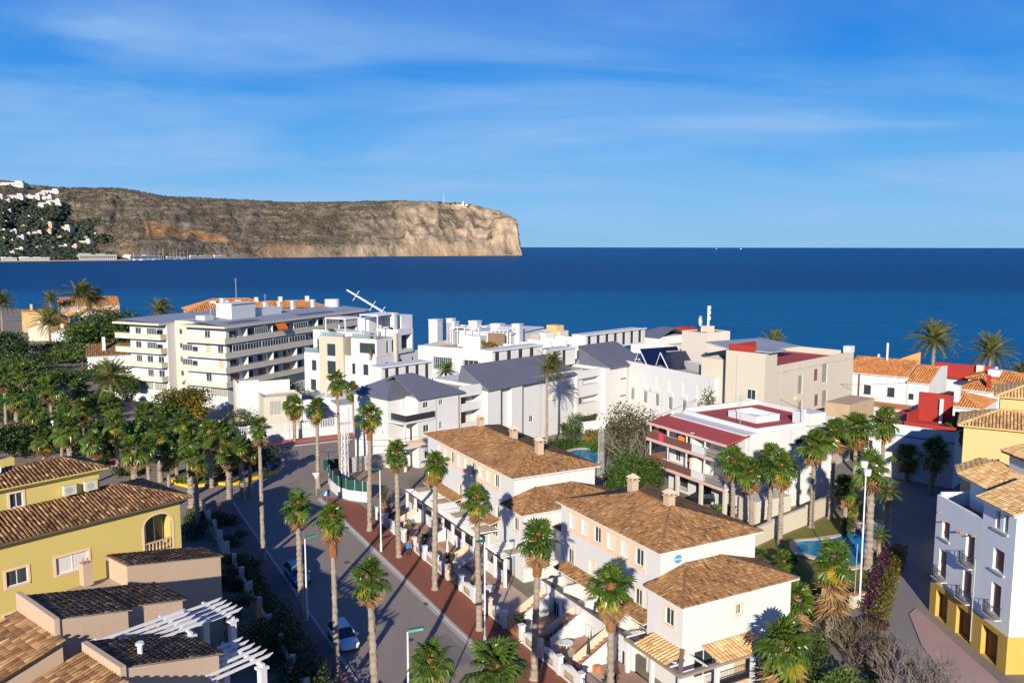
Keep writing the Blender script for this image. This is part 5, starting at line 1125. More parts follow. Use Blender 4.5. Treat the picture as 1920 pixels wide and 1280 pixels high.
# white retaining wall and beige garden house below it
Ew = Bld('retaining_wall', 'tall white retaining wall with stone foot in front of the apartment block', 'wall', Wd(443, 716, 150), 62); Ew.shell(0, 4, 0, .6, 0, 8.6, whitec); Ew.shell(0, Ew.R(520, 7), -.004, -7, 0, 8.3, whitec) if False else None
Ew.box('wall', 0, 9.5, -.7, -.004, 0, 8.4, whitec); Ew.box('side_wall', -.3, -.004, -.7, 1.5, 0, 8.8, cream)
Eg = Bld('garden_house', 'flat beige garden building with a grey grille door beside the white retaining wall', 'building', Wd(494, 748, 146), 64); Eg.shell(0, 6.8, 0, 6, 0, 6.4, beige, R=[(1.2, 3.0, 2.0, 2.6, 'grille')], parapet=.4); Eg.box('white_wall', 6.9, 10, -.3, .3, 0, 5.4, whitec)
# houses behind it by the sea
def gable_house(name, label, P, az, L, Wd_, h, slope, wallm, tm, pm, group=None, ops=(), Lops=(), pitch=.42, cat='house', chim=None, ridge='y'):
    b = Bld(name, label, cat, P, az, group); b.shell(0, L, 0, Wd_, 0, h, wallm, R=ops, L=Lops)
    ym, xm = Wd_ / 2, L / 2; q = MB()
    if ridge == 'x': q.add([(0, 0, h), (0, Wd_, h), (0, ym, h + ym * slope)], [(0, 1, 2)]); q.add([(L, 0, h), (L, Wd_, h), (L, ym, h + ym * slope)], [(0, 2, 1)]); e = .35; pl = [[(-e, -e, h - e * slope + .05), (L + e, -e, h - e * slope + .05), (L + e, ym, h + ym * slope + .05), (-e, ym, h + ym * slope + .05)], [(L + e, Wd_ + e, h - e * slope + .05), (-e, Wd_ + e, h - e * slope + .05), (-e, ym, h + ym * slope + .05), (L + e, ym, h + ym * slope + .05)]]
    else: q.add([(0, 0, h), (L, 0, h), (xm, 0, h + xm * slope)], [(0, 1, 2)]); q.add([(0, Wd_, h), (L, Wd_, h), (xm, Wd_, h + xm * slope)], [(0, 2, 1)]); e = .35; pl = [[(-e, -e, h - e * slope + .05), (-e, Wd_ + e, h - e * slope + .05), (xm, Wd_ + e, h + xm * slope + .05), (xm, -e, h + xm * slope + .05)], [(L + e, Wd_ + e, h - e * slope + .05), (L + e, -e, h - e * slope + .05), (xm, -e, h + xm * slope + .05), (xm, Wd_ + e, h + xm * slope + .05)]]
    b.part('gable', q, wallm); tile_roof(b.o, pl, tm, pm, pitch=pitch, row=.6, r=pitch * .37, thick=.12, eave_m=wallm)
    if chim: q = MB(); q.box(chim[0] - .4, chim[0] + .4, chim[1] - .4, chim[1] + .4, h, h + chim[2]); b.part('chimney', q, wallm)
    return b
b = Bld('seafront_block', 'long building with orange hipped roof and roof windows behind the apartment block', 'building', Wd(356, 586, 232), 62, ztop=14.5); b.shell(0, 24, 0, 14, 0, 15.0, peach); hip_roof(b.o, -.5, 24.5, -.5, 14.5, 15.0, .38, tile_far, pan_or, 'x', True, True, pitch=.6, row=.8, r=.2)
for x in (6, 9.5, 13): q = MB(); q.box(x, x + 1.6, 3.5, 5, 16.8, 17.6); b.part('dormer', q, cream)
b = Bld('seafront_block', 'low orange roof with white chimneys showing above the apartment block roof', 'building', Wd(470, 578, 240), 62, ztop=14); b.shell(0, 22, 0, 10, 0, 15.2, peach); hip_roof(b.o, -.5, 22.5, -.5, 10.5, 15.2, .3, tile_far, pan_or, 'x', True, True, pitch=.6, row=.8, r=.2)
for x in (2, 9, 17): q = MB(); q.box(x, x + 1.0, 4, 5, 15.5, 18.2); b.part('chimney', q, whitec)
# ================================================================ MODERN WHITE AND TRAVERTINE HOUSE
D = Bld('modern_house', 'modern white and travertine villa with roof terraces and grey windows', 'house', Wd(705, 637, 163), 28, ztop=14.8)
dw = D.L(571, 10); dr = D.R(772, 12)
win = lambda s, z, w, h: (s, z, w, h, 'dark1')
D.shell(0, dr, 0, dw, 3.2, 11.3, whitec, L=[win(2.0, 7.6, 1.3, 2.2), win(4.0 + 1.2, 7.6, .9, 2.2), win(dw - 3.2, 7.6, 1.3, 2.2), win(dw - 3.0, 3.5, 1.5, 2.3), win(1.0, 3.6, 3.0, 2.0), win(4.6, 3.6, 2.0, 2.0)], R=[win(3.0, 7.4, 1.0, 2.6), win(6.0, 7.4, 3.0, 2.6), win(12, 7.4, 1.0, 2.6), win(15, 7.4, 1.0, 2.6), win(8, 3.6, 3, 2.4)], top=paving)
D.shell(.6, dr * .55, .3, dw * .36, 11.303, 14.8, whitec, L=[win(.4, 11.9, 3.9, 2.1)], R=[win(3.2, 11.8, .7, 2.4), win(5.0, 11.8, .7, 2.4)], top=paving, name='upper_wall')
D.shell(-.5, dr * .4, dw * .42, dw * .76, 3.0, 15.0, stone, L=[win((dw * .34 - 2.2) / 2, 11.0, 2.2, 2.5), win((dw * .34 - 2.2) / 2, 7.2, 2.2, 2.8)], top=paving, name='travertine_tower')
D.box('spandrel', -.53, -.504, dw * .42 + (dw * .34 - 2.2) / 2, dw * .42 + (dw * .34 - 2.2) / 2 + 2.2, 10.05, 10.95, whitec)
D.shell(1.2, dr * .4, dw * .765, dw * .92, 11.304, 16.0, whitec, L=[win(.5, 11.9, 1.4, 2.2)], top=paving, name='upper_wall')
D.shell(dr * .56, dr, -.4, 5.0, 11.304, 16.2, whitec, R=[(1.2, 12.0, dr * .3, 3.0, 'void', 1.5)], name='side_wall'); D.box('stone_fin', dr * .5, dr * .55, -.5, .2, 6.6, 15.6, stone)
D.box('roof_terrace_wall', 1.0, dr * .5, 3.6, dw * .9, 15.0, 15.9, whitec)
for (x0, x1, y0, y1, z) in ((1.0, 5.5, dw * .45, dw * .74, 18.4), (2, 9, 1.0, dw * .3, 19.3)):
    q = MB(); q.box(x0, x1, y0, y1, z, z + .22); D.part('canopy', q, whitefab)
    for x in (x0 + .15, x1 - .15):
        for y in (y0 + .15, y1 - .15): q = MB(); q.box(x - .1, x + .1, y - .1, y + .1, 14.8, z - .003); D.part('canopy_post', q, whitec)
D.box('roof_room', 5, 10, dw * .3, dw * .45, 15.0, 18.4, whitec); D.box('roof_room', 10, 14, 1, 6, 15.0, 18.8, whitec); D.box('chimney', 7, 8, .6, 1.6, 14.8, 19.6, whitec)
for (x0, y0, y1, z) in ((-.45, dw * .43, dw * .75, 15.0), (.05, dw * .8, dw - .1, 11.3), (.65, .35, dw * .35, 14.8)):
    q = MB(); q.box(x0, x0 + .05, y0, y1, z + .02, z + 1.0); D.part('glass_balustrade', q, glassb)
q = MB(); q.box(-4.2, -.52, -1, dw + .5, 0, 3.19); D.part('podium', q, whitec, )
q = MB(); q.bar((-3.2, .5, 6.2), (-3.2, dw * .55, 6.2), .16); q.bar((-3.2, .5, 6.2), (0, .5, 6.2), .16)
for y in (.5, dw * .28, dw * .55): q.bar((-3.2, y, 3.19), (-3.2, y, 6.2), .14)
D.part('terrace_frame', q, whitec)
for (x, y, z, lab) in ((.9, dw * .85, 11.35, 'green planter hedge on the left terrace of the modern villa'), (1.2, 2.0, 14.85, 'dark green planting on the right roof terrace of the modern villa'), (dr * .62, 2, 16.25, 'low green planting on the side roof of the modern villa')):
    shrub(D.w(x, y, z), 3.4, 1.2, 1.2, lab, F_MID, 420, .3, 4, name='terrace_planting', rz=R_(-62))
shrub(D.w(.5, dw * .6, 15.05), 1.6, 1.4, 2.4, 'orange-leaved potted shrub on the middle roof terrace', F_AUT, 260, .3, 3, name='potted_shrub')
date_palm(D.w(-.2, 1.2, 11.0), 1.4, 'small feathery palm on the villa terrace in front of the wide grey window', .42, 16, 0, True, 3, boots=2, name='potted_palm')
# crane-like aerial mast leaning above it
root = empty('leaning_mast', Wd(738, 598, 205), 0, 'white lattice crane boom leaning left above the sea behind the villa', 'crane'); q = MB()
p0, p1 = Vector((0, 0, 0)), Wd(650, 544, 205) - Wd(738, 598, 205); q.bar(p0, p1, .2); q.bar(p0 + Vector((0, .6, .35)), p1 + Vector((0, .6, .1)), .1); root_m = q.build('boom', whitem, root)
q = MB()
for k in (.25, .45, .8): c0 = p0.lerp(p1, k); q.bar(c0 + Vector((-.8, 0, -1.2)), c0 + Vector((.8, 0, 1.2)), .1)
q.bar((0, 0, 0), (0, 0, -14), .3); q.build('mast', whitem, root)
# ================================================================ SLATE-ROOFED APARTMENT ROW
Cx = Bld('slate_roof_apartments', 'long white apartment row with dark blue-grey slate roofs, stepping away to the right', 'apartment building', Wd(780, 751, 121.9), 43.6, ztop=10.6)
X = lambda px_: Cx.R(px_, 10.5)
l2 = X(864); P1 = Wd(727, 749, 122.3) - Cx.P; x1, y1 = P1.x * Cx.e1.x + P1.y * Cx.e1.y, P1.x * Cx.e2.x + P1.y * Cx.e2.y
q1 = Bld.__new__(Bld); q1.P = Cx.w(x1, y1, 0); q1.e1, q1.e2, q1.z = Cx.e1, Cx.e2, 10.6; ly = q1.L(664); lx = q1.R(757)
Cx.shell(x1, x1 + lx + 8, y1, y1 + ly, 0, 10.6, white, L=[(1.2, 5.0, .5, .5, 'glass')], name='corner_wall')
Cx.shell(x1 + lx + .004, l2, 0, 13, 0, 10.6, white, R=[(1.0, 9.0, 1.0, .9, 'glass'), (4.2, 9.0, .7, .9, 'glass'), (1.0, 5.3, 1.1, 1.1, 'glass'), (4.2, 5.3, .6, 1.2, 'glass'), (1.2, 1.2, 1.1, 1.1, 'glass'), (8.2, 1.0, .35, 9.2, 'void')], L=[(3.2, 8.0, 2.6, 2.0, 'glass3'), (3.0, 4.2, 2.8, 2.2, 'tan')], name='corner_wall')
slate_hip(Cx, x1 - .5, x1 + 9.6, y1 - .5, y1 + ly + .5, 10.65, .52, 'x', True, True); slate_hip(Cx, x1 + lx - .4, l2 + .5, -.5, 11.0, 10.60, .52, 'x', False, True)
for z in (7.4, 3.6):
    q = MB(); q.box(x1 - .1, x1 + lx + 3.2, -.2, y1 + .3, z - .3, z); Cx.part('balcony_slab', q, white)
    q = MB(); q.box(x1 + .6, x1 + .66, -.2, y1 + .2, z + .003, z + .95); q.box(x1 + .67, x1 + lx + 3.1, -.2, -.14, z + .003, z + .95); Cx.part('balcony_front', q, iron if z > 5 else peachtrim)
Cx.box('balcony_post', x1 + .3, x1 + .6, -.25, .05, 0, 7.1, white)
# recess with balconies between the corner block and the second block
xa, xb = l2 + .004, X(903)
Cx.shell(xa, xb, 2.0, 13, 0, 10.4, white, R=[(2.0, z, 1.0, 2.1, 'door') for z in (7.6, 4.5, 1.4)] + [(.4, z + .4, .8, .9, 'glass') for z in (7.6, 4.5)], top=paving, name='recess_wall')
for z in (7.5, 4.4, 1.3): q = MB(); q.box(xa, xb, .2, 1.996, z - .25, z); q.box(xa, xb, .2, .36, z + .003, z + 1.0); Cx.part('balcony', q, white)
q = MB(); q.box(xa, xb, .1, .3, 9.6, 11.3); Cx.part('terrace_parapet', q, white)
# second block: deep slate mansard over plain bays
xc, xd = xb + .004, X(1077)
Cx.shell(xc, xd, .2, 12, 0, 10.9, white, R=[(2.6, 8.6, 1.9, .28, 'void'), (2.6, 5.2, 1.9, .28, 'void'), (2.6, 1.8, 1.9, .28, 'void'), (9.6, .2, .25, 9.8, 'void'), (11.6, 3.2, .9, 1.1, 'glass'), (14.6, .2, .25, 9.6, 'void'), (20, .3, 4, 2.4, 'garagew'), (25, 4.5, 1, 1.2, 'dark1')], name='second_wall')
Cx.shell(xc + .6, xc + 3.6, -.8, .196, 0, 10.3, white, name='bay_wall'); Cx.shell(xc + 6.4, xc + 9.0, -.6, .196, 0, 10.2, white, name='bay_wall')
pl = [[(xc + .3, -1.3, 10.35), (xd + .3, -.5, 10.35), (xd + .1, 5.8, 13.5), (xc + 1.0, 5.8, 13.5)], [(xc + .3, 6, 10.6), (xc + .3, -1.3, 10.35), (xc + 1.0, 5.8, 13.5)], [(xd + .3, -.5, 10.35), (xd + .3, 6, 10.6), (xd + .1, 5.8, 13.5)]]
tile_roof(Cx.o, pl, slate, slate, pitch=1e6, thick=.2, name='slate_roof')
# third block: three long recessed balconies
xe, xf = xd + .35, X(1127)
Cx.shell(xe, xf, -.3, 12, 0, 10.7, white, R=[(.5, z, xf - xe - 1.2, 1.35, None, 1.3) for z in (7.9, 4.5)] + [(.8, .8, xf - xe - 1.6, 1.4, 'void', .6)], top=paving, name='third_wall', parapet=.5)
# last block with slate roof and slit windows
xg, xh = xf + .004, X(1166)
Cx.shell(xg, xh, -1.2, 12, 0, 10.6, white, R=[(4.6, z, 2.0, .3, 'void') for z in (7.9, 4.6, 1.6)], name='last_wall')
tile_roof(Cx.o, [[(xg + 1.0, -1.7, 10.65), (xh + 6, -1.7, 10.65), (xh + 6, 6, 14.2), (xg + .6, 6, 14.2)], [(xg + 1.0, 6, 10.7), (xg + 1.0, -1.7, 10.65), (xg + .6, 6, 14.2)]], slate, slate, pitch=1e6, thick=.2, name='slate_roof')
# roof-terrace colonnades behind the roofs: white walls with dark gaps
def colonnade(x0, x1, y, z0, z1, step):
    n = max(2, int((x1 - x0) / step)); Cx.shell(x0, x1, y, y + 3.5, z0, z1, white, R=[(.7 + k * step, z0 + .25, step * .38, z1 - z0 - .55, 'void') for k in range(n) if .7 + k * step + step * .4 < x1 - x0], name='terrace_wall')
    q = MB(); q.box(x0 - .2, x1 + .2, y - .35, y - .004, z1 - .12, z1 + .12); Cx.part('terrace_beam', q, whitec)
colonnade(2.5, xc - .5, 11.4, 10.7, 13.9, 2.1); colonnade(xc + 10, xe - .5, 7.5, 12.6, 15.0, 3.0); colonnade(xe + .2, xf - .3, 6, 10.8, 14.0, 2.6); colonnade(xg + 6, xh + 20, 8.5, 12.4, 15.6, 2.9)
Cx.box('carport_roof', x1 + lx + 3, l2, -5.0, -.4, 3.0, 3.25, white); q = MB(); q.box(x1 + lx + 3.2, x1 + lx + 6.5, -4.9, -4.84, .9, 3.0); Cx.part('glass_screen', q, glassb)
def fittings(b, lst):
    for k, (face, s_, z) in enumerate(lst):
        q = MB()
        if face == 'R': q.box(s_, s_ + .85, -.36, -.006, z, z + .6)
        elif face == 'L': q.box(-.36, -.006, s_, s_ + .85, z, z + .6)
        elif face == 'r': q.tube([(s_, -.08, .3), (s_, -.08, z)], .06, 6)
        else: q.tube([(-.08, s_, .3), (-.08, s_, z)], .06, 6)
        b.part('air_conditioner' if face in 'RL' else 'downpipe', q, bpy.data.materials['ac_casing'] if face in 'RL' else alu)
fittings(Cx, (('R', x1 + lx + 7.4, 4.2), ('r', x1 + lx + 3.4, 10.4), ('r', xc + 4.2, 10), ('R', xc + 17, 6.4), ('R', xc + 22, 7.8), ('r', xd - .5, 10.2)))
# ================================================================ WHITE ROOF-TERRACE HOUSES BEHIND
Fb = Bld('terrace_houses', 'white cubic houses with stepped roof terraces and square chimneys in front of the sea', 'house', Wd(935, 657, 160), 27)
fl_ = Fb.L(784, 12); Fb.shell(0, 24, 0, fl_, 0, 13.1, white, L=[(1.5, 8.6, 6.5, 2.2, 'band', .5), (10.5, 8.4, fl_ - 14, 2.6, 'band9', .5), (fl_ - 3, 5.0, 2, 3.2, 'dark1')], parapet=.9, top=paving)
Fb.box('upper_wall', 9, 24, 2, fl_ - 4, 12.2, 15.4, whitec); Fb.box('upper_wall', 6, 9, fl_ * .4, fl_ * .62, 12.2, 14.9, whitec); Fb.box('upper_roof', 8.6, 24.4, 1.6, fl_ - 3.6, 15.404, 15.6, whitec)
for y, z, w_ in ((1, 17.1, 1.7), (5.5, 16.9, 2.2), (11, 17.3, 2.0), (16.5, 16.9, 1.9), (20.8, 17.2, 2.2), (fl_ - 1.5, 17.6, 1.4)):
    q = MB(); q.box(11, 11 + w_, y, y + w_, 12.2, z); q.box(10.9, 11.1 + w_, y - .1, y + w_ + .1, z + .003, z + .2); Fb.part('chimney_stack', q, whitec)
for y0, y1, x in ((fl_ * .48, fl_ * .85, 8.2), (2, fl_ * .3, 7.8)):
    q = MB(); q.bar((x, y0, 16.3), (x, y1, 16.3), .2); q.bar((x + 4, y0, 16.3), (x + 4, y1, 16.3), .2)
    for y in np.linspace(y0, y1, 5): q.bar((x, y, 16.3), (x + 4, y, 16.3), .14); q.bar((x, y, 13), (x, y, 16.3), .16)
    Fb.part('pergola_frame', q, whitec)
Fb.box('roof_wall', 7.2, 7.5, 2.4, fl_ * .34, 13.1, 15.6, plain('brown_screen', (.22, .14, .10), .9, .2))
shrub(Fb.w(6.6, fl_ * .36, 12.3), 6.5, 1.4, 2.6, 'yellow-green planter hedge on the white roof terrace', F_GOLD, 420, .35, 5, name='roof_planting', rz=R_(63 + 90))
Fc = Bld('terrace_houses', 'row of white party-walled houses with cream roof rooms, right of the stepped terraces', 'house', Wd(962, 655, 166), 43.6, ztop=13)
n = 5; wl_ = Fc.R(1104, 13) / n
for k in range(n):
    x0 = k * wl_; Fc.shell(x0, x0 + wl_ - .004, 0, 12, 0, 11.9, white, R=[(1.0, 8.8, 1.4, 2.0, 'dark1'), (3.2, 9.4, 1.2, 1.2, 'glass')], name='wall', top=paving)
    q = MB(); q.box(x0 - .15, x0 + .25, -1.8, 10, 0, 13.6); Fc.part('party_wall', q, whitec)
    Fc.box('roof_room', x0 + 1, x0 + wl_ - 1, 5, 11, 11.9, 14.4, whitec if k % 2 else cream)
Fc.box('stair_tower', wl_ * 4.2, wl_ * 4.7, 6, 9, 11.9, 15.6, ochre2)
Fb2 = Bld('white_house', 'small white gabled house with grey roof at the far end of the terrace row', 'house', Wd(1236, 634, 200), 50, ztop=11); gx = Fb2.R(1290, 12); Fb2.shell(0, gx, 0, 9, 0, 11.4, whitec); slate_hip(Fb2, -.4, gx + .4, -.4, 9.4, 11.4, .35, 'y', False, True)
Fb2.box('low_front', gx * .2, gx + 6, -3, -.004, 0, 9.6, cream); Fb2.box('red_wall', gx + .5, gx + 4, 1, 4, 0, 13.0, redwall)
# ================================================================ WHITE HOTEL WITH SOLAR PANELS
G = Bld('hotel', 'white three-storey hotel with rows of small windows and roof solar panels', 'hotel', Wd(1340, 709, 137.7), AST, ztop=11.3)
gl = G.L(1168, 11.3); gr = G.R(1392, 11.3)
cols = [G.L(p_, 9) for p_ in (1311, 1284, 1258, 1233, 1211, 1187)]
G.shell(0, gr, 0, gl, 0, 11.3, whitec, L=[(c_ - .55, z, 1.1, 2.3, ('shut', 'glass3', 'shut', 'glass3')[(i * 2 + j) % 4]) for i, c_ in enumerate(cols) for j, z in enumerate((7.2, 4.0, .8))], parapet=.45, top=plain('tan_roof_deck', (.50, .40, .31), .9, .1, .5))
q = MB()
for c_ in cols:
    for z in (7.2, 4.0): q.box(-.16, -.004, c_ - .75, c_ + .75, z - .75, z - .08)
G.part('balconette', q, whitec, kind=None)
def solar_row(y0, y1, x0, n, lab=None):
    q = MB(); L = (y1 - y0) / n
    for k in range(n):
        ya = y0 + k * L + .03; yb = y0 + (k + 1) * L - .03
        q = MB(); q.add([(x0, ya, 11.1), (x0, yb, 11.1), (x0 + 2.1, yb, 14.3), (x0 + 2.1, ya, 14.3), (x0 + .07, ya, 11.05), (x0 + .07, yb, 11.05), (x0 + 2.17, yb, 14.25), (x0 + 2.17, ya, 14.25)], ((0, 1, 2, 3), (7, 6, 5, 4), (0, 3, 7, 4), (1, 5, 6, 2), (3, 2, 6, 7), (0, 4, 5, 1))); G.part('solar_panel', q, solar)
    for y in (y0 - .05, y1 + .05): q = MB(); q.bar((x0, y, 11.0), (x0 + 2.1, y, 14.3), .12); q.bar((x0 + 2.1, y, 14.3), (x0 + 3.4, y, 11.0), .12); G.part('panel_frame', q, alu)
fittings(G, (('L', cols[1] + 1.0, 3.3), ('L', cols[3] + 1.1, 6.6), ('L', cols[4] + 1, 3.2), ('l', 1.0, 11), ('l', gl * .52, 11), ('l', gl - .6, 11)))
# three ranks facing the sun
def rank(x0, x1, y, n, z0=11.0, run=2.6, rise=2.9):
    L = (x1 - x0) / n
    for k in range(n):
        a, c_ = x0 + k * L + .03, x0 + (k + 1) * L - .03; q = MB(); q.add([(a, y, z0), (c_, y, z0), (c_, y + run, z0 + rise), (a, y + run, z0 + rise), (a, y + .07, z0 - .05), (c_, y + .07, z0 - .05), (c_, y + run + .07, z0 + rise - .05), (a, y + run + .07, z0 + rise - .05)], ((0, 1, 2, 3), (7, 6, 5, 4), (0, 3, 7, 4), (1, 5, 6, 2), (3, 2, 6, 7), (0, 4, 5, 1))); G.part('solar_panel', q, solar)
    for x in (x0 - .1, x1 + .1): q = MB(); q.bar((x, y, z0 - .1), (x, y + run, z0 + rise), .13); q.bar((x, y + run, z0 + rise), (x, y + run + 1.4, z0 - .1), .08); G.part('panel_frame', q, whitem)
rank(.5, 9.5, gl - 7.2, 6); rank(.5, 13, gl - 13.5, 8)
G.box('roof_plant_room', 5.5, 11.5, 2.8, 6.8, 10.9, 13.0, whitec); G.box('plant_awning', 5.0, 11.8, 1.6, 2.79, 12.2, 12.35, whitefab)
for k in range(4): q = MB(); x, y = 3.8 + k * .2, 8 + k * 1.3; q.box(x, x + 1.2, y, y + 1, 10.9, 12.2 + .2 * (k % 2)); G.part('condenser', q, alu)
q = MB()
for k in range(26): x = 5.0 + k * .28; q.tube([(x, 1.2, 10.9), (x + rnd.uniform(-.2, .2), 1.2 + rnd.uniform(-.3, .3), 11.7)], [.05, .05], 5)
q.build('pipework', alu, G.o, kind='stuff')
Gt = Bld('hotel_tower', 'square cream roof tower of the hotel with dish and aerial mast on top', 'tower', Wd(1320, 621, 150), AST - 4); tl, trr = Gt.L(1279, 17), Gt.R(1369, 17)
Gt.shell(0, trr, 0, tl, 0, 17.6, cream if False else plain('hotel_cream', (.62, .56, .48), .85, .05, .4, .1, stain=.15), L=[(tl - 6.5, 9.6, 1.6, 1.5, 'glass3')], parapet=.15, top=clay)
q = MB(); x, y = trr * .45, tl * .35; q.box(x - .8, x + .8, y - .8, y + .8, 17.5, 18.6); Gt.part('mast_base', q, cream)
q = MB(); q.bar((x, y, 18.6), (x, y, 22.3), .28)
for z in (20, 21, 21.9): q.tube([(x + .3, y, z - .3), (x + .3, y, z + .35)], [.22, .22], 8)
Gt.part('aerial_mast', q, whitem)
q = MB(); n = 14; c0 = Vector((x - 2.0, y - .3, 19.6)); vs = [c0] + [c0 + Vector((.25 * math.cos(6.283 * k / n), .75 * math.cos(6.283 * k / n), 1.05 * math.sin(6.283 * k / n))) - Vector((.25, 0, 0)) for k in range(n)]; q.add(vs, [(0, 1 + k, 1 + (k + 1) % n) for k in range(n)]); q.bar((x - 1.6, y, 17.5), c0, .14); Gt.part('dish', q, whitem)
Gt.box('low_cream_wall', .5, 5, tl + .004, tl + 7, 0, 13.2, cream)
# ================================================================ BIG CREAM BUILDING
hcream = plain('hall_cream', (.56, .505, .41), .88, .06, .3, .12, 12, stain=.35, staincol=(.46, .38, .28))
Hb = Bld('cream_building', 'large plain cream building with tall grey shutters and red roof terrace', 'building', Wd(1436, 662, 128), 46.5); hl = Hb.L(1362, 16.5); h1 = Hb.R(1458, 16.5)
Hb.shell(0, h1, 0, hl, 0, 16.6, hcream, parapet=.3, top=redpaint)
Hb.box('red_parapet', .4, .7, 2.0, hl - .2, 16.6, 17.6, redwall); Hb.box('red_parapet', .71, h1 + 4, hl - .9, hl - .6, 16.6, 17.5, redwall)
Hb.box('grey_canopy', .2, h1 + 1.2, -.8, 1.9, 16.75, 17.0, roofgrey)
h2 = Hb.R(1601, 14.0)
ro = [(p_, z, w_, h_, st) for p_, z, w_, h_, st in ((Hb.R(1496, 9) - h1, 8.9, 1.5, 3.2, 'grey'), (Hb.R(1526, 10) - h1, 10.6, 1.3, 2.0, 'red'), (Hb.R(1541, 10) - h1, 9.9, 1.9, 3.4, 'grey'), (Hb.R(1496, 6) - h1, 4.6, 1.5, 3.2, 'grey'), (Hb.R(1527, 6) - h1, 6.2, 1.3, 2.0, 'red'), (Hb.R(1541, 6) - h1, 5.6, 1.9, 3.0, 'grey'), (1.0, 2.5, 1.2, 1.4, 'glass'))]
Hb.shell(h1 + .004, h2, 0, 14, 0, 14.4, hcream, R=ro, parapet=1.1, top=redpaint)
q = MB(); q.add([(h1 + .3, 6, 15.9), (h2 * .72, 6, 15.6), (h2 * .72, 13.5, 16.4), (h1 + .3, 13.5, 17.1), (h1 + .3, 6, 15.7), (h2 * .72, 6, 15.4), (h2 * .72, 13.5, 16.2), (h1 + .3, 13.5, 16.9)], ((0, 1, 2, 3), (7, 6, 5, 4), (0, 4, 5, 1), (1, 5, 6, 2), (3, 2, 6, 7), (0, 3, 7, 4))); Hb.part('terrace_canopy', q, roofgrey)
Hb.box('corner_pier', h2 - 1.6, h2 + .1, -.06, 1.2, 14.2, 15.4, whitec); Hb.box('string_band', h1 + .01, h2, -.07, -.004, 13.2, 13.3, plain('old_string_course', (.50, .42, .33), .9, .1))
fittings(Hb, (('R', h1 + 6, 8.2), ('R', h2 - 7, 5.2), ('r', h1 + 1.2, 14), ('r', h2 - 1.8, 14), ('l', hl * .7, 16)))
put_window(Hb.o, 'glass', 1.5, 1.6, (-.02, hl * .42, 9.2), (0, 0, ROT['L']), .02)
# old brick-patched wall and lane house at its foot
b = Bld('old_stone_wall', 'weathered tan masonry wall stub below the cream building', 'wall', Wd(1548, 738, 131), 46.5); b.box('wall', 0, 9, -4, 0, 0, 8.6, plain('tan_masonry', (.46, .34, .22), .95, .22, .8, .5, 6)); b.box('low_wall', -7, -.004, -4.4, -3.9, 0, 5.6, bpy.data.materials['concrete'])
# ================================================================ WHITE HOUSES WITH ORANGE ROOFS (right)
I1 = Bld('white_house', 'long white two-storey house with orange tile roof and two small barred windows', 'house', Wd(1742, 722, 150), 41, 'white old-town houses', ztop=8.3)
il = I1.L(1586, 8.3); ig = I1.R(1776, 8.3); im = I1.L(1702, 8.3)
I1.shell(0, ig, 0, im - .004, 0, 8.3, whitec, L=[(im * .68, 5.2, .9, 1.0, 'barw')]); I1.shell(.25, ig, im, il, 0, 9.0, whitec, L=[((il - im) * .2, 5.2, 1.3, 1.7, 'barw'), ((il - im) * .58, 5.2, 1.3, 1.7, 'barw')], name='wall')
q = MB(); q.add([(0, 0, 8.3), (ig, 0, 8.3), (ig, 0, 10.4), (ig * .5, 0, 10.9), (0, 0, 8.4)], [(0, 1, 2, 3, 4)]); I1.part('gable', q, whitec)
tile_roof(I1.o, [[(-.4, -.2, 8.4), (-.4, im, 8.4), (ig * .55, im, 10.8), (ig * .55, -.2, 10.8)]], tile_far, pan_or, pitch=.40, row=.55, r=.15, eave_m=whitec); tile_roof(I1.o, [[(-.2, im + .02, 9.15), (-.2, il + .4, 9.15), (ig * .55, il + .4, 11.4), (ig * .55, im + .02, 11.4)]], tile_far, pan_or, pitch=.40, row=.55, r=.15, eave_m=whitec)
I1.box('downpipe', -.1, .2, (il + im) / 2 + 3, (il + im) / 2 + 3.15, 1, 9, woodd); I1.shell(-5, -.3, im * .7, il + 1.5, 0, 3.9, whitec, L=[(3, .4, 2.2, 2.8, 'void', .8), (9, .4, 3.4, 2.9, 'void', .8)], name='porch_wall'); I1.box('porch_coping', -5.2, -.3, im * .68, il + 1.6, 3.904, 4.1, clay)
q = MB(); q.add([(ig * .6, im, 9), (ig * .6, il - 2, 9), (ig * .6, im, 13.2), (ig * .62, im, 9), (ig * .62, il - 2, 9), (ig * .62, im, 13.2)], ((0, 1, 2), (5, 4, 3), (0, 2, 5, 3), (1, 4, 5, 2))); I1.part('orange_gable_wall', q, orange_c if False else plain('orange_wall', (.62, .32, .11), .85, .08))
q = MB(); q.bar((ig * .5, (il + im) / 2, 10.5), (ig * .5, (il + im) / 2, 14.6), .3); I1.part('flue', q, whitem)
J1 = Bld('red_wall_house', 'white house with long dark red parapet wall in front of the two sea palms', 'house', Wd(1852, 702, 158), 44, 'white old-town houses', ztop=8.5); jl = J1.L(1742, 8.5); J1.shell(0, 8, 0, jl, 0, 7.2, whitec, top=redpaint); J1.box('red_wall', 3, 3.35, -.5, jl, 7.2, 10.0, redwall); J1.box('chimney', 2.2, 3.4, 1.4, 2.6, 7.2, 10.2, cream); J1.box('white_edge', 2.98, 3.37, -.9, -.504, 7.2, 10.1, whitec)
K1 = Bld('orange_roof_house', 'low white house with broad orange hipped roof and white flue, left of the yellow building', 'house', Wd(1838, 757, 128), 41, 'white old-town houses', ztop=8.6); kl = K1.L(1740, 8.6); K1.shell(0, 12, 0, kl, 0, 8.0, whitec); hip_roof(K1.o, -.5, 10, -.5, kl + .6, 8.1, .30, tile_far, pan_or, 'y', pitch=.40, row=.55, r=.15, eave_m=whitec); K1.box('chimney', .8, 1.9, kl * .42, kl * .52, 8.0, 11.2, whitec)
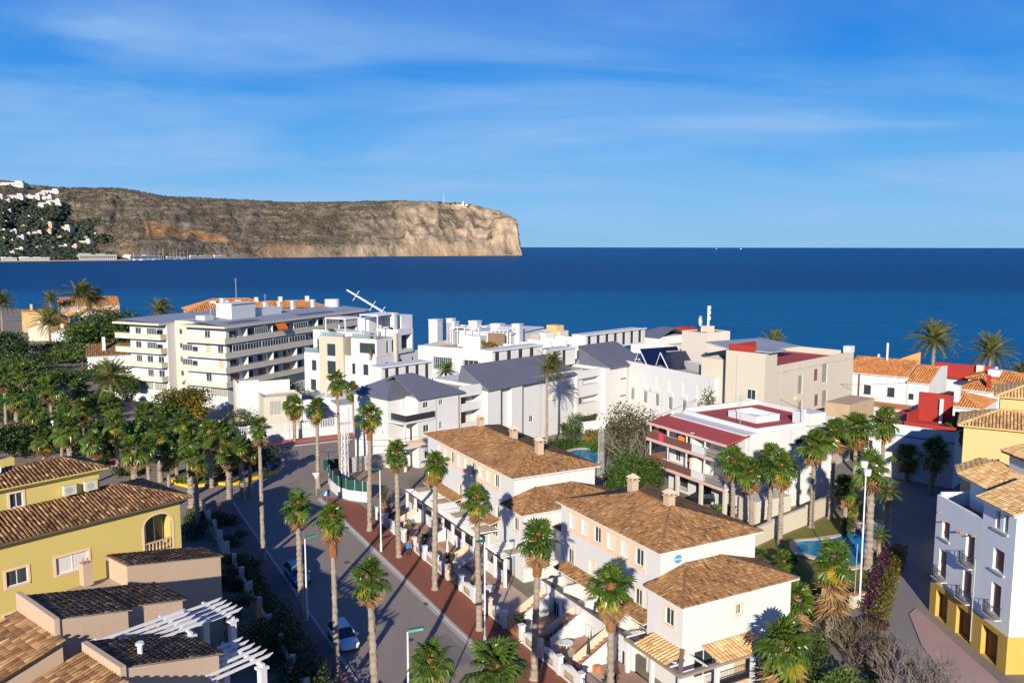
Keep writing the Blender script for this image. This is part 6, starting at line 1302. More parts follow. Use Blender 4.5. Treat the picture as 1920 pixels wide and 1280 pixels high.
K2 = Bld('orange_roof_house', 'white house with orange roof and a dark red chimney behind the broad-roofed one', 'house', Wd(1878, 738, 140), 41, 'white old-town houses', ztop=9); kl = K2.L(1800, 9); K2.shell(0, 10, 0, kl, 0, 8.4, whitec); hip_roof(K2.o, -.5, 10, -.5, kl + .6, 8.5, .30, tile_far, pan_or, 'y', pitch=.40, row=.55, r=.15, eave_m=whitec); K2.box('chimney', .6, 1.2, kl * .3, kl * .38, 8.4, 11.2, redwall)
K3 = Bld('orange_roof_house', 'small white house with orange roof at the right edge below the sea', 'house', Wd(1930, 728, 150), 41, 'white old-town houses', ztop=8); K3.shell(0, 8, 0, 10, 0, 8.4, whitec); hip_roof(K3.o, -.5, 8.5, -.5, 10.5, 8.5, .3, tile_far, pan_or, 'y', pitch=.45, row=.6, r=.16); K3.box('roof_box', 1, 3, 5, 7, 8.4, 10.2, whitec)
L1 = Bld('red_terrace_house', 'white house with bright red terrace walls and a blue string line, behind the palms', 'house', Wd(1792, 812, 112), 44, 'white old-town houses', ztop=8.0); ll = L1.L(1640, 8.0)
L1.shell(0, 12, 0, ll, 0, 7.9, whitec, L=[(2, 1.0, 1.1, 2.0, 'shutb'), (6, 3.6, 1.3, 1.5, 'dark1'), (11, 3.6, 1.2, 1.4, 'glass'), (ll - 4, 1, 1.4, 2.2, 'shut')], top=redpaint, parapet=.0)
L1.box('red_parapet', 0, .3, 0, ll * .62, 7.9, 8.5, redwall); L1.box('red_stair_wall', 5.5, 5.9, ll * .2, ll * .62, 7.904, 12.0, redwall); L1.box('red_side_wall', 1.0, 5.49, ll * .60, ll * .62, 7.904, 9.6, redwall); L1.box('flue', 5.0, 5.4, ll * .3, ll * .34, 7.9, 11.4, whitec); L1.box('red_back_wall', 6.2, 6.5, -6, ll * .18, 7.9, 9.6, redwall)
L1.box('blue_string', -.05, -.004, 0, ll, 6.2, 6.45, plain('blue_paint', (.10, .26, .46), .8, .1))
# ================================================================ RED-ROOFED APARTMENT HOUSE WITH BALCONIES
Nb = Bld('red_roof_apartments', 'white apartment house with red flat roof and pink-edged balconies behind the palms', 'apartment building', Wd(1398, 818, 100), AST)
nl = Nb.L(1257, 10.3); nr = Nb.R(1568, 10.0)
pinkedge = plain('pink_balcony_edge', (.66, .44, .36), .85, .08, 1)
brownrail = plain('brown_balcony_screen', (.17, .075, .06), .8, .15, 1)
lops = [(nl * f, z, 1.0, 2.2, st) for z in (7.4, 4.1) for f, st in ((.12, 'tall'), (.30, 'shut'), (.52, 'glass3'), (.68, 'door' if z < 5 else 'dark1'), (.84, 'tall'))] + [(nl * .1, .3, 2.4, 2.4, 'void', 1.2), (nl * .4, .3, 3, 2.4, 'void', 1.2), (nl * .72, .3, 3, 2.4, 'void', 1.2)]
Nb.shell(0, nr, 0, nl, 0, 10.2, white, L=lops, R=[(nr * .55, 7.4, 1.2, 1.3, 'dark1'), (nr * .3, 4.2, 1, 1.2, 'glass'), (nr * .75, 4.2, 1, 1.2, 'glass')])
fittings(Nb, (('R', nr * .2, 7.9), ('R', nr * .62, 5.4), ('r', .5, 10), ('r', nr * .48, 10), ('r', nr - .5, 10)))
# red deck, white kerb, central light well, lift house
q = MB(); q.box(2.4, nr - .3, .5, nl - .6, 10.22, 10.30); Nb.part('red_deck', q, redpaint)
q = MB(); q.box(2.1, 2.39, .2, nl - .3, 10.204, 10.7); q.box(2.1, nr, .2, .46, 10.71, 10.75) ; q.box(2.4, nr - .28, nl - .58, nl - .3, 10.204, 11.0); q.box(nr - .28, nr, .2, nl, 10.204, 10.9); q.box(2.41, nr - .3, .21, .45, 10.204, 10.7); Nb.part('roof_kerb', q, whitec)
q = MB(); a, c_, e, g_ = nr * .36, nr * .62, nl * .28, nl * .64
q.box(a, a + .25, e, g_, 10.304, 11.2); q.box(c_ - .25, c_, e, g_, 10.304, 11.2); q.box(a + .252, c_ - .252, e, e + .25, 10.304, 11.2); q.box(a + .252, c_ - .252, g_ - .25, g_, 10.304, 11.2); q.box(a + .252, c_ - .252, e + .252, g_ - .252, 10.304, 10.5); Nb.part('light_well', q, whitec)
Nb.shell(nr * .66, nr * .84, -.5, 2.4, 10.31, 11.9, whitec, name='lift_house'); Nb.box('chimney', nr * .64, nr * .655, .1, .7, 10.3, 12.4, whitec)
q = MB(); q.bar((nr * .2, nl * .3, 10.3), (nr * .2, nl * .3, 14.2), .07); [q.bar((nr * .2 - .7, nl * .3, 14 - .3 * i), (nr * .2 + .7, nl * .3, 14 - .3 * i), .05) for i in range(4)]; Nb.part('aerial', q, alu)
q = MB(); q.add([(-3.2, -.2, 9.35), (-3.2, nl + .8, 9.35), (.6, nl + .8, 10.16), (.6, -.2, 10.16), (-3.2, -.2, 9.15), (-3.2, nl + .8, 9.15), (.6, nl + .8, 9.95), (.6, -.2, 9.95)], ((0, 1, 2, 3), (7, 6, 5, 4), (0, 4, 5, 1), (0, 3, 7, 4), (1, 5, 6, 2))); Nb.part('red_balcony_roof', q, redpaint); Nb.box('roof_edge', -3.35, -3.204, -.25, nl + .85, 9.1, 9.4, pinkedge)
for z in (7.2, 3.9):
    Nb.box('balcony_slab', -3.2, -.004, -.2, nl + .8, z - .28, z, white); Nb.box('balcony_edge', -3.36, -3.204, -.3, nl + .9, z - .34, z + .06, pinkedge)
    Nb.box('balcony_screen', -3.3, -3.22, nl * .42, nl + .8, z + .07, z + 1.0, brownrail); Nb.box('balcony_wall', -3.3, -3.2, nl * .26, nl * .415, z + .07, z + 1.0, whitec); Nb.railing((-3.26, -.2), (-3.26, nl * .255), z, 1.0, iron, .18)
    Nb.box('end_screen', -3.2, -.01, nl + .7, nl + .8, z + .01, z + 1.0, brownrail)
    for f in (0.0, .26, .5, .76, 1.02):
        y = nl * f; q = MB(); q.box(-3.15, -3.0, y - .07, y + .07, z, z + (1.9 if z > 5 else 3.0)); Nb.part('balcony_post', q, white)
    Nb.box('party_wall', -2.9, -.006, nl * .44, nl * .47, z + .003, z + 2.3, white)
for f in (.0, .3, .62, .98): Nb.box('ground_pier', -3.2, -2.8, nl * f - .2, nl * f + .2, 0, 3.6, beige)
for (y, z, col, lab) in ((nl * .84, 7.3, pink, 'pink towel hanging over the upper balcony screen of the red-roofed apartments'),):
    root = tag(inst('towel', (lambda q: (q.add([(0, -.5, 0), (0, .5, 0), (0, .55, 1.05), (0, -.5, 1.05), (.12, -.5, 1.06), (.12, .5, 1.06), (.12, .5, .6), (.12, -.5, .6)], ((0, 1, 2, 3), (3, 2, 5, 4), (4, 5, 6, 7))), q.mesh('towel', [col]))[1])(MB())), lab, 'towel'); p_ = Nb.w(-3.34, y, z); root.location = p_; root.rotation_euler = (0, 0, Nb.o.rotation_euler.z)
root = empty('balcony_chairs', Nb.w(-2.4, nl * .62, 7.2), 0, 'orange chair on the upper balcony of the red-roofed apartments', 'chair'); root.name = 'balcony_chair'; q = MB(); q.box(-.4, .4, -.4, .4, .4, .5); q.build('seat', orange_c, root); q = MB(); q.box(-.4, .4, .36, .46, .5, 1.3); q.build('backrest', orange_c, root)
for sx_ in (-.35, .35):
    for sy_ in (-.35, .35): q = MB(); q.bar((sx_, sy_, 0), (sx_, sy_, .4), .06); q.build('leg', woodd, root)
Nb.box('low_annex', -1, nr * .3, -3.2, -.3, 0, 2.8, beige)
# garden wall of the pool garden, in stepped cream panels
pw = [W(1396, 1032), W(1447, 1008), W(1512, 982), W(1551, 962), W(1578, 950)]
for i in range(len(pw) - 1):
    a, c_ = pw[i], pw[i + 1]; d_ = c_ - a; root = empty('garden_wall_panel', a, math.atan2(d_.y, d_.x), ('lowest', 'second', 'third', 'highest')[i] + ' cream panel of the stepped garden wall behind the pool lawn', 'wall', 'stepped pool garden wall')
    q = MB(); q.box(.003, d_.length, -.12, .12, 0, 2.0 + .12 * i); q.build('panel', cream, root); q = MB(); q.box(.003, d_.length, -.18, .18, 2.003 + .12 * i, 2.1 + .12 * i); q.build('coping', beige, root)
# ================================================================ RIGHT EDGE: YELLOW AND GREY-BLUE BUILDINGS
Ob = Bld('yellow_building', 'warm yellow building with straw-coloured tile roof at the right edge', 'building', Wd(1808, 797, 92), 30, ztop=13.2)
Ob.shell(0, 9, -16, 0, 0, 13.2, ochre2, L=[(9.6, 9.2, 1.5, 2.0, 'shutb'), (9.6, 3, 1.5, 2, 'shutb')]); hip_roof(Ob.o, -.6, 7.4, -17, .6, 13.3, .36, tile_straw, pan_or, 'y', True, True, singles=300, pitch=.34, row=.46, r=.13, eave_m=ochre2)
O2b = Bld('yellow_building', 'upper yellow storey with straw tile roof beside the orange roofs, right edge', 'building', Wd(1876, 748, 99), 30, ztop=15.4); O2b.shell(0, 8, -14, 0, 0, 15.2, ochre2); hip_roof(O2b.o, -.6, 8.6, -14.6, .6, 15.3, .36, tile_straw, pan_or, 'y', True, True, pitch=.34, row=.46, r=.13, eave_m=ochre2)
Pb = Bld('grey_blue_house', 'pale grey-blue house with brown shutters above mustard garages, right foreground', 'house', Wd(1908, 968, 61.7), 88.7, ztop=12.9)
pl_ = 11.3; y1_ = 4.3
def pshut(y, z, w_, h_): return (y, z, w_, h_, 'shutbw', .22)
Pb.shell(0, 9, 0, y1_ - .004, 3.0, 12.75, greyblue, L=[(1.0, 10.9, .55, 1.7, 'shutbw', .25), (2.05, 10.9, .55, 1.7, 'shutbw', .25), pshut(1.2, 7.55, 1.4, 1.75), pshut(1.3, 3.95, 1.25, 2.55)], R=[(2.5, 7.5, 1.2, 1.5, 'shutb')])
Pb.shell(0, 9, y1_, pl_, 3.0, 10.0, greyblue, L=[pshut(.9, 6.6, 1.25, 2.5), pshut(1.0, 3.5, 1.25, 2.4), pshut(4.7, 7.4, 1.2, 1.6), pshut(4.9, 3.8, 1.2, 2.5)], top=clay, name='lower_wall')
Pb.shell(-.12, 9, -.1, pl_ + .05, 0, 2.996, mustard, L=[(1.2, .02, 2.2, 2.55, 'garage', .55), (4.9, .02, 2.2, 2.5, 'garage', .55), (8.5, .02, 1.9, 2.5, 'garage', .55)], name='garage_wall')
Pb.box('parapet', 0, .25, y1_, pl_, 10.004, 10.95, greyblue); Pb.box('parapet', .255, 9, pl_ - .25, pl_, 10.004, 11.2, greyblue)
# arched window heads
for y in (1.0, 2.05):
    q = MB(); n = 10
    for i in range(n):
        t0, t1 = math.pi * i / n, math.pi * (i + 1) / n; r_ = .275; q.add([(-.004, y + .275 - r_ * math.cos(t0), 12.3 + r_ * math.sin(t0)), (-.004, y + .275 - r_ * math.cos(t1), 12.3 + r_ * math.sin(t1)), (-.004, y + .275 - r_ * math.cos(t1), 12.62), (-.004, y + .275 - r_ * math.cos(t0), 12.62)], [(0, 1, 2, 3)])
    Pb.part('arch_head', q, greyblue)
for (y, z, w_) in ((.85, 10.74, 2.0), (1.0, 7.38, 1.8), (y1_ + 4.5, 7.24, 1.6)): q = MB(); q.box(-.14, -.004, y, y + w_, z, z + .14); Pb.part('window_sill', q, beige)
for (y, z, w_) in ((1.05, 3.78, 1.75), (y1_ + .65, 6.4, 1.75), (y1_ + .75, 3.3, 1.75), (y1_ + 4.65, 3.6, 1.7)):
    q = MB(); q.box(-.55, -.125 if z < 3.4 else -.004, y, y + w_, z, z + .10); Pb.part('balcony_slab', q, beige)
    q = MB()
    for k in range(13): yy = y + .04 + (w_ - .08) * k / 12; q.bar((-.5, yy, z + .1), (-.5, yy, z + 1.05), .025)
    for xx in (-.38, -.25, -.12):
        for yy in (y + .04, y + w_ - .04): q.bar((xx, yy, z + .1), (xx, yy, z + 1.05), .025)
    for yy in (y + .04, y + w_ - .04): q.bar((-.5, yy, z + 1.05), (-.02, yy, z + 1.05), .04)
    q.bar((-.5, y, z + 1.05), (-.5, y + w_, z + 1.05), .045); Pb.part('balcony_railing', q, iron)
for (y, z) in ((y1_ + 2.6, 9.0), (y1_ + 3.1, 8.9), (y1_ + 6.2, 9.6), (y1_ + .9, 9.3), (y1_ + 5.4, 9.0)): q = MB(); q.tube([(.05, y, z), (-.35, y, z - .06)], [.07, .07], 8); Pb.part('water_spout', q, clay)
q = MB(); q.tube([(-.2, y1_ + .3, 7.5), (-.2, y1_ + .3, .4)], [.05, .05], 6); Pb.part('downpipe', q, alu)
# roofs: sloping tiled eaves over the terrace and the front
tile_roof(Pb.o, [[(-.6, -.6, 12.85), (-.6, y1_ + .1, 12.85), (3.6, y1_ + .1, 14.5), (3.6, -.6, 14.5)]], tile_straw, pan_or, pitch=.32, row=.44, r=.12, singles=150, eave_m=whitec)
Pb.shell(2.6, 9, y1_ + .004, pl_ - .6, 10.0, 12.9, greyblue, L=[(.6, 10.3, 1.6, 2.1, 'dark1')], name='terrace_back_wall')
tile_roof(Pb.o, [[(1.6, y1_ + .12, 12.7), (1.6, pl_ - .2, 12.9), (4.8, pl_ - .6, 14.1), (4.8, y1_ + .12, 14.0)], [(1.6, pl_ - .2, 12.9), (3.0, pl_ + 2.6, 12.9), (4.8, pl_ + 2.0, 13.8), (4.8, pl_ - .6, 14.1)]], tile_straw, pan_or, pitch=.32, row=.44, r=.12, singles=150, eave_m=whitec)
Pb.shell(4.6, 9.5, 1.0, 8.6, 13.0, 15.6, whitec, L=[(4.2, 13.2, .9, 1.9, 'dark1')], name='roof_room', top=clay); tile_roof(Pb.o, [[(4.2, 4.5, 15.5), (4.2, 9.2, 15.5), (8.5, 9.2, 16.6), (8.5, 4.5, 16.6)]], tile_straw, pan_or, pitch=.32, row=.44, r=.12)
q = MB(); q.box(7.2, 8.2, 5.2, 6.0, 16.2, 18.0); Pb.part('chimney', q, whitec)
# ================================================================ LOW VILLAS AT THE FAR LEFT
V1 = gable_house('villa', 'white gabled villa with brown tile roof and grille door, left of the apartment block', Wd(165, 690, 215), 64, 12, 14, 4.6, .34, whitec, tile_old, pan_old, 'low villas on the left', Lops=[(3.2, 1.0, 2.4, 2.4, 'grille'), (7.2, 2.2, 1.2, 1.0, 'dark1')], chim=(4, 3, 4.6), ridge='x')
for i, (lab, px_, py_, d, az, L, Wd2, h, sl, wm, tm, rg) in enumerate((('white villa with two brown hipped roofs left of the gabled one', 125, 652, 262, 60, 14, 20, 5, .3, whitec, tile_old, 'y'), ('white house with bright orange roof beside the drooping date palm', 132, 603, 300, 60, 14, 16, 7.4, .3, whitec, tile_far, 'y'), ('large peach house with ochre gable facing the bay, far left', 112, 585, 335, 60, 22, 20, 9, .3, peach, tile_orange, 'x'), ('small yellow house with flat roof between orange roofs at the left edge', 44, 586, 320, 55, 9, 9, 8.0, .05, ochre2, tile_far, 'x'), ('long low orange-roofed house at the left edge above the pines', 52, 603, 290, 70, 10, 26, 4.8, .3, cream, tile_far, 'y'), ('peach beach house behind the tall date palm, right of the bay edge', 165, 590, 330, 60, 10, 14, 6, .3, peach, tile_far, 'y'), ('brown-roofed white outbuilding in shade below the orange roofs', 98, 634, 270, 62, 8, 20, 5, .3, whitec, tile_dark, 'y'))):
    gable_house('villa', lab, Wd(px_, py_, d), az, L, Wd2, h, sl, wm, tm, pan_or, 'low villas on the left', Lops=[(2, h * .35, 1.2, 1.4, 'glass'), (5.5, h * .35, 1.2, 1.4, 'shut')], ridge=rg, pitch=.55, chim=(3, 3, 2.6))
b = Bld('garden_wall', 'white garden wall beside the parking yard, left of the apartment block', 'wall', W(205, 712), 64); b.box('wall', 0, 10, 0, .3, 0, 1.8, whitec)
# ================================================================ PALMS
def row_palm(px_, py_, v, label, **k):
    u = u_at(px_, v, 10); P = UV(u, v); h = z_at(py_, P.y); return fan_palm(P, h, label, **k)
# along the brick pavement
for a in ((691, 776, -9.3, 'tall fan palm beside the green-fenced utility yard, farthest on the brick pavement', dict(boots=3, size=1.1)),
          (746, 846, -9.3, 'fan palm at the far end of the slatted pergolas', dict(thick=1, boots=1)),
          (814, 868, -9.3, 'fan palm with hanging yellow fronds against the second townhouse block', dict(yellow=7, dead=6, boots=1)),
          (899, 932, -9.3, 'fan palm beside the lamp post near the link between townhouse blocks', dict(thick=1)),
          (1003, 1004, -9.3, 'fan palm in front of the near townhouse block, casting its shadow on the facade', dict(boots=3, size=1.08)),
          (1148, 1098, -9.0, 'thick fan palm with brown collar in front of the near balconies', dict(boots=3, thick=0, size=1.1))):
    row_palm(*a[:4], **a[4])
# along the shaded left side
for a in ((489, 800, -22.2, 'very slender fan palm at the junction corner with a shaggy lower trunk', dict(thick=3, boots=2, size=.95)),
          (562, 944, -22.3, 'fan palm touching the white lamp post on the left side', dict(thick=1, boots=1)),
          (628, 968, -22.3, 'slender fan palm with a thin upper trunk above the parked pale car', dict(thick=3, boots=3, n=28)),
          (703, 1078, -22.4, 'rough-trunked fan palm with yellow-tipped fronds left of the street', dict(thick=0, boots=1, yellow=5)),
          (806, 1238, -22.6, 'fan palm crown cut by the bottom edge beside the green lamp head', dict(boots=3, yellow=3)),
          (929, 1247, -21.0, 'broad glossy fan palm crown at the bottom edge, farthest right of the left row', dict(boots=3, yellow=4, size=1.12, n=30))):
    row_palm(*a[:4], **a[4])
def palm_at(bx, by, cx2, cy2, label, **k): P = W(bx, by); return fan_palm(P, z_at(cy2, P.y), label, lean=(0, 0), **k)
for a in ((457, 937, 462, 836, 'left of two stout pale-trunked palms on the yellow-kerbed island', dict(thick=2, size=1.1)),
          (470, 929, 487, 842, 'right of two stout pale-trunked palms on the yellow-kerbed island', dict(thick=0, size=1.1)),
          (597, 915, 591, 762, 'tall palm with rusty collar at the mouth of the street', dict(boots=1, size=1.15)),
          (640, 900, 636, 712, 'tall slim palm standing behind the lattice mast', dict(thick=3, size=1.15)),
          (553, 828, 553, 758, 'palm by the white villa gate, left of the rusty-collared palm', dict(size=1.3)),
          (665, 815, 662, 728, 'small palm against the wall of the modern villa', dict(size=1.2, thick=3)),
          (396, 914, 396, 808, 'pale-trunked palm in the left grove, right of the golden tree', dict(size=1.35, thick=2)),
          (360, 952, 358, 826, 'dark-trunked palm in front of the grove, silhouetted over the shaded road', dict(size=1.25, thick=2)),
          (302, 903, 300, 806, 'grey-trunked palm in the left grove below the golden tree', dict(size=1.35, thick=2)),
          (332, 892, 332, 832, 'short palm with yellow fronds between two grove palms', dict(size=1.2, yellow=7)),
          (256, 985, 258, 842, 'palm leaning over the roundabout bench behind the yellow house', dict(size=1.25, thick=2)),
          (222, 890, 215, 792, 'palm with orange dead fronds above the yellow house ridge', dict(size=1.35, yellow=6)),
          (238, 872, 245, 815, 'low dark palm in the heart of the left grove', dict(size=1.35)),
          (134, 890, 133, 800, 'grey stout palm directly behind the yellow house', dict(size=1.45, thick=2)),
          (118, 872, 104, 806, 'palm with pale fronds left of the stout grey palm', dict(size=1.4)),
          (66, 850, 64, 770, 'tall palm above the yellow chimney', dict(size=1.45, thick=2)),
          (36, 845, 30, 742, 'tall palm by the left edge above the satellite dishes', dict(size=1.5, thick=2)),
          (160, 842, 162, 766, 'palm in the shaded car park left of the grove', dict(size=1.5)),
          (100, 810, 98, 726, 'palm in the second rank of the left grove, below the gabled villa', dict(size=1.5)),
          (12, 800, 8, 706, 'palm cut by the left edge in the second rank', dict(size=1.5)),
          (275, 838, 276, 772, 'palm half hidden behind the golden tree', dict(size=1.4)),
          (418, 880, 426, 806, 'palm at the right end of the left grove', dict(size=1.3)),
          (190, 862, 188, 812, 'short bushy palm beside the roundabout', dict(size=1.3)),
          (372, 985, 372, 856, 'palm on the shaded pavement corner in front of the island', dict(size=1.15)),
          (432, 935, 433, 850, 'dark palm on the island left of the stout pair', dict(size=1.2, thick=2)),
          (282, 930, 280, 838, 'palm before the junction, left of the grey-trunked one', dict(size=1.25)),
          (318, 955, 322, 850, 'palm between the yellow house hip and the island', dict(size=1.2)),
          (180, 905, 178, 826, 'palm just over the yellow house ridge end', dict(size=1.3)),
          (345, 860, 346, 786, 'palm right before the golden tree', dict(size=1.35)),
          (84, 875, 82, 822, 'palm low behind the yellow penthouse roof', dict(size=1.35)),
          (210, 830, 206, 758, 'palm under the apartment wing, second rank', dict(size=1.5)),
          (48, 770, 46, 700, 'palm in the third rank near the left edge', dict(size=1.6)),
          (150, 790, 148, 730, 'palm in the third rank beside the parking yard', dict(size=1.6))):
    palm_at(*a[:5], group='palms of the left grove' if a[0] < 430 else 'fan palms along the streets', **a[5])
for a in ((1374, 988, 1375, 862, 'leftmost of the palms in front of the red-roofed apartments', dict(size=1.35, yellow=4)),
          (1409, 1003, 1410, 880, 'second palm from left in front of the red-roofed apartments', dict(size=1.3)),
          (1441, 1008, 1440, 856, 'third palm from left in front of the red-roofed apartments', dict(size=1.3)),
          (1463, 1022, 1470, 872, 'fourth palm, with pale smooth trunk, before the white gable wall', dict(size=1.35, yellow=3)),
          (1522, 988, 1530, 828, 'tall palm rising from the stepped cream garden wall', dict(size=1.4, yellow=4)),
          (1557, 972, 1562, 806, 'dark-trunked palm at the top of the stepped garden wall', dict(size=1.4, yellow=5)),
          (1600, 955, 1602, 800, 'palm behind the white lamp post, upper right cluster', dict(size=1.45, yellow=3)),
          (1629, 1068, 1641, 872, 'tall curved palm with smooth grey trunk beside the white lamp post', dict(size=1.3, thick=2)),
          (1652, 938, 1642, 786, 'highest palm of the right cluster before the red terrace house', dict(size=1.5)),
          (1746, 925, 1745, 842, 'dark shaded palm in front of the blue-lined white house', dict(size=1.6, thick=2)),
          (1790, 905, 1793, 800, 'palm between the red terrace house and the yellow building', dict(size=1.5, yellow=3)),
          (1700, 900, 1698, 850, 'low dark palm under the red terrace house', dict(size=1.4)),
          (1585, 985, 1580, 912, 'short palm in the shade behind the pool rocks', dict(size=1.2)),
          (1557, 1192, 1560, 1046, 'fan palm with hanging straw skirt beside the pool', dict(size=1.25, skirt=30, yellow=6, thick=2)),
          (1493, 1215, 1493, 1120, 'short palm with thick straw skirt beside the townhouse gable', dict(size=1.2, skirt=34, yellow=5, thick=2)),
          (1468, 1345, 1458, 1205, 'large-leaved palm with yellow lower fronds at the bottom right of the townhouse', dict(size=1.5, skirt=34, yellow=10, thick=2, n=32)),
          (1470, 1082, 1474, 1050, 'small young palm by the lower edge of the pool', dict(size=.95, thick=3, n=24, boots=2)),
          (1600, 968, 1598, 944, 'small young palm on the rock island of the pool', dict(size=.9, thick=3, n=20, boots=2))):
    palm_at(*a[:5], group='palms around the pool garden', **a[5])
P = W(1662, 1022); date_palm(P, z_at(925, P.y), 'stout feathery palm with pale leaning trunk at the edge of the dark lane', .95, 44, -.1, True, 2)
P = W(1648, 1046); date_palm(P, z_at(1006, P.y), 'small bluish feathery palm beside the stout one', .7, 24, 0, True, 3, boots=2)
P = Wd(1026, 692, 127); date_palm((P.x, P.y, 0), P.z, 'windblown tall feathery palm in front of the slate-roofed row', 1.0, 56, .75, False, 3)
for d, px_, py_, lab, k in ((196, 1752, 640, 'left of two bushy date palms by the sea, with orange fruit stalks', dict(size=1.75, wind=.1, orange=True, n=64)), (200, 1857, 662, 'right of two bushy date palms by the sea', dict(size=1.75, wind=.1, n=64)), (215, 1447, 645, 'date palm crown peeping over the cream building', dict(size=1.3, wind=.5)), (230, 1916, 702, 'grey date palm at the right edge by the water', dict(size=1.4, wind=.2)),
                            (305, 146, 556, 'tallest windblown date palm above the left-hand pines', dict(size=2.0, wind=.7, n=64)), (312, 169, 564, 'second windblown date palm just right of the tallest one', dict(size=1.8, wind=.8)), (290, 92, 606, 'drooping dark date palm in front of the white orange-roofed house', dict(size=2.0, wind=.2)), (330, 94, 564, 'thin date palm over the large peach house', dict(size=1.3, wind=.3)), (320, 2, 572, 'date palm cut by the left edge in front of the bay', dict(size=1.8, wind=.2)), (270, 297, 584, 'date palm crown behind the left wing of the apartment block', dict(size=1.5, wind=.6)),
                            (150, 207, 716, 'feathery dark palm left of the apartment block corner', dict(size=1.35, wind=0, n=50))):
    P = Wd(px_, py_, d); date_palm((P.x, P.y, 0), P.z, lab, group='date palms near the shore', **k)
P = W(855, 700, 8); date_palm(Wd(836, 690, 150) * 1 - Vector((0, 0, 3)), 2.2, 'green feathery palm on the terrace behind the slate roofs', 1.2, 40, .2, True, 3, boots=2); date_palm(Wd(783, 700, 148) - Vector((0, 0, 3)), 2.0, 'smaller yellowish feathery palm left of the terrace palm', .9, 30, .2, True, 3, boots=2)
# ================================================================ TREES AND SHRUBS
def T(px_, ptop, d, w_, lab, mat, base=0, **k):
    P = Wd(px_, ptop, d); return tree((P.x, P.y, base), P.z - base, w_, lab, mat, **k)
g1 = 'trees on the left shore side'
T(182, 569, 236, 22, 'big rounded dark green pine in front of the bay', F_MID, n=3600, leaf=.75, clear=.08, group=g1, name='pine_tree')
T(226, 572, 232, 17, 'right-hand lobe pine beside the apartment block wing', F_DK, n=3000, leaf=.75, clear=.08, group=g1, name='pine_tree'); T(268, 584, 240, 15, 'flatter pine touching the apartment roof corner', F_MID, n=2200, leaf=.75, clear=.1, group=g1, name='pine_tree')
T(150, 604, 225, 15, 'lower left pine of the big clump', F_MID, n=2200, leaf=.7, clear=.05, group=g1, name='pine_tree'); T(8, 618, 240, 16, 'dark pine at the left edge below the orange roofs', F_DK, n=2600, leaf=.75, clear=.1, group=g1, name='pine_tree'); T(30, 628, 225, 14, 'dark tree just right of the left-edge pine', F_DK, n=2400, leaf=.7, clear=.08, group=g1)
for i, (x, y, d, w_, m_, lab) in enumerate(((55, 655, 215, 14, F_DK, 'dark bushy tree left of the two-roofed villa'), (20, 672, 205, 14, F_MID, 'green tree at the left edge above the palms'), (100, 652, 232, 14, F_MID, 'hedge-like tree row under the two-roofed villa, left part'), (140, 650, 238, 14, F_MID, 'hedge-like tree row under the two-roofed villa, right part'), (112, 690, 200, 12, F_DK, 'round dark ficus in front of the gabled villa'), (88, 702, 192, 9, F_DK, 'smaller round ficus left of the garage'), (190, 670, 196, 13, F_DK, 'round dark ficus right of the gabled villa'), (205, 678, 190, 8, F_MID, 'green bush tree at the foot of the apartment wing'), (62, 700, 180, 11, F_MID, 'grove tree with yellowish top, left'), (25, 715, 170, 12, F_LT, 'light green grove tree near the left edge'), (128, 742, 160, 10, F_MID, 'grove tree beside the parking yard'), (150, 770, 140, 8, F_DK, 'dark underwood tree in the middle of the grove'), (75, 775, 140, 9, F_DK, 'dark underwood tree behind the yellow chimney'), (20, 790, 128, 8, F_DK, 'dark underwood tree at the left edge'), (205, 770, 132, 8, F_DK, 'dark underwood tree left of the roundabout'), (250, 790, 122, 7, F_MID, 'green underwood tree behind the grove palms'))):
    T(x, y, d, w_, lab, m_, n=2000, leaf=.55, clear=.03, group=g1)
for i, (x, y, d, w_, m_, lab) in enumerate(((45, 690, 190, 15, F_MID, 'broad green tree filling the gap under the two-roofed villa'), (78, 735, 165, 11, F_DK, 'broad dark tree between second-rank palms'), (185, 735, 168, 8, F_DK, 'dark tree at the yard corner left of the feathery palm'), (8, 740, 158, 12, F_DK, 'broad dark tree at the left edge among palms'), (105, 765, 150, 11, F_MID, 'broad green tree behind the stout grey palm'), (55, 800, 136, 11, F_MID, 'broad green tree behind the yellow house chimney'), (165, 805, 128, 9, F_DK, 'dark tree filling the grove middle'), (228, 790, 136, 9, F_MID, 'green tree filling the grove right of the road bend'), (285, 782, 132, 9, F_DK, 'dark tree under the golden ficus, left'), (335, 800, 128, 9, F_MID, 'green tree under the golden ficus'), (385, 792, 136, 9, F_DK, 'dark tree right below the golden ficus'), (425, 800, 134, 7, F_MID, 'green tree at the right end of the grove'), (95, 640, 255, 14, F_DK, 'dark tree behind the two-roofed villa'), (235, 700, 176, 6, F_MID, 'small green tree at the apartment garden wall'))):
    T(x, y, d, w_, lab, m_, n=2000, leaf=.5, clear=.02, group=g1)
T(338, 722, 150, 10.5, 'golden-green ficus tree in front of the apartment block', F_AUT, n=4200, leaf=.42, clear=.15); T(318, 738, 147, 7, 'darker green lobe tree left under the golden ficus', F_MID, n=1600, leaf=.4, clear=.1); T(368, 730, 149, 6, 'golden tree right beside the ficus', F_GOLD, n=1500, leaf=.4, clear=.15)
T(1188, 752, 121, 9.4, 'large sparse olive-green tree with bare upper twigs in the pool garden', F_OLV, n=5200, leaf=.34, clear=.10, lumps=15); T(1165, 775, 118, 5, 'left lower lobe of the sparse olive tree', F_OLV, n=1500, leaf=.32, clear=.05)
for (x, y, w_, lab) in ((1182, 838, 6.6, 'bright green dense tree below the olive tree'), (1215, 850, 5.2, 'green bush tree between olive tree and red-roofed apartments'), (1158, 862, 4.6, 'low green tree right of the lattice pole')):
    T(x, y, 108, w_, lab, F_MID, n=2400, leaf=.3, clear=.02)
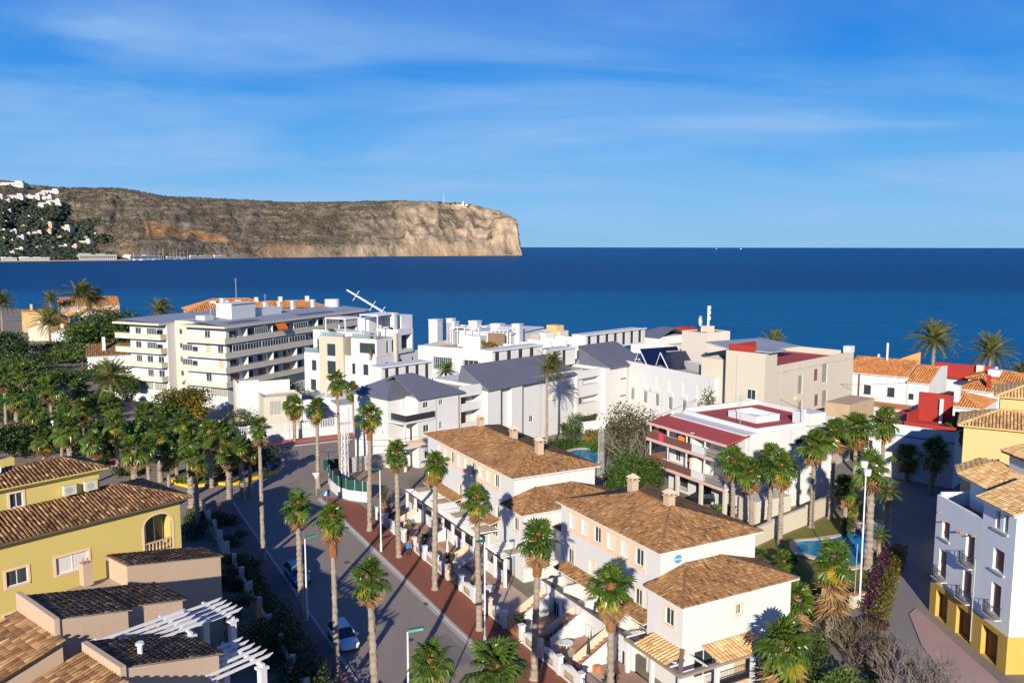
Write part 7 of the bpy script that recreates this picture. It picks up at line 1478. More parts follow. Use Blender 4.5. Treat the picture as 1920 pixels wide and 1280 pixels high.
T(1336, 716, 122, 3.6, 'small olive-yellow tree in front of the white hotel', F_AUT, n=1500, leaf=.3, clear=.3, base=0)
def twigs(loc, spread, h, n, label, mat, name, seed, depth=5, r0=.13, lean=0):
    r = random.Random(seed); root = empty(name, loc, 0, label, 'tree'); mt = MB(); mtr = MB()
    def grow(p, d, L, rad, k):
        q = p + d * L; (mtr if k >= depth - 1 else mt).tube([p, (p + q) / 2 + Vector((r.uniform(-.08, .08), r.uniform(-.08, .08), 0)) * L, q], [rad, rad * .85, rad * .7], 5 if k > 2 else 3, caps=False)
        if k <= 0: return
        for i in range(3 if k > 1 else r.choice((2, 3, 4))):
            e = (d + Vector((r.uniform(-1, 1) * spread, r.uniform(-1, 1) * spread, r.uniform(-.25, .55)))).normalized(); grow(q if i < 2 else p.lerp(q, .6), e, L * r.uniform(.62, .86), rad * .62, k - 1)
    for i in range(n): a = i * 6.283 / n + r.random(); grow(Vector((r.uniform(-.2, .2), r.uniform(-.2, .2), 0)), Vector((math.cos(a) * .55 + lean, math.sin(a) * .55, 1)).normalized(), h * .32, r0, depth)
    mtr.build('limbs', mat, root); o = mt.build('twigs', mat, root); o['kind'] = 'stuff'; return root
twigs(W(1700, 1345), .85, 5.6, 4, 'leafless pale-branched tree overhanging the lane at the bottom right', twigm, 'bare_tree', 5, 5)
twigs(W(1600, 1250), .7, 4.2, 4, 'tangle of brown bare shoots left of the leafless tree', plain('brown_twigs', (.20, .14, .11), .95, .2, 2), 'bare_shrub', 8, 5, .06)
twigs(W(1780, 1380), .85, 5.0, 3, 'second leafless pale tree at the bottom edge beside the lane', twigm, 'bare_tree', 9, 5, .10)
twigs(W(1190, 905), .6, 9.4, 3, 'thin bare twigs sticking out of the olive-green tree top', plain('grey_twigs', (.23, .20, .17), .95, .2, 2), 'bare_shrub', 12, 4, .08)
sg = 'garden shrubs right of the townhouses'
for (x, y, w_, d_, h_, m_, lab, n) in ((1575, 1305, 4.5, 3, 2.6, F_MID, 'yellow-green shrub at the bottom edge right of the straw-skirted palm', 1700), (1628, 1330, 3.0, 2.2, 1.6, F_LT, 'low bright shrub under the bare tree', 700), (1530, 1230, 2.6, 3.5, 3.2, F_DK, 'tall dark green hedge shrub left of the skirted palm trunk', 1300), (1590, 1210, 2.4, 2.4, 2.8, F_MID, 'climbing green shrub right of the skirted palm trunk', 1000), (1525, 1125, 3.2, 2.4, 1.6, F_MID, 'low shrub in front of the pool coping', 800), (1420, 1045, 2.4, 1.6, 1.5, F_DK, 'dark shrub behind the near townhouse roof', 600), (1355, 968, 3.0, 2.0, 2.0, leaf_green2, 'grey-green aloe clump by the parked black car', 900), (1480, 1062, 2.2, 1.8, 1.6, F_MID, 'green shrub at the left tip of the pool', 700), (1585, 1000, 2.6, 2.0, 2.4, F_DK, 'dark shrub behind the pool rocks', 800), (1545, 1110, 2.0, 1.6, 1.2, F_LT, 'light green shrub under the straw skirt', 500), (1655, 1230, 2.4, 2.4, 1.5, F_AUT, 'yellow-leaved shrub at the end of the lane hedge', 800), (1640, 1180, 2.2, 2.2, 1.7, F_PUR, 'purple shrub beside the small cream pillar', 700)):
    shrub(W(x, y), w_, d_, h_, lab, m_, n, .24, group=sg)
for i, (x, y, w_, h_, m_, lab) in enumerate(((1520, 1275, 3.4, 2.4, F_DK, 'dark shrub at the bottom edge beside the straw-skirted palm'), (1655, 1290, 3, 1.4, F_DK, 'dark low shrub under the leafless tree'), (1600, 1180, 2.6, 1.8, F_DK, 'dark shrub below the cream pillar'), (1545, 1175, 2.4, 2.2, F_MID, 'green shrub left of the skirted palm foot'), (1640, 1250, 2.6, 1.3, F_OLV, 'olive shrub among the brown shoots'), (1510, 1160, 2.4, 1.8, F_DK, 'dark shrub behind the short skirted palm'), (1710, 1265, 2.2, 1.0, F_AUT, 'yellow tufted plant at the foot of the leafless tree'))):
    shrub(W(x, y), w_, w_, h_, lab, m_, 900, .22, group=sg)
hedge(W(1690, 1035), W(1640, 1190), 1.5, 1.3, 'long green hedge along the left edge of the lane', F_AUT, 3200, .2); hedge(W(1672, 1035), W(1622, 1150), 1.4, 1.1, 'purple bougainvillea hedge inside the lane hedge', F_PUR, 2600, .2)
# left, shaded side
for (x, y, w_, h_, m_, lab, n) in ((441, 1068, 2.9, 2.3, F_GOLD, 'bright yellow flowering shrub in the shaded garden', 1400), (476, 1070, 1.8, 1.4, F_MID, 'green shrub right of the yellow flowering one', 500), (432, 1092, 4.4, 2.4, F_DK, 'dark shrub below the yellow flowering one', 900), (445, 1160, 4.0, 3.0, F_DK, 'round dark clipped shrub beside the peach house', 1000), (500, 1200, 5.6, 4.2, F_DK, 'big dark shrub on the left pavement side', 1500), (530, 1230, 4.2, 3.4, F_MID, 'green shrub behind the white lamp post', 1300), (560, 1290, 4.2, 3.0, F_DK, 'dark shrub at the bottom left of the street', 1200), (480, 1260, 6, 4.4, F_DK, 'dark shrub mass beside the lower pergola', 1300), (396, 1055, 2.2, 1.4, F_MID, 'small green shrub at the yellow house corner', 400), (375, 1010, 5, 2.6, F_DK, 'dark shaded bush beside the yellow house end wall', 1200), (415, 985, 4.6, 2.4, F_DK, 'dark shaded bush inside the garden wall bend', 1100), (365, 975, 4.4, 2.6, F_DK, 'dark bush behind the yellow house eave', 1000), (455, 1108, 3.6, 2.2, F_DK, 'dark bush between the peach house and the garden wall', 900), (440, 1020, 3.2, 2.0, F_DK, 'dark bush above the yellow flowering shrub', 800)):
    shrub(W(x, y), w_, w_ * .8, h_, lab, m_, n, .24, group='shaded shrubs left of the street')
for (x, y, lab, m_, w_) in ((352, 908, 'green bush on the left tip of the yellow-kerbed island', F_LT, 3.2), (380, 900, 'low grey-green planting on the island between the palms', F_MID, 3), (430, 892, 'dark shrub on the island under the palms', F_DK, 7), (500, 876, 'round dark bush at the island end by the blue sign', F_DK, 8), (480, 866, 'dark bush behind the island', F_DK, 8), (450, 872, 'dark bush in the middle of the island', F_DK, 8), (410, 872, 'dark bush left of the island middle', F_DK, 8), (240, 890, 'dark clipped bush beside the roundabout bench', F_DK, 5), (290, 870, 'bush under the grove by the roundabout', F_DK, 5), (180, 880, 'dark bush behind the yellow house roof', F_DK, 5), (60, 840, 'dark bush at the left behind the chimney', F_DK, 7), (110, 850, 'dark bush by the grey palm', F_DK, 6)):
    shrub(W(x, y), w_, w_ * .7, w_ * .46, lab, m_, 1100, .34, group='shrubs around the junction')
# far side of the cross street: clipped hedges, slope planting
hedge(W(438, 802), W(600, 790), 2.0, 1.6, 'long clipped hedge behind the white railing of the cross street', F_DK, 2600, .3); hedge(W(452, 800), W(568, 788), 4, 3.6, 'dark ivy bank rising to the modern villa', F_DK, 3400, .34); 
T(545, 706, 158, 9, 'dark hedge tree between the apartment block and the modern villa', F_DK, n=2600, leaf=.4, clear=.02); T(515, 722, 156, 7, 'dark hedge bush left of the modern villa', F_DK, n=1600, leaf=.4, clear=.02)
for (x, y, lab, w_) in ((612, 790, 'spiky green planting behind the white villa wall', 5), (640, 788, 'green shrub by the villa gate', 4.5), (598, 786, 'dark cycad clump by the villa wall', 3)): shrub(W(x, y), w_, 2, 2.2, lab, F_MID, 600, .34, group='planting of the modern villa')
# hotel garden and first pool garden
hedge(W(1078, 806), W(1165, 768), 3.5, 2.6, 'clipped green garden hedge in front of the hotel', F_MID, 2600, .32); hedge(W(1076, 838), W(1080, 800), 2.6, 3.6, 'tall green hedge corner by the white wall', F_MID, 1500, .3); hedge(W(1015, 850), W(1075, 838), 2.2, 1.8, 'dark hedge round the lawn of the first pool', F_DK, 1500, .28)
for (x, y, w_, h_, m_, lab) in ((1098, 800, 1.9, 2.2, F_DK, 'ball-clipped topiary tree before the white garden wall'), (1112, 826, 3.6, 3, F_AUT, 'yellow-green shrub right of the lawn'), (1105, 832, 2.2, 1.6, F_GOLD, 'bright yellow low shrub on the lawn edge'), (1125, 850, 3.4, 3.0, F_MID, 'green shrub beside the pool tip'), (1062, 820, 2.4, 3.2, F_DK, 'small dark cycad on the lawn'), (1150, 812, 4, 3, F_OLV, 'olive shrub under the big sparse tree'), (1000, 820, 3, 1.6, F_AUT, 'mixed shrub behind the second townhouse roof')): shrub(W(x, y), w_, w_ * .8, h_, lab, m_, 800, .26, group='shrubs of the first pool garden')
b = Bld('garden_wall', 'white curved garden wall behind the first pool lawn', 'wall', W(1090, 812), 62); b.box('wall', 0, 11, 0, .3, 0, 2.0, whitec)
sheet('lawn', [W(x, y) for x, y in ((1020, 842), (1045, 822), (1108, 826), (1122, 840), (1090, 848), (1030, 852))], .03, lawnm)
sheet('lawn', [W(x, y) for x, y in ((1400, 1040), (1447, 1012), (1512, 986), (1556, 965), (1600, 975), (1640, 1000), (1655, 1050), (1640, 1110), (1560, 1130), (1500, 1110), (1430, 1080))], .03, plain('dry_lawn', (.16, .16, .035), .95, .35, .6, .6, 18))
def pool(name, pts, label, z=.06):
    root = empty(name, (0, 0, 0), 0, label, 'swimming pool', None); P = [W(x, y) for x, y in pts]; c0 = sum(P, Vector()) / len(P)
    sm = []
    n = len(P)
    for i in range(n):
        for t in (0, .25, .5, .75):
            a, b_, c_, d_ = P[i - 1], P[i], P[(i + 1) % n], P[(i + 2) % n]; sm.append(.5 * ((2 * b_) + (c_ - a) * t + (2 * a - 5 * b_ + 4 * c_ - d_) * t * t + (3 * b_ - a - 3 * c_ + d_) * t ** 3))
    q = MB(); q.add([(p_.x, p_.y, z) for p_ in sm], [tuple(range(len(sm)))]); q.build('water', poolm, root)
    q = MB(); n = len(sm); o_ = [p_ + (p_ - c0).normalized() * .75 for p_ in sm]
    for i in range(n): j = (i + 1) % n; q.quad((sm[i].x, sm[i].y, .14), (sm[j].x, sm[j].y, .14), (o_[j].x, o_[j].y, .14), (o_[i].x, o_[i].y, .14)); q.quad((sm[i].x, sm[i].y, z - .02), (sm[j].x, sm[j].y, z - .02), (sm[j].x, sm[j].y, .14), (sm[i].x, sm[i].y, .14)); q.quad((o_[i].x, o_[i].y, 0), (o_[j].x, o_[j].y, 0), (o_[j].x, o_[j].y, .14), (o_[i].x, o_[i].y, .14))
    q.build('coping', tilecop, root); return root
pool('swimming_pool', ((1494, 1026), (1500, 1014), (1545, 1011), (1580, 1003), (1600, 985), (1650, 978), (1648, 1000), (1622, 1040), (1612, 1058), (1588, 1062), (1540, 1047), (1505, 1036)), 'blue free-form pool with pale coping among palms on the right')
pool('swimming_pool', ((1068, 848), (1090, 842), (1112, 845), (1125, 855), (1118, 868), (1085, 862)), 'small turquoise pool beyond the lawn behind the second townhouse block')
root = empty('rock_island', W(1600, 992), 0, 'pile of pinkish rocks at the pool edge', 'rocks')
for k in range(9):
    bmr = bmesh.new(); bmesh.ops.create_icosphere(bmr, subdivisions=2, radius=.5)
    for v_ in bmr.verts: v_.co *= rnd.uniform(.8, 1.15); v_.co.z *= .7
    me = bpy.data.meshes.new('rock'); bmr.to_mesh(me); bmr.free(); me.materials.append(bpy.data.materials['pink_pavement']); inst('rock', me, root, (rnd.uniform(-1.5, 1.5), rnd.uniform(-.8, .8), .25 + .15 * (k % 3)), (0, 0, k), (1.2, 1, .9))
b = Bld('small_pillar', 'small cream pillar box beside the white lamp post and bougainvillea', 'pillar', W(1601, 1140), AST); b.box('body', 0, 1.5, 0, .5, 0, 1.2, cream); b.box('cap', -.08, 1.58, -.08, .58, 1.203, 1.32, clay)
# ================================================================ STREET FURNITURE
def lamp(P, h, label, az=0, head=True, two=False):
    root = empty('street_lamp', P, az, label, 'street lamp', 'street lamps'); q = MB(); q.tube([(0, 0, 0), (0, 0, .9), (0, 0, .95), (0, 0, h)], [.13, .13, .085, .055], 10); q.build('pole', whitem, root)
    q = MB(); q.bar((0, 0, h - .1), (.25, 0, h + .05), .07); q.build('bracket', greenm, root)
    q = MB(); q.add([(.05, -.16, h), (1.0, -.2, h + .16), (1.0, .2, h + .16), (.05, .16, h), (.05, -.12, h + .16), (.95, -.14, h + .28), (.95, .14, h + .28), (.05, .12, h + .16)], ((3, 2, 1, 0), (4, 5, 6, 7), (0, 1, 5, 4), (1, 2, 6, 5), (2, 3, 7, 6), (3, 0, 4, 7))); q.build('lamp_head', greenm, root); return root
def lampv(px_, ptop, v, label, az):
    u = u_at(px_, v, 5); P = UV(u, v, .13); lamp(P, z_at(ptop, P.y) - .13, label, az)
A_ST = R_(90) - STREET
lampv(714, 880, -10.4, 'white street lamp with green head on the kerb near the utility yard', A_ST + math.pi / 2 + .35); lampv(910, 1014, -10.3, 'white street lamp with green head on the brick kerb before the second block', A_ST + math.pi / 2 + .35)
lampv(574, 1010, -21.9, 'white street lamp on the left kerb touching a palm trunk', A_ST - math.pi / 2); lampv(767, 1184, -21.8, 'white street lamp with green head at the bottom of the street', A_ST - math.pi / 2 - .4)
P = W(1612, 1138); root = empty('garden_lamp_post', P, 0, 'tall white post with two pale floodlights beside the pool', 'lamp post'); h = z_at(868, P.y); q = MB(); q.tube([(0, 0, 0), (0, 0, h)], [.09, .055], 10); q.build('pole', whitem, root)
for dz, s_ in ((0, -.25), (-.75, .1)): q = MB(); q.tube([(s_, -.1, h + dz - .3), (s_, -.1, h + dz + .25)], [.28, .34], 12); q.build('floodlight', whitem, root)
q = MB(); q.bar((-.5, 0, 0), (-.45, 0, h * .45), .05); q.build('side_rod', alu, root)
for (x, y, top, lab) in ((104, 870, 795, 'white lamp post among the grove palms'), (213, 775, 752, 'short white globe lamp beside the feathery palm')):
    P = W(x, y); root = empty('park_lamp', P, 0, lab, 'street lamp'); h = z_at(top, P.y); q = MB(); q.tube([(0, 0, 0), (0, 0, h)], [.1, .06], 8); q.build('pole', whitem, root); q = MB(); q.tube([(0, 0, h), (0, 0, h + .25), (0, 0, h + .5)], [.12, .3, .12], 10); q.build('globe', whitem, root)
for (px_, top, d, lab) in ((1093, 625, 215, 'white street lamp on the sea front above the party-walled houses'), (1648, 662, 190, 'white pipe pole by the sea behind the orange roof'), (1125, 632, 205, 'short white mast with a round aerial by the sea front')):
    P = Wd(px_, top, d); root = empty('sea_front_pole', (P.x, P.y, 0), 0, lab, 'pole', 'poles along the sea front'); q = MB(); q.tube([(0, 0, 0), (0, 0, P.z)], [.16, .12], 8); q.build('pole', whitem, root)
    if 'lamp' in lab: q = MB(); q.bar((0, 0, P.z), (1.6, 0, P.z + .2), .25, .15); q.build('lamp_head', whitem, root)
    else: q = MB(); q.tube([(0, 0, P.z - 1.2), (0, 0, P.z - .2)], [.35, .35], 8); q.build('aerial', alu, root)
def lattice(P, h, w_, label, mat, n, name='lattice_pole', cat='mast'):
    root = empty(name, P, STREET, label, cat); a = w_ / 2; q = MB()
    for sx_ in (-a, a):
        for sy_ in (-a, a): q.bar((sx_, sy_, 0), (sx_ * .75, sy_ * .75, h), .075)
    q.build('corner_posts', mat, root); q = MB()
    for k in range(n):
        z0, z1 = h * k / n, h * (k + 1) / n; f = 1 - .25 * k / n; s_ = a * f; sg_ = 1 if k % 2 else -1
        for (p_, r_) in (((-s_ * sg_, -s_), (s_ * sg_, -s_)), ((-s_ * sg_, s_), (s_ * sg_, s_)), ((-s_, -s_ * sg_), (-s_, s_ * sg_)), ((s_, -s_ * sg_), (s_, s_ * sg_))): q.bar((*p_, z0), (*r_, z1), .055); q.bar((p_[0], p_[1], z1), (r_[0], r_[1], z1), .045)
    o = q.build('lattice_bracing', mat, root); o['kind'] = 'stuff'; return root
P = W(648, 906); lattice(P, z_at(800, P.y), .75, 'pale lattice mast inside the green-screened utility yard', whitem, 16); P = W(1127, 892); lattice(P, z_at(802, P.y), .7, 'pale concrete lattice pole between the townhouses and the olive tree', concrete, 16)
poles = []
for (bx, by, top, lab) in ((1391, 790, 693, 'lattice power pole in front of the cream building'), (1378, 800, 722, 'shorter lattice power pole left of the taller one')): P = W(bx, by); h = z_at(top, P.y); lattice(P, h, .6, lab, concrete, 14, 'power_pole', 'power pole'); poles.append(P + Vector((0, 0, h - .2)))
def wire(p_, q_, sag, label, r_=.035):
    p_, q_ = Vector(p_), Vector(q_); n = 14; pts = [p_.lerp(q_, i / n) - Vector((0, 0, sag * 4 * (i / n) * (1 - i / n))) for i in range(n + 1)]
    q = MB(); q.tube(pts, r_, 4); tag(q.build('power_line', iron), label, 'cable', 'overhead power lines')
wire(poles[0], Wd(1600, 664, 160), 1.0, 'upper black cable from the power pole along the cream building top'); wire(poles[0], Wd(1700, 716, 140), 1.2, 'middle black cable from the power pole to the orange-roofed house'); wire(poles[0] - Vector((0, 0, .5)), Wd(1540, 780, 112), .8, 'lower black cable falling from the power pole to the right')
wire(poles[0], W(1127, 892) + Vector((0, 0, z_at(802, W(1127, 892).y) - .3)), 1.6, 'black cable from the power pole down to the lattice pole by the olive tree'); wire(Wd(786, 818, 118), W(648, 906) + Vector((0, 0, 6.6)), .5, 'thin cable from the slate-roofed corner to the lattice mast', .03); wire(W(648, 906) + Vector((0, 0, 5)), Wd(596, 845, 122), .4, 'thin cable from the lattice mast across the street mouth', .03)
# green-screened curved utility yard
yc = W(668, 905); R0 = (W(668, 940) - yc).length; pts = []
for x, y in ((617, 876), (616, 900), (622, 918), (636, 930), (655, 937), (678, 940), (690, 941)): pts.append(W(x, y))
root = empty('utility_yard_wall', (0, 0, 0), 0, 'curved white wall with dark green screen fabric at the end of the brick pavement', 'wall'); sm = []
for i in range(len(pts) - 1):
    for t in range(4): sm.append(pts[i].lerp(pts[i + 1], t / 4))
sm.append(pts[-1]); q = MB(); q2 = MB()
for i in range(len(sm) - 1):
    a, b_ = sm[i], sm[i + 1]; n_ = Vector((b_.y - a.y, a.x - b_.x, 0)).normalized() * .12
    q.add([a - n_, b_ - n_, b_ + n_, a + n_] + [p_ + Vector((0, 0, 1.35)) for p_ in (a - n_, b_ - n_, b_ + n_, a + n_)], ((0, 1, 5, 4), (2, 3, 7, 6), (4, 5, 6, 7))); m_ = n_ * .2
    q2.add([a - m_ + Vector((0, 0, 1.353)), b_ - m_ + Vector((0, 0, 1.353)), b_ - m_ + Vector((0, 0, 2.7)), a - m_ + Vector((0, 0, 2.7)), a + m_ + Vector((0, 0, 1.353)), b_ + m_ + Vector((0, 0, 1.353)), b_ + m_ + Vector((0, 0, 2.7)), a + m_ + Vector((0, 0, 2.7))], ((0, 1, 2, 3), (7, 6, 5, 4), (3, 2, 6, 7)))
q.build('wall', whitec, root); q2.build('screen', greenf, root)
for i in range(0, len(sm), 3): q = MB(); q.bar(sm[i] + Vector((0, 0, 1.3)), sm[i] + Vector((0, 0, 2.8)), .07); q.build('fence_post', alu, root)
b = Bld('yard_wall', 'grey low wall at the back of the green-screened utility yard', 'wall', W(645, 888), 58); b.box('wall', 0, 10, 0, .25, 0, 2.2, concrete); b.box('screen', -3, -.02, 0, .08, .9, 2.4, greenf)
sheet('yard_floor', [W(x, y) for x, y in ((620, 912), (640, 928), (690, 938), (720, 905), (690, 880), (640, 888))], .03, earth)
# far fence: white wall with pale railing panels along the cross street
a, b_ = UV(93.0, -28), UV(93.0, 14); d_ = b_ - a; root = empty('street_fence', a, math.atan2(d_.y, d_.x), 'white wall with pale railing panels along the far pavement', 'fence'); L = d_.length; n = 14
q = MB(); q.box(0, L, 0, .25, 0, 1.5, ); q.build('wall', whitec, root)
for k in range(n):
    x = L * k / n; q = MB(); q.box(x, x + .3, -.02, .27, 1.503, 3.1); q.build('post', whitec, root); q = MB(); xa, xb = x + .32, x + L / n - .02
    for j in range(9): xx = xa + (xb - xa) * (j + .5) / 9; q.box(xx - .07, xx + .07, .08, .12, 1.6, 2.9)
    for zz in (1.55, 2.9): q.box(xa, xb, .06, .14, zz, zz + .09)
    q.build('railing_panel', plain('pale_railing', (.60, .63, .66), .5, .05) if k == 0 else bpy.data.materials['pale_railing'], root)
for i, (x, y0, y1) in enumerate(((544, 800, 832), (655, 785, 830))): P = W(x, y1); q = MB(); q.tube([(0, 0, 0), (0, 0, z_at(y0 - 22, P.y))], [.09, .06], 6); root = empty('street_pole', P, 0, ('thin grey pole on the far red pavement, left one', 'thin grey pole on the far red pavement by the villa wall')[i], 'pole'); q.build('pole', alu, root)
b = Bld('villa_gatehouse', 'white gatehouse wall with carport roof below the modern villa', 'wall', W(553, 800), 62); b.shell(0, 5, 0, 6, .1, 3.6, whitec, L=[(1, .2, 1.6, 2.4, 'dark1')]); b.box('low_wall', 5.3, 20, -.3, 0, 0, 3.2, whitec); b.box('carport_roof', 8.5, 17, .3, 6, 3.0, 3.3, roofgrey)
# kerbs of the planted islands, yellow where the photo shows them
def kerb_line(pts, mat, label, name='kerb_island'):
    P = [W(x, y) for x, y in pts]; q = MB()
    for i in range(len(P) - 1):
        a, b_ = P[i], P[i + 1]; n_ = Vector((b_.y - a.y, a.x - b_.x, 0)).normalized() * .3; q.add([(a.x - n_.x, a.y - n_.y, 0), (b_.x - n_.x, b_.y - n_.y, 0), (b_.x + n_.x, b_.y + n_.y, 0), (a.x + n_.x, a.y + n_.y, 0)] + [(p_.x, p_.y, .34) for p_ in (a - n_, b_ - n_, b_ + n_, a + n_)], ((0, 1, 5, 4), (2, 3, 7, 6), (4, 5, 6, 7), (1, 2, 6, 5), (3, 0, 4, 7)))
    o = q.build(name, mat); o['kind'] = 'structure'; return o
kerb_line(((323, 900), (332, 908), (357, 914), (386, 911)), yellowp, ''); kerb_line(((388, 911), (405, 908), (425, 909)), yellowp, ''); kerb_line(((427, 911), (445, 908), (470, 900), (500, 893), (520, 885)), yellowp, ''); kerb_line(((520, 885), (532, 874), (530, 862), (500, 856)), kerbm, '')
sheet('island_soil', [W(x, y) for x, y in ((325, 898), (357, 912), (427, 908), (500, 891), (528, 870), (500, 858), (400, 868), (330, 885))], .12, plain('island_soil', (.13, .10, .06), .95, .3, .6, .5, 8), .1)
# bench ring (curved dark rail) by the roundabout
q = MB(); P = W(232, 888); q.tube([P + Vector((2.6 * math.cos(t), 2.6 * math.sin(t) * 1.0, 2.4 + .9 * math.sin(t))) for t in np.linspace(-1.4, 1.4, 12)], .09, 6); q.tube([P + Vector((.5, -2.5, 0)), P + Vector((.45, -2.55, 1.6))], .09, 6); q.tube([P + Vector((.5, 2.5, 0)), P + Vector((.45, 2.55, 3.3))], .09, 6); tag(q.build('curved_rail', iron), 'curved dark metal hoop rail behind the yellow house roof', 'railing')
# traffic signs
def sign_post(P, h, rz, name, label): root = empty(name, P, rz, label, 'traffic sign'); q = MB(); q.tube([(0, 0, 0), (0, 0, h)], .04, 6); q.build('post', alu, root); return root
P = W(594, 929); h = z_at(888, P.y); r1 = sign_post(P, h, 0, 'yield_sign', 'white inverted-triangle traffic sign on a post before the utility yard'); q = MB(); q.add([(-.5, -.06, h + .1), (.5, -.06, h + .1), (0, -.06, h - .75), (-.5, -.03, h + .1), (.5, -.03, h + .1), (0, -.03, h - .75)], ((0, 2, 1), (3, 4, 5), (0, 1, 4, 3), (1, 2, 5, 4), (2, 0, 3, 5))); q.build('plate', whitem, r1); q = MB()
for a, b_ in (((-.5, h + .1), (.5, h + .1)), ((.5, h + .1), (0, h - .75)), ((0, h - .75), (-.5, h + .1))): q.bar((a[0] * .93, -.065, a[1] * 1), (b_[0] * .93, -.065, b_[1]), .07, .03)
q.build('border', plain('sign_pale_red', (.60, .30, .28), .6, .05), r1)
blue = plain('sign_blue', (.02, .14, .50), .5, .05)
P = W(614, 952); h = z_at(924, P.y); r1 = sign_post(P, h, 0, 'crossing_sign', 'blue square pedestrian crossing sign with white triangle beside the curved wall'); q = MB(); q.box(-.42, .42, -.07, -.04, h - .42, h + .42); q.build('plate', blue, r1); q = MB(); q.add([(-.34, -.074, h - .30), (.34, -.074, h - .30), (0, -.074, h + .32)], [(0, 1, 2)]); q.build('triangle', whitem, r1); q = MB(); q.bar((0, -.077, h - .02), (-.02, -.077, h - .14), .09, .01); q.bar((-.02, -.077, h - .14), (-.10, -.077, h - .27), .05, .01); q.bar((-.02, -.077, h - .14), (.08, -.077, h - .27), .05, .01); q.tube([(0, -.078, h + .06), (0, -.076, h + .06)], .045, 10); q.build('walking_figure', iron, r1)
P = W(508, 900); h = z_at(872, P.y); r1 = sign_post(P, h, 0, 'blue_round_sign', 'round blue direction sign on the dark island end'); q = MB(); q.tube([(0, -.04, h), (0, -.07, h)], .42, 20); q.build('plate', blue, r1); q = MB(); q.bar((.2, -.075, h + .2), (-.12, -.075, h - .12), .09, .01); q.add([(-.22, -.076, h - .22), (-.22, -.076, h + .05), (.05, -.076, h - .22)], [(0, 1, 2)]); q.build('arrow', whitem, r1)
# shaded garden wall and gate posts left of the street
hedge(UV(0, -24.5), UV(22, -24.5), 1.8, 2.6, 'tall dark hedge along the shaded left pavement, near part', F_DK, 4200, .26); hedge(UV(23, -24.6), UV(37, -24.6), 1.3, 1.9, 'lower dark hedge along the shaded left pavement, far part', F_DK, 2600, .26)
for x, y, w_, h_, lab in ((466, 806, 8, 4.6, 'dark bush against the foot of the tall white retaining wall'), (522, 798, 9, 4.2, 'dark bush bank below the flat beige garden building'), (566, 790, 6, 3.2, 'dark bush left of the villa gatehouse')): shrub(W(x, y), w_, 3, h_, lab, F_DK, 1500, .34, group='planting of the modern villa')
gwl = empty('left_garden_wall', UV(8, -25.5), A_ST, 'long low rendered garden wall along the shaded left pavement', 'wall')
for k in range(13): x = k * 4.0; q = MB(); q.box(x + .003, x + 3.997, -.13, .13, 0, 1.3); q.build('panel', peach, gwl); q = MB(); q.box(x - .18, x + .18, -.2, .2, 0, 2.1); q.build('pier', beige, gwl)
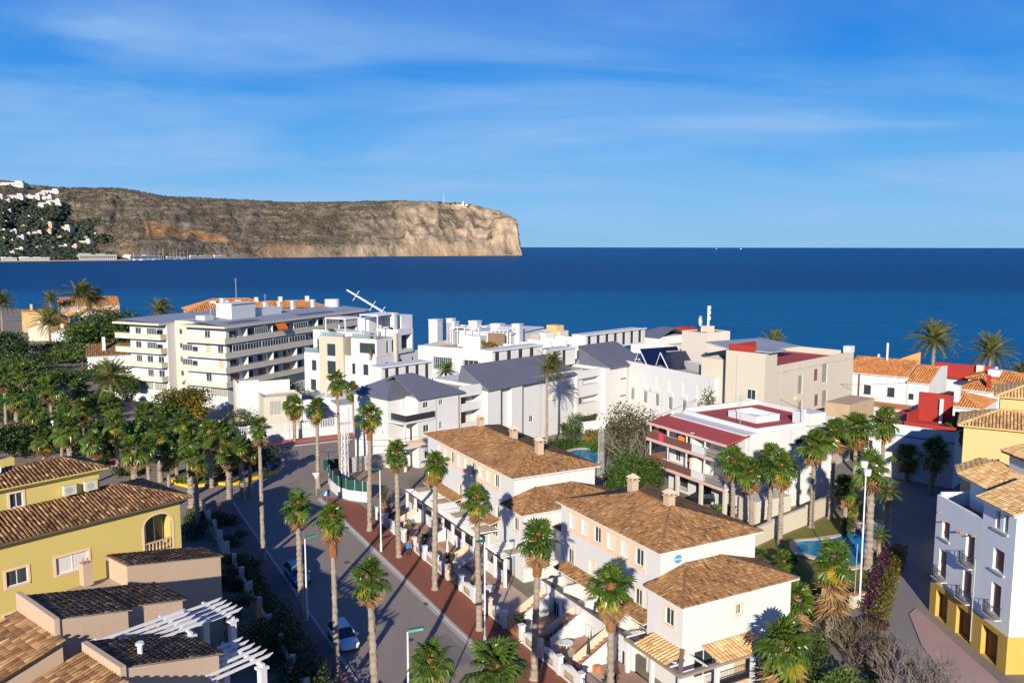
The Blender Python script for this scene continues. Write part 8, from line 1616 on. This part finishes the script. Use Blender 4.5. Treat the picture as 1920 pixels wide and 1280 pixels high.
# ================================================================ CARS
def car(P, rz, paint, label, L=4.1, wd_=1.75, h=1.48, hatch=True):
    root = empty('parked_car', P, rz, label, 'car', 'parked cars'); st = []
    # stations along x: (x, sill z, belt z, belt half-width, roof z, roof half-width)
    S_ = [(-.50, .38, .62, .62), (-.47, .28, .82, .80), (-.36, .24, .93, .86), (-.12, .22, .95, .88), (.14, .22, .93, .88), (.24, .22, .88, .87), (.40, .24, .80, .83), (.475, .28, .66, .74), (.50, .36, .52, .56)]
    vs = []; fs = []
    for x, zl, zb, w_ in S_:
        w2 = w_ * wd_ / 1.75; vs += [(x * L, -w2 * .92, zl), (x * L, -w2, (zl + zb) / 2), (x * L, -w2 * .95, zb), (x * L, w2 * .95, zb), (x * L, w2, (zl + zb) / 2), (x * L, w2 * .92, zl)]
    for i in range(len(S_) - 1):
        for k in range(5): fs.append((i * 6 + k, i * 6 + k + 1, (i + 1) * 6 + k + 1, (i + 1) * 6 + k))
        fs.append((i * 6 + 5, i * 6, (i + 1) * 6, (i + 1) * 6 + 5))
    fs += [tuple(range(6))[::-1], tuple((len(S_) - 1) * 6 + k for k in range(6))]; q = MB(); q.add(vs, fs); o = q.build('body', paint, root, True)
    cab = [(-.46 if hatch else -.36, .90), (-.40 if hatch else -.28, h - .06), (-.05, h), (.08, h - .05), (.25, .90)]; vs = []; fs = []
    for x, z in cab: w2 = (.80 if z < 1 else .60) * wd_ / 1.75; vs += [(x * L, -w2, z), (x * L, w2, z)]
    n = len(cab); fs = [(2 * i, 2 * i + 1, 2 * i + 3, 2 * i + 2) for i in range(n - 1)] + [tuple(2 * i for i in range(n))[::-1], tuple(2 * i + 1 for i in range(n))]; q = MB(); q.add(vs, fs); q.build('glasshouse', glassm, root)
    q = MB(); x0, x1 = (-.39 if hatch else -.27) * L, .06 * L; q.box(x0, x1, -.585 * wd_ / 1.75, .585 * wd_ / 1.75, h - .045, h + .02)
    for sg_ in (-1, 1):
        w0, w1 = .805 * sg_ * wd_ / 1.75, .605 * sg_ * wd_ / 1.75; q.bar((.25 * L, w0, .90), (.08 * L, w1, h - .03), .07); q.bar((-.10 * L, w0, .92), (-.10 * L, w1, h - .02), .07); q.bar(((-.46 if hatch else -.36) * L, w0, .90), ((-.40 if hatch else -.28) * L, w1, h - .05), .10)
    q.build('roof', paint, root)
    for sx_ in (-.31, .32):
        for sg_ in (-1, 1):
            y = sg_ * .80 * wd_ / 1.75; q = MB(); q.tube([(sx_ * L, y - .1, .31), (sx_ * L, y + .1, .31)], .31, 14); w_ = q.build('wheel', iron, root); q = MB(); q.tube([(sx_ * L, y + sg_ * .101, .31), (sx_ * L, y + sg_ * .112, .31)], .19, 12); q.build('rim', alu, w_)
    for sg_ in (-1, 1):
        q = MB(); q.box(.455 * L, .482 * L, sg_ * .60 - .16, sg_ * .60 + .16, .58, .74); q.build('headlight', whitem, root); q = MB(); q.box(-.49 * L, -.462 * L, sg_ * .66 - .10, sg_ * .66 + .10, .64, .86); q.build('tail_light', redwall, root); q = MB(); q.box(.17 * L, .215 * L, sg_ * .98 - .09, sg_ * .98 + .09, .90, 1.05); q.build('mirror', paint, root)
    return root
pw_ = plain('car_white', (.72, .74, .75), .25, .02, 1, 0, spec=.6); pbk = plain('car_black', (.012, .012, .015), .2, .1, 1, 0, spec=.6); pbl = plain('car_shade_tinted', (.12, .20, .29), .25, .02, 1, 0, spec=.6); pnv = plain('car_navy', (.015, .025, .06), .2, .05, 1, 0, spec=.6)  # shaded left-kerb car: pale body, with the blue of the shade put into its colour
toward = math.atan2(-U2.y, -U2.x)
car(UV(16.2, -20.3), toward, pw_, 'pale hatchback with dark windscreen parked under the slender palm, facing the camera', 4.2); car(UV(31.4, -20.3), toward, pbl, 'pale car tinted the blue of its deep shade, parked farther up the left kerb', 4.3); car(W(1313, 944), R_(190), pbk, 'black car parked under the pink-edged balconies', 4.3); car(W(166, 716), R_(20), pnv, 'dark navy car in the yard of the gabled villa', 4.6, hatch=False); car(W(146, 704), R_(10), pbk, 'dark car half hidden behind the navy one', 4.4)
# ================================================================ PERSON
def person(P, rz, label, shirt, trousers):
    root = empty('person', P, rz, label, 'person'); me = bpy.data.meshes.new('body')
    J = [(0, 0, .95, .135), (0, 0, 1.12, .13), (0, -.01, 1.30, .155), (0, 0, 1.44, .12), (0, .01, 1.52, .055), (0, .03, 1.60, .085), (0, .03, 1.70, .095), (0, .02, 1.77, .06),
         (-.17, 0, 1.42, .062), (-.24, -.04, 1.16, .05), (-.22, .12, .96, .038), (-.21, .19, .90, .035), (.17, 0, 1.42, .062), (.25, -.08, 1.17, .05), (.22, -.02, .95, .038), (.21, .04, .88, .035),
         (-.10, .0, .88, .10), (-.11, .12, .50, .072), (-.11, .02, .10, .05), (-.11, .16, .04, .04), (.10, 0, .88, .10), (.11, -.02, .50, .072), (.11, -.24, .14, .05), (.11, -.14, .05, .04)]
    Ed = [(0, 1), (1, 2), (2, 3), (3, 4), (4, 5), (5, 6), (6, 7), (2, 8), (8, 9), (9, 10), (10, 11), (2, 12), (12, 13), (13, 14), (14, 15), (0, 16), (16, 17), (17, 18), (18, 19), (0, 20), (20, 21), (21, 22), (22, 23)]
    me.from_pydata([j[:3] for j in J], Ed, []); o = bpy.data.objects.new('body', me); COL.objects.link(o); sk = o.modifiers.new('skin', 'SKIN'); ss = o.modifiers.new('sub', 'SUBSURF'); ss.levels = 1
    for v_, j in zip(me.skin_vertices[0].data, J): v_.radius = (j[3], j[3])
    me.skin_vertices[0].data[0].use_root = True
    bpy.context.view_layer.update(); ev = o.evaluated_get(bpy.context.evaluated_depsgraph_get()); m2 = bpy.data.meshes.new_from_object(ev); m2.name = 'body'; bpy.data.objects.remove(o)
    m2.materials.clear()
    for m_ in (plain('skin', (.52, .30, .21), .6, .05), shirt, trousers, woodd): m2.materials.append(m_)
    for p_ in m2.polygons:
        z = p_.center.z; x = abs(p_.center.x); p_.material_index = 0 if z > 1.5 or (x > .17 and z < .99 and z > .84) else (1 if z > .93 else (2 if z > .10 else 3)); p_.use_smooth = True
    inst('body', m2, root); q = MB()
    q.tube([(0, -.0, 1.68), (0, .0, 1.76), (0, .0, 1.82)], [.105, .10, .03], 10); q.build('hair', plain('dark_hair', (.05, .03, .02), .8, .1), root, True)
    q = MB(); q.tube([(0, .12, 1.645), (0, .15, 1.63), (0, .125, 1.62)], [.012, .018, .01], 5); [q.tube([(s_ * .035, .115, 1.67), (s_ * .035, .125, 1.67)], .012, 6) for s_ in (-1, 1)]; q.box(-.03, .03, .11, .122, 1.585, 1.595); q.build('face', woodd, root)
    return root
person(UV(31.8, -8.3, .13), A_ST - math.pi / 2 + .2 + math.pi, 'person in a bright blue jacket and dark trousers walking on the brick pavement', plain('blue_jacket', (.01, .26, .62), .7, .08), plain('dark_trousers', (.03, .03, .04), .8, .1))
# pots, planters and patio things in the front gardens
for i, (u, v, s_, m_, lab) in enumerate(((-2.6, -6.0, .9, F_AUT, 'rust-coloured potted shrub on the near patio'), (-1.0, -5.2, 1.2, F_OLV, 'grey-green potted shrub on the near patio by the steps'), (4.2, -6.2, .8, F_MID, 'small potted plant inside the garden wall opposite the thick palm'), (11.5, -6.0, 1.0, F_MID, 'green potted plant by the far steps of the near block'), (20.5, -5.8, 1.1, F_AUT, 'brownish potted shrub in front of the link house'), (27.0, -5.8, 1.3, F_OLV, 'grey shrub by the first steps of the second block'), (33.5, -5.8, 1.4, F_OLV, 'straw-coloured bush in the second block front garden'), (39.0, -5.6, 1.3, F_AUT, 'brown leafy bush near the far end of the garden wall'), (44.0, -5.8, 1.6, F_MID, 'green shrub beside the far garden gate'), (48.5, -5.0, 2.4, F_DK, 'tall dark cypress-like shrub at the end of the terrace'), (50.0, -4.4, 2.6, F_OLV, 'feathery grey-green shrub at the end of the garden wall'))):
    P = UV(u, v, .05); root = shrub(P + Vector((0, 0, .4)), s_, s_, s_ * 1.15, lab, m_, 380, .17, 4, name='potted_shrub', group='pots in the front gardens'); q = MB(); q.tube([(0, 0, -.4), (0, 0, .02)], [.24 * min(1.3, s_), .34 * min(1.3, s_)], 12); q.build('pot', clay, root)
def planter(u, v, label): b = Bld('planter_box', label, 'planter', UV(u, v, .05), AST, 'terracotta planters'); b.box('trough', 0, .5, 0, 1.3, .05, .55, clay); b.box('soil', .05, .45, .05, 1.25, .552, .58, earth)
planter(1.8, -4.6, 'terracotta planter by the first near steps'); planter(-3.6, -5.2, 'terracotta planter in front of the tiled pergola'); planter(8.2, -5.4, 'terracotta planter beside the third steps')
def table(u, v, label):
    root = empty('patio_table', UV(u, v, .05), .4, label, 'table', 'patio tables'); q = MB(); q.tube([(0, 0, .70), (0, 0, .75)], .55, 16); q.build('top', whitefab, root)
    for k in range(3): a = k * 2.09; q = MB(); q.bar((.1 * math.cos(a), .1 * math.sin(a), .7), (.42 * math.cos(a), .42 * math.sin(a), 0), .05); q.build('leg', alu, root)
table(6.0, -4.6, 'round white table on the patio before the near balconies'); table(-7.6, 1.6, 'round pale table under the tiled corner pergola'); table(19.0, -5.0, 'round white table on the patio of the link house')
def umbrella(P, label):
    root = empty('closed_parasol', P, 0, label, 'parasol', 'closed parasols'); q = MB(); q.bar((0, 0, 0), (0, 0, 2.5), .05); q.build('pole', alu, root); q = MB(); q.tube([(0, 0, .9), (0, 0, 1.5), (0, 0, 2.4)], [.16, .12, .03], 9); q.build('canopy', greenf if 'green' in label else whitefab, root)
umbrella(UV(3.3, -4.3, .05), 'closed dark green parasol on the near patio'); umbrella(UV(29, -5.0, .05), 'closed white parasol in the second block garden')
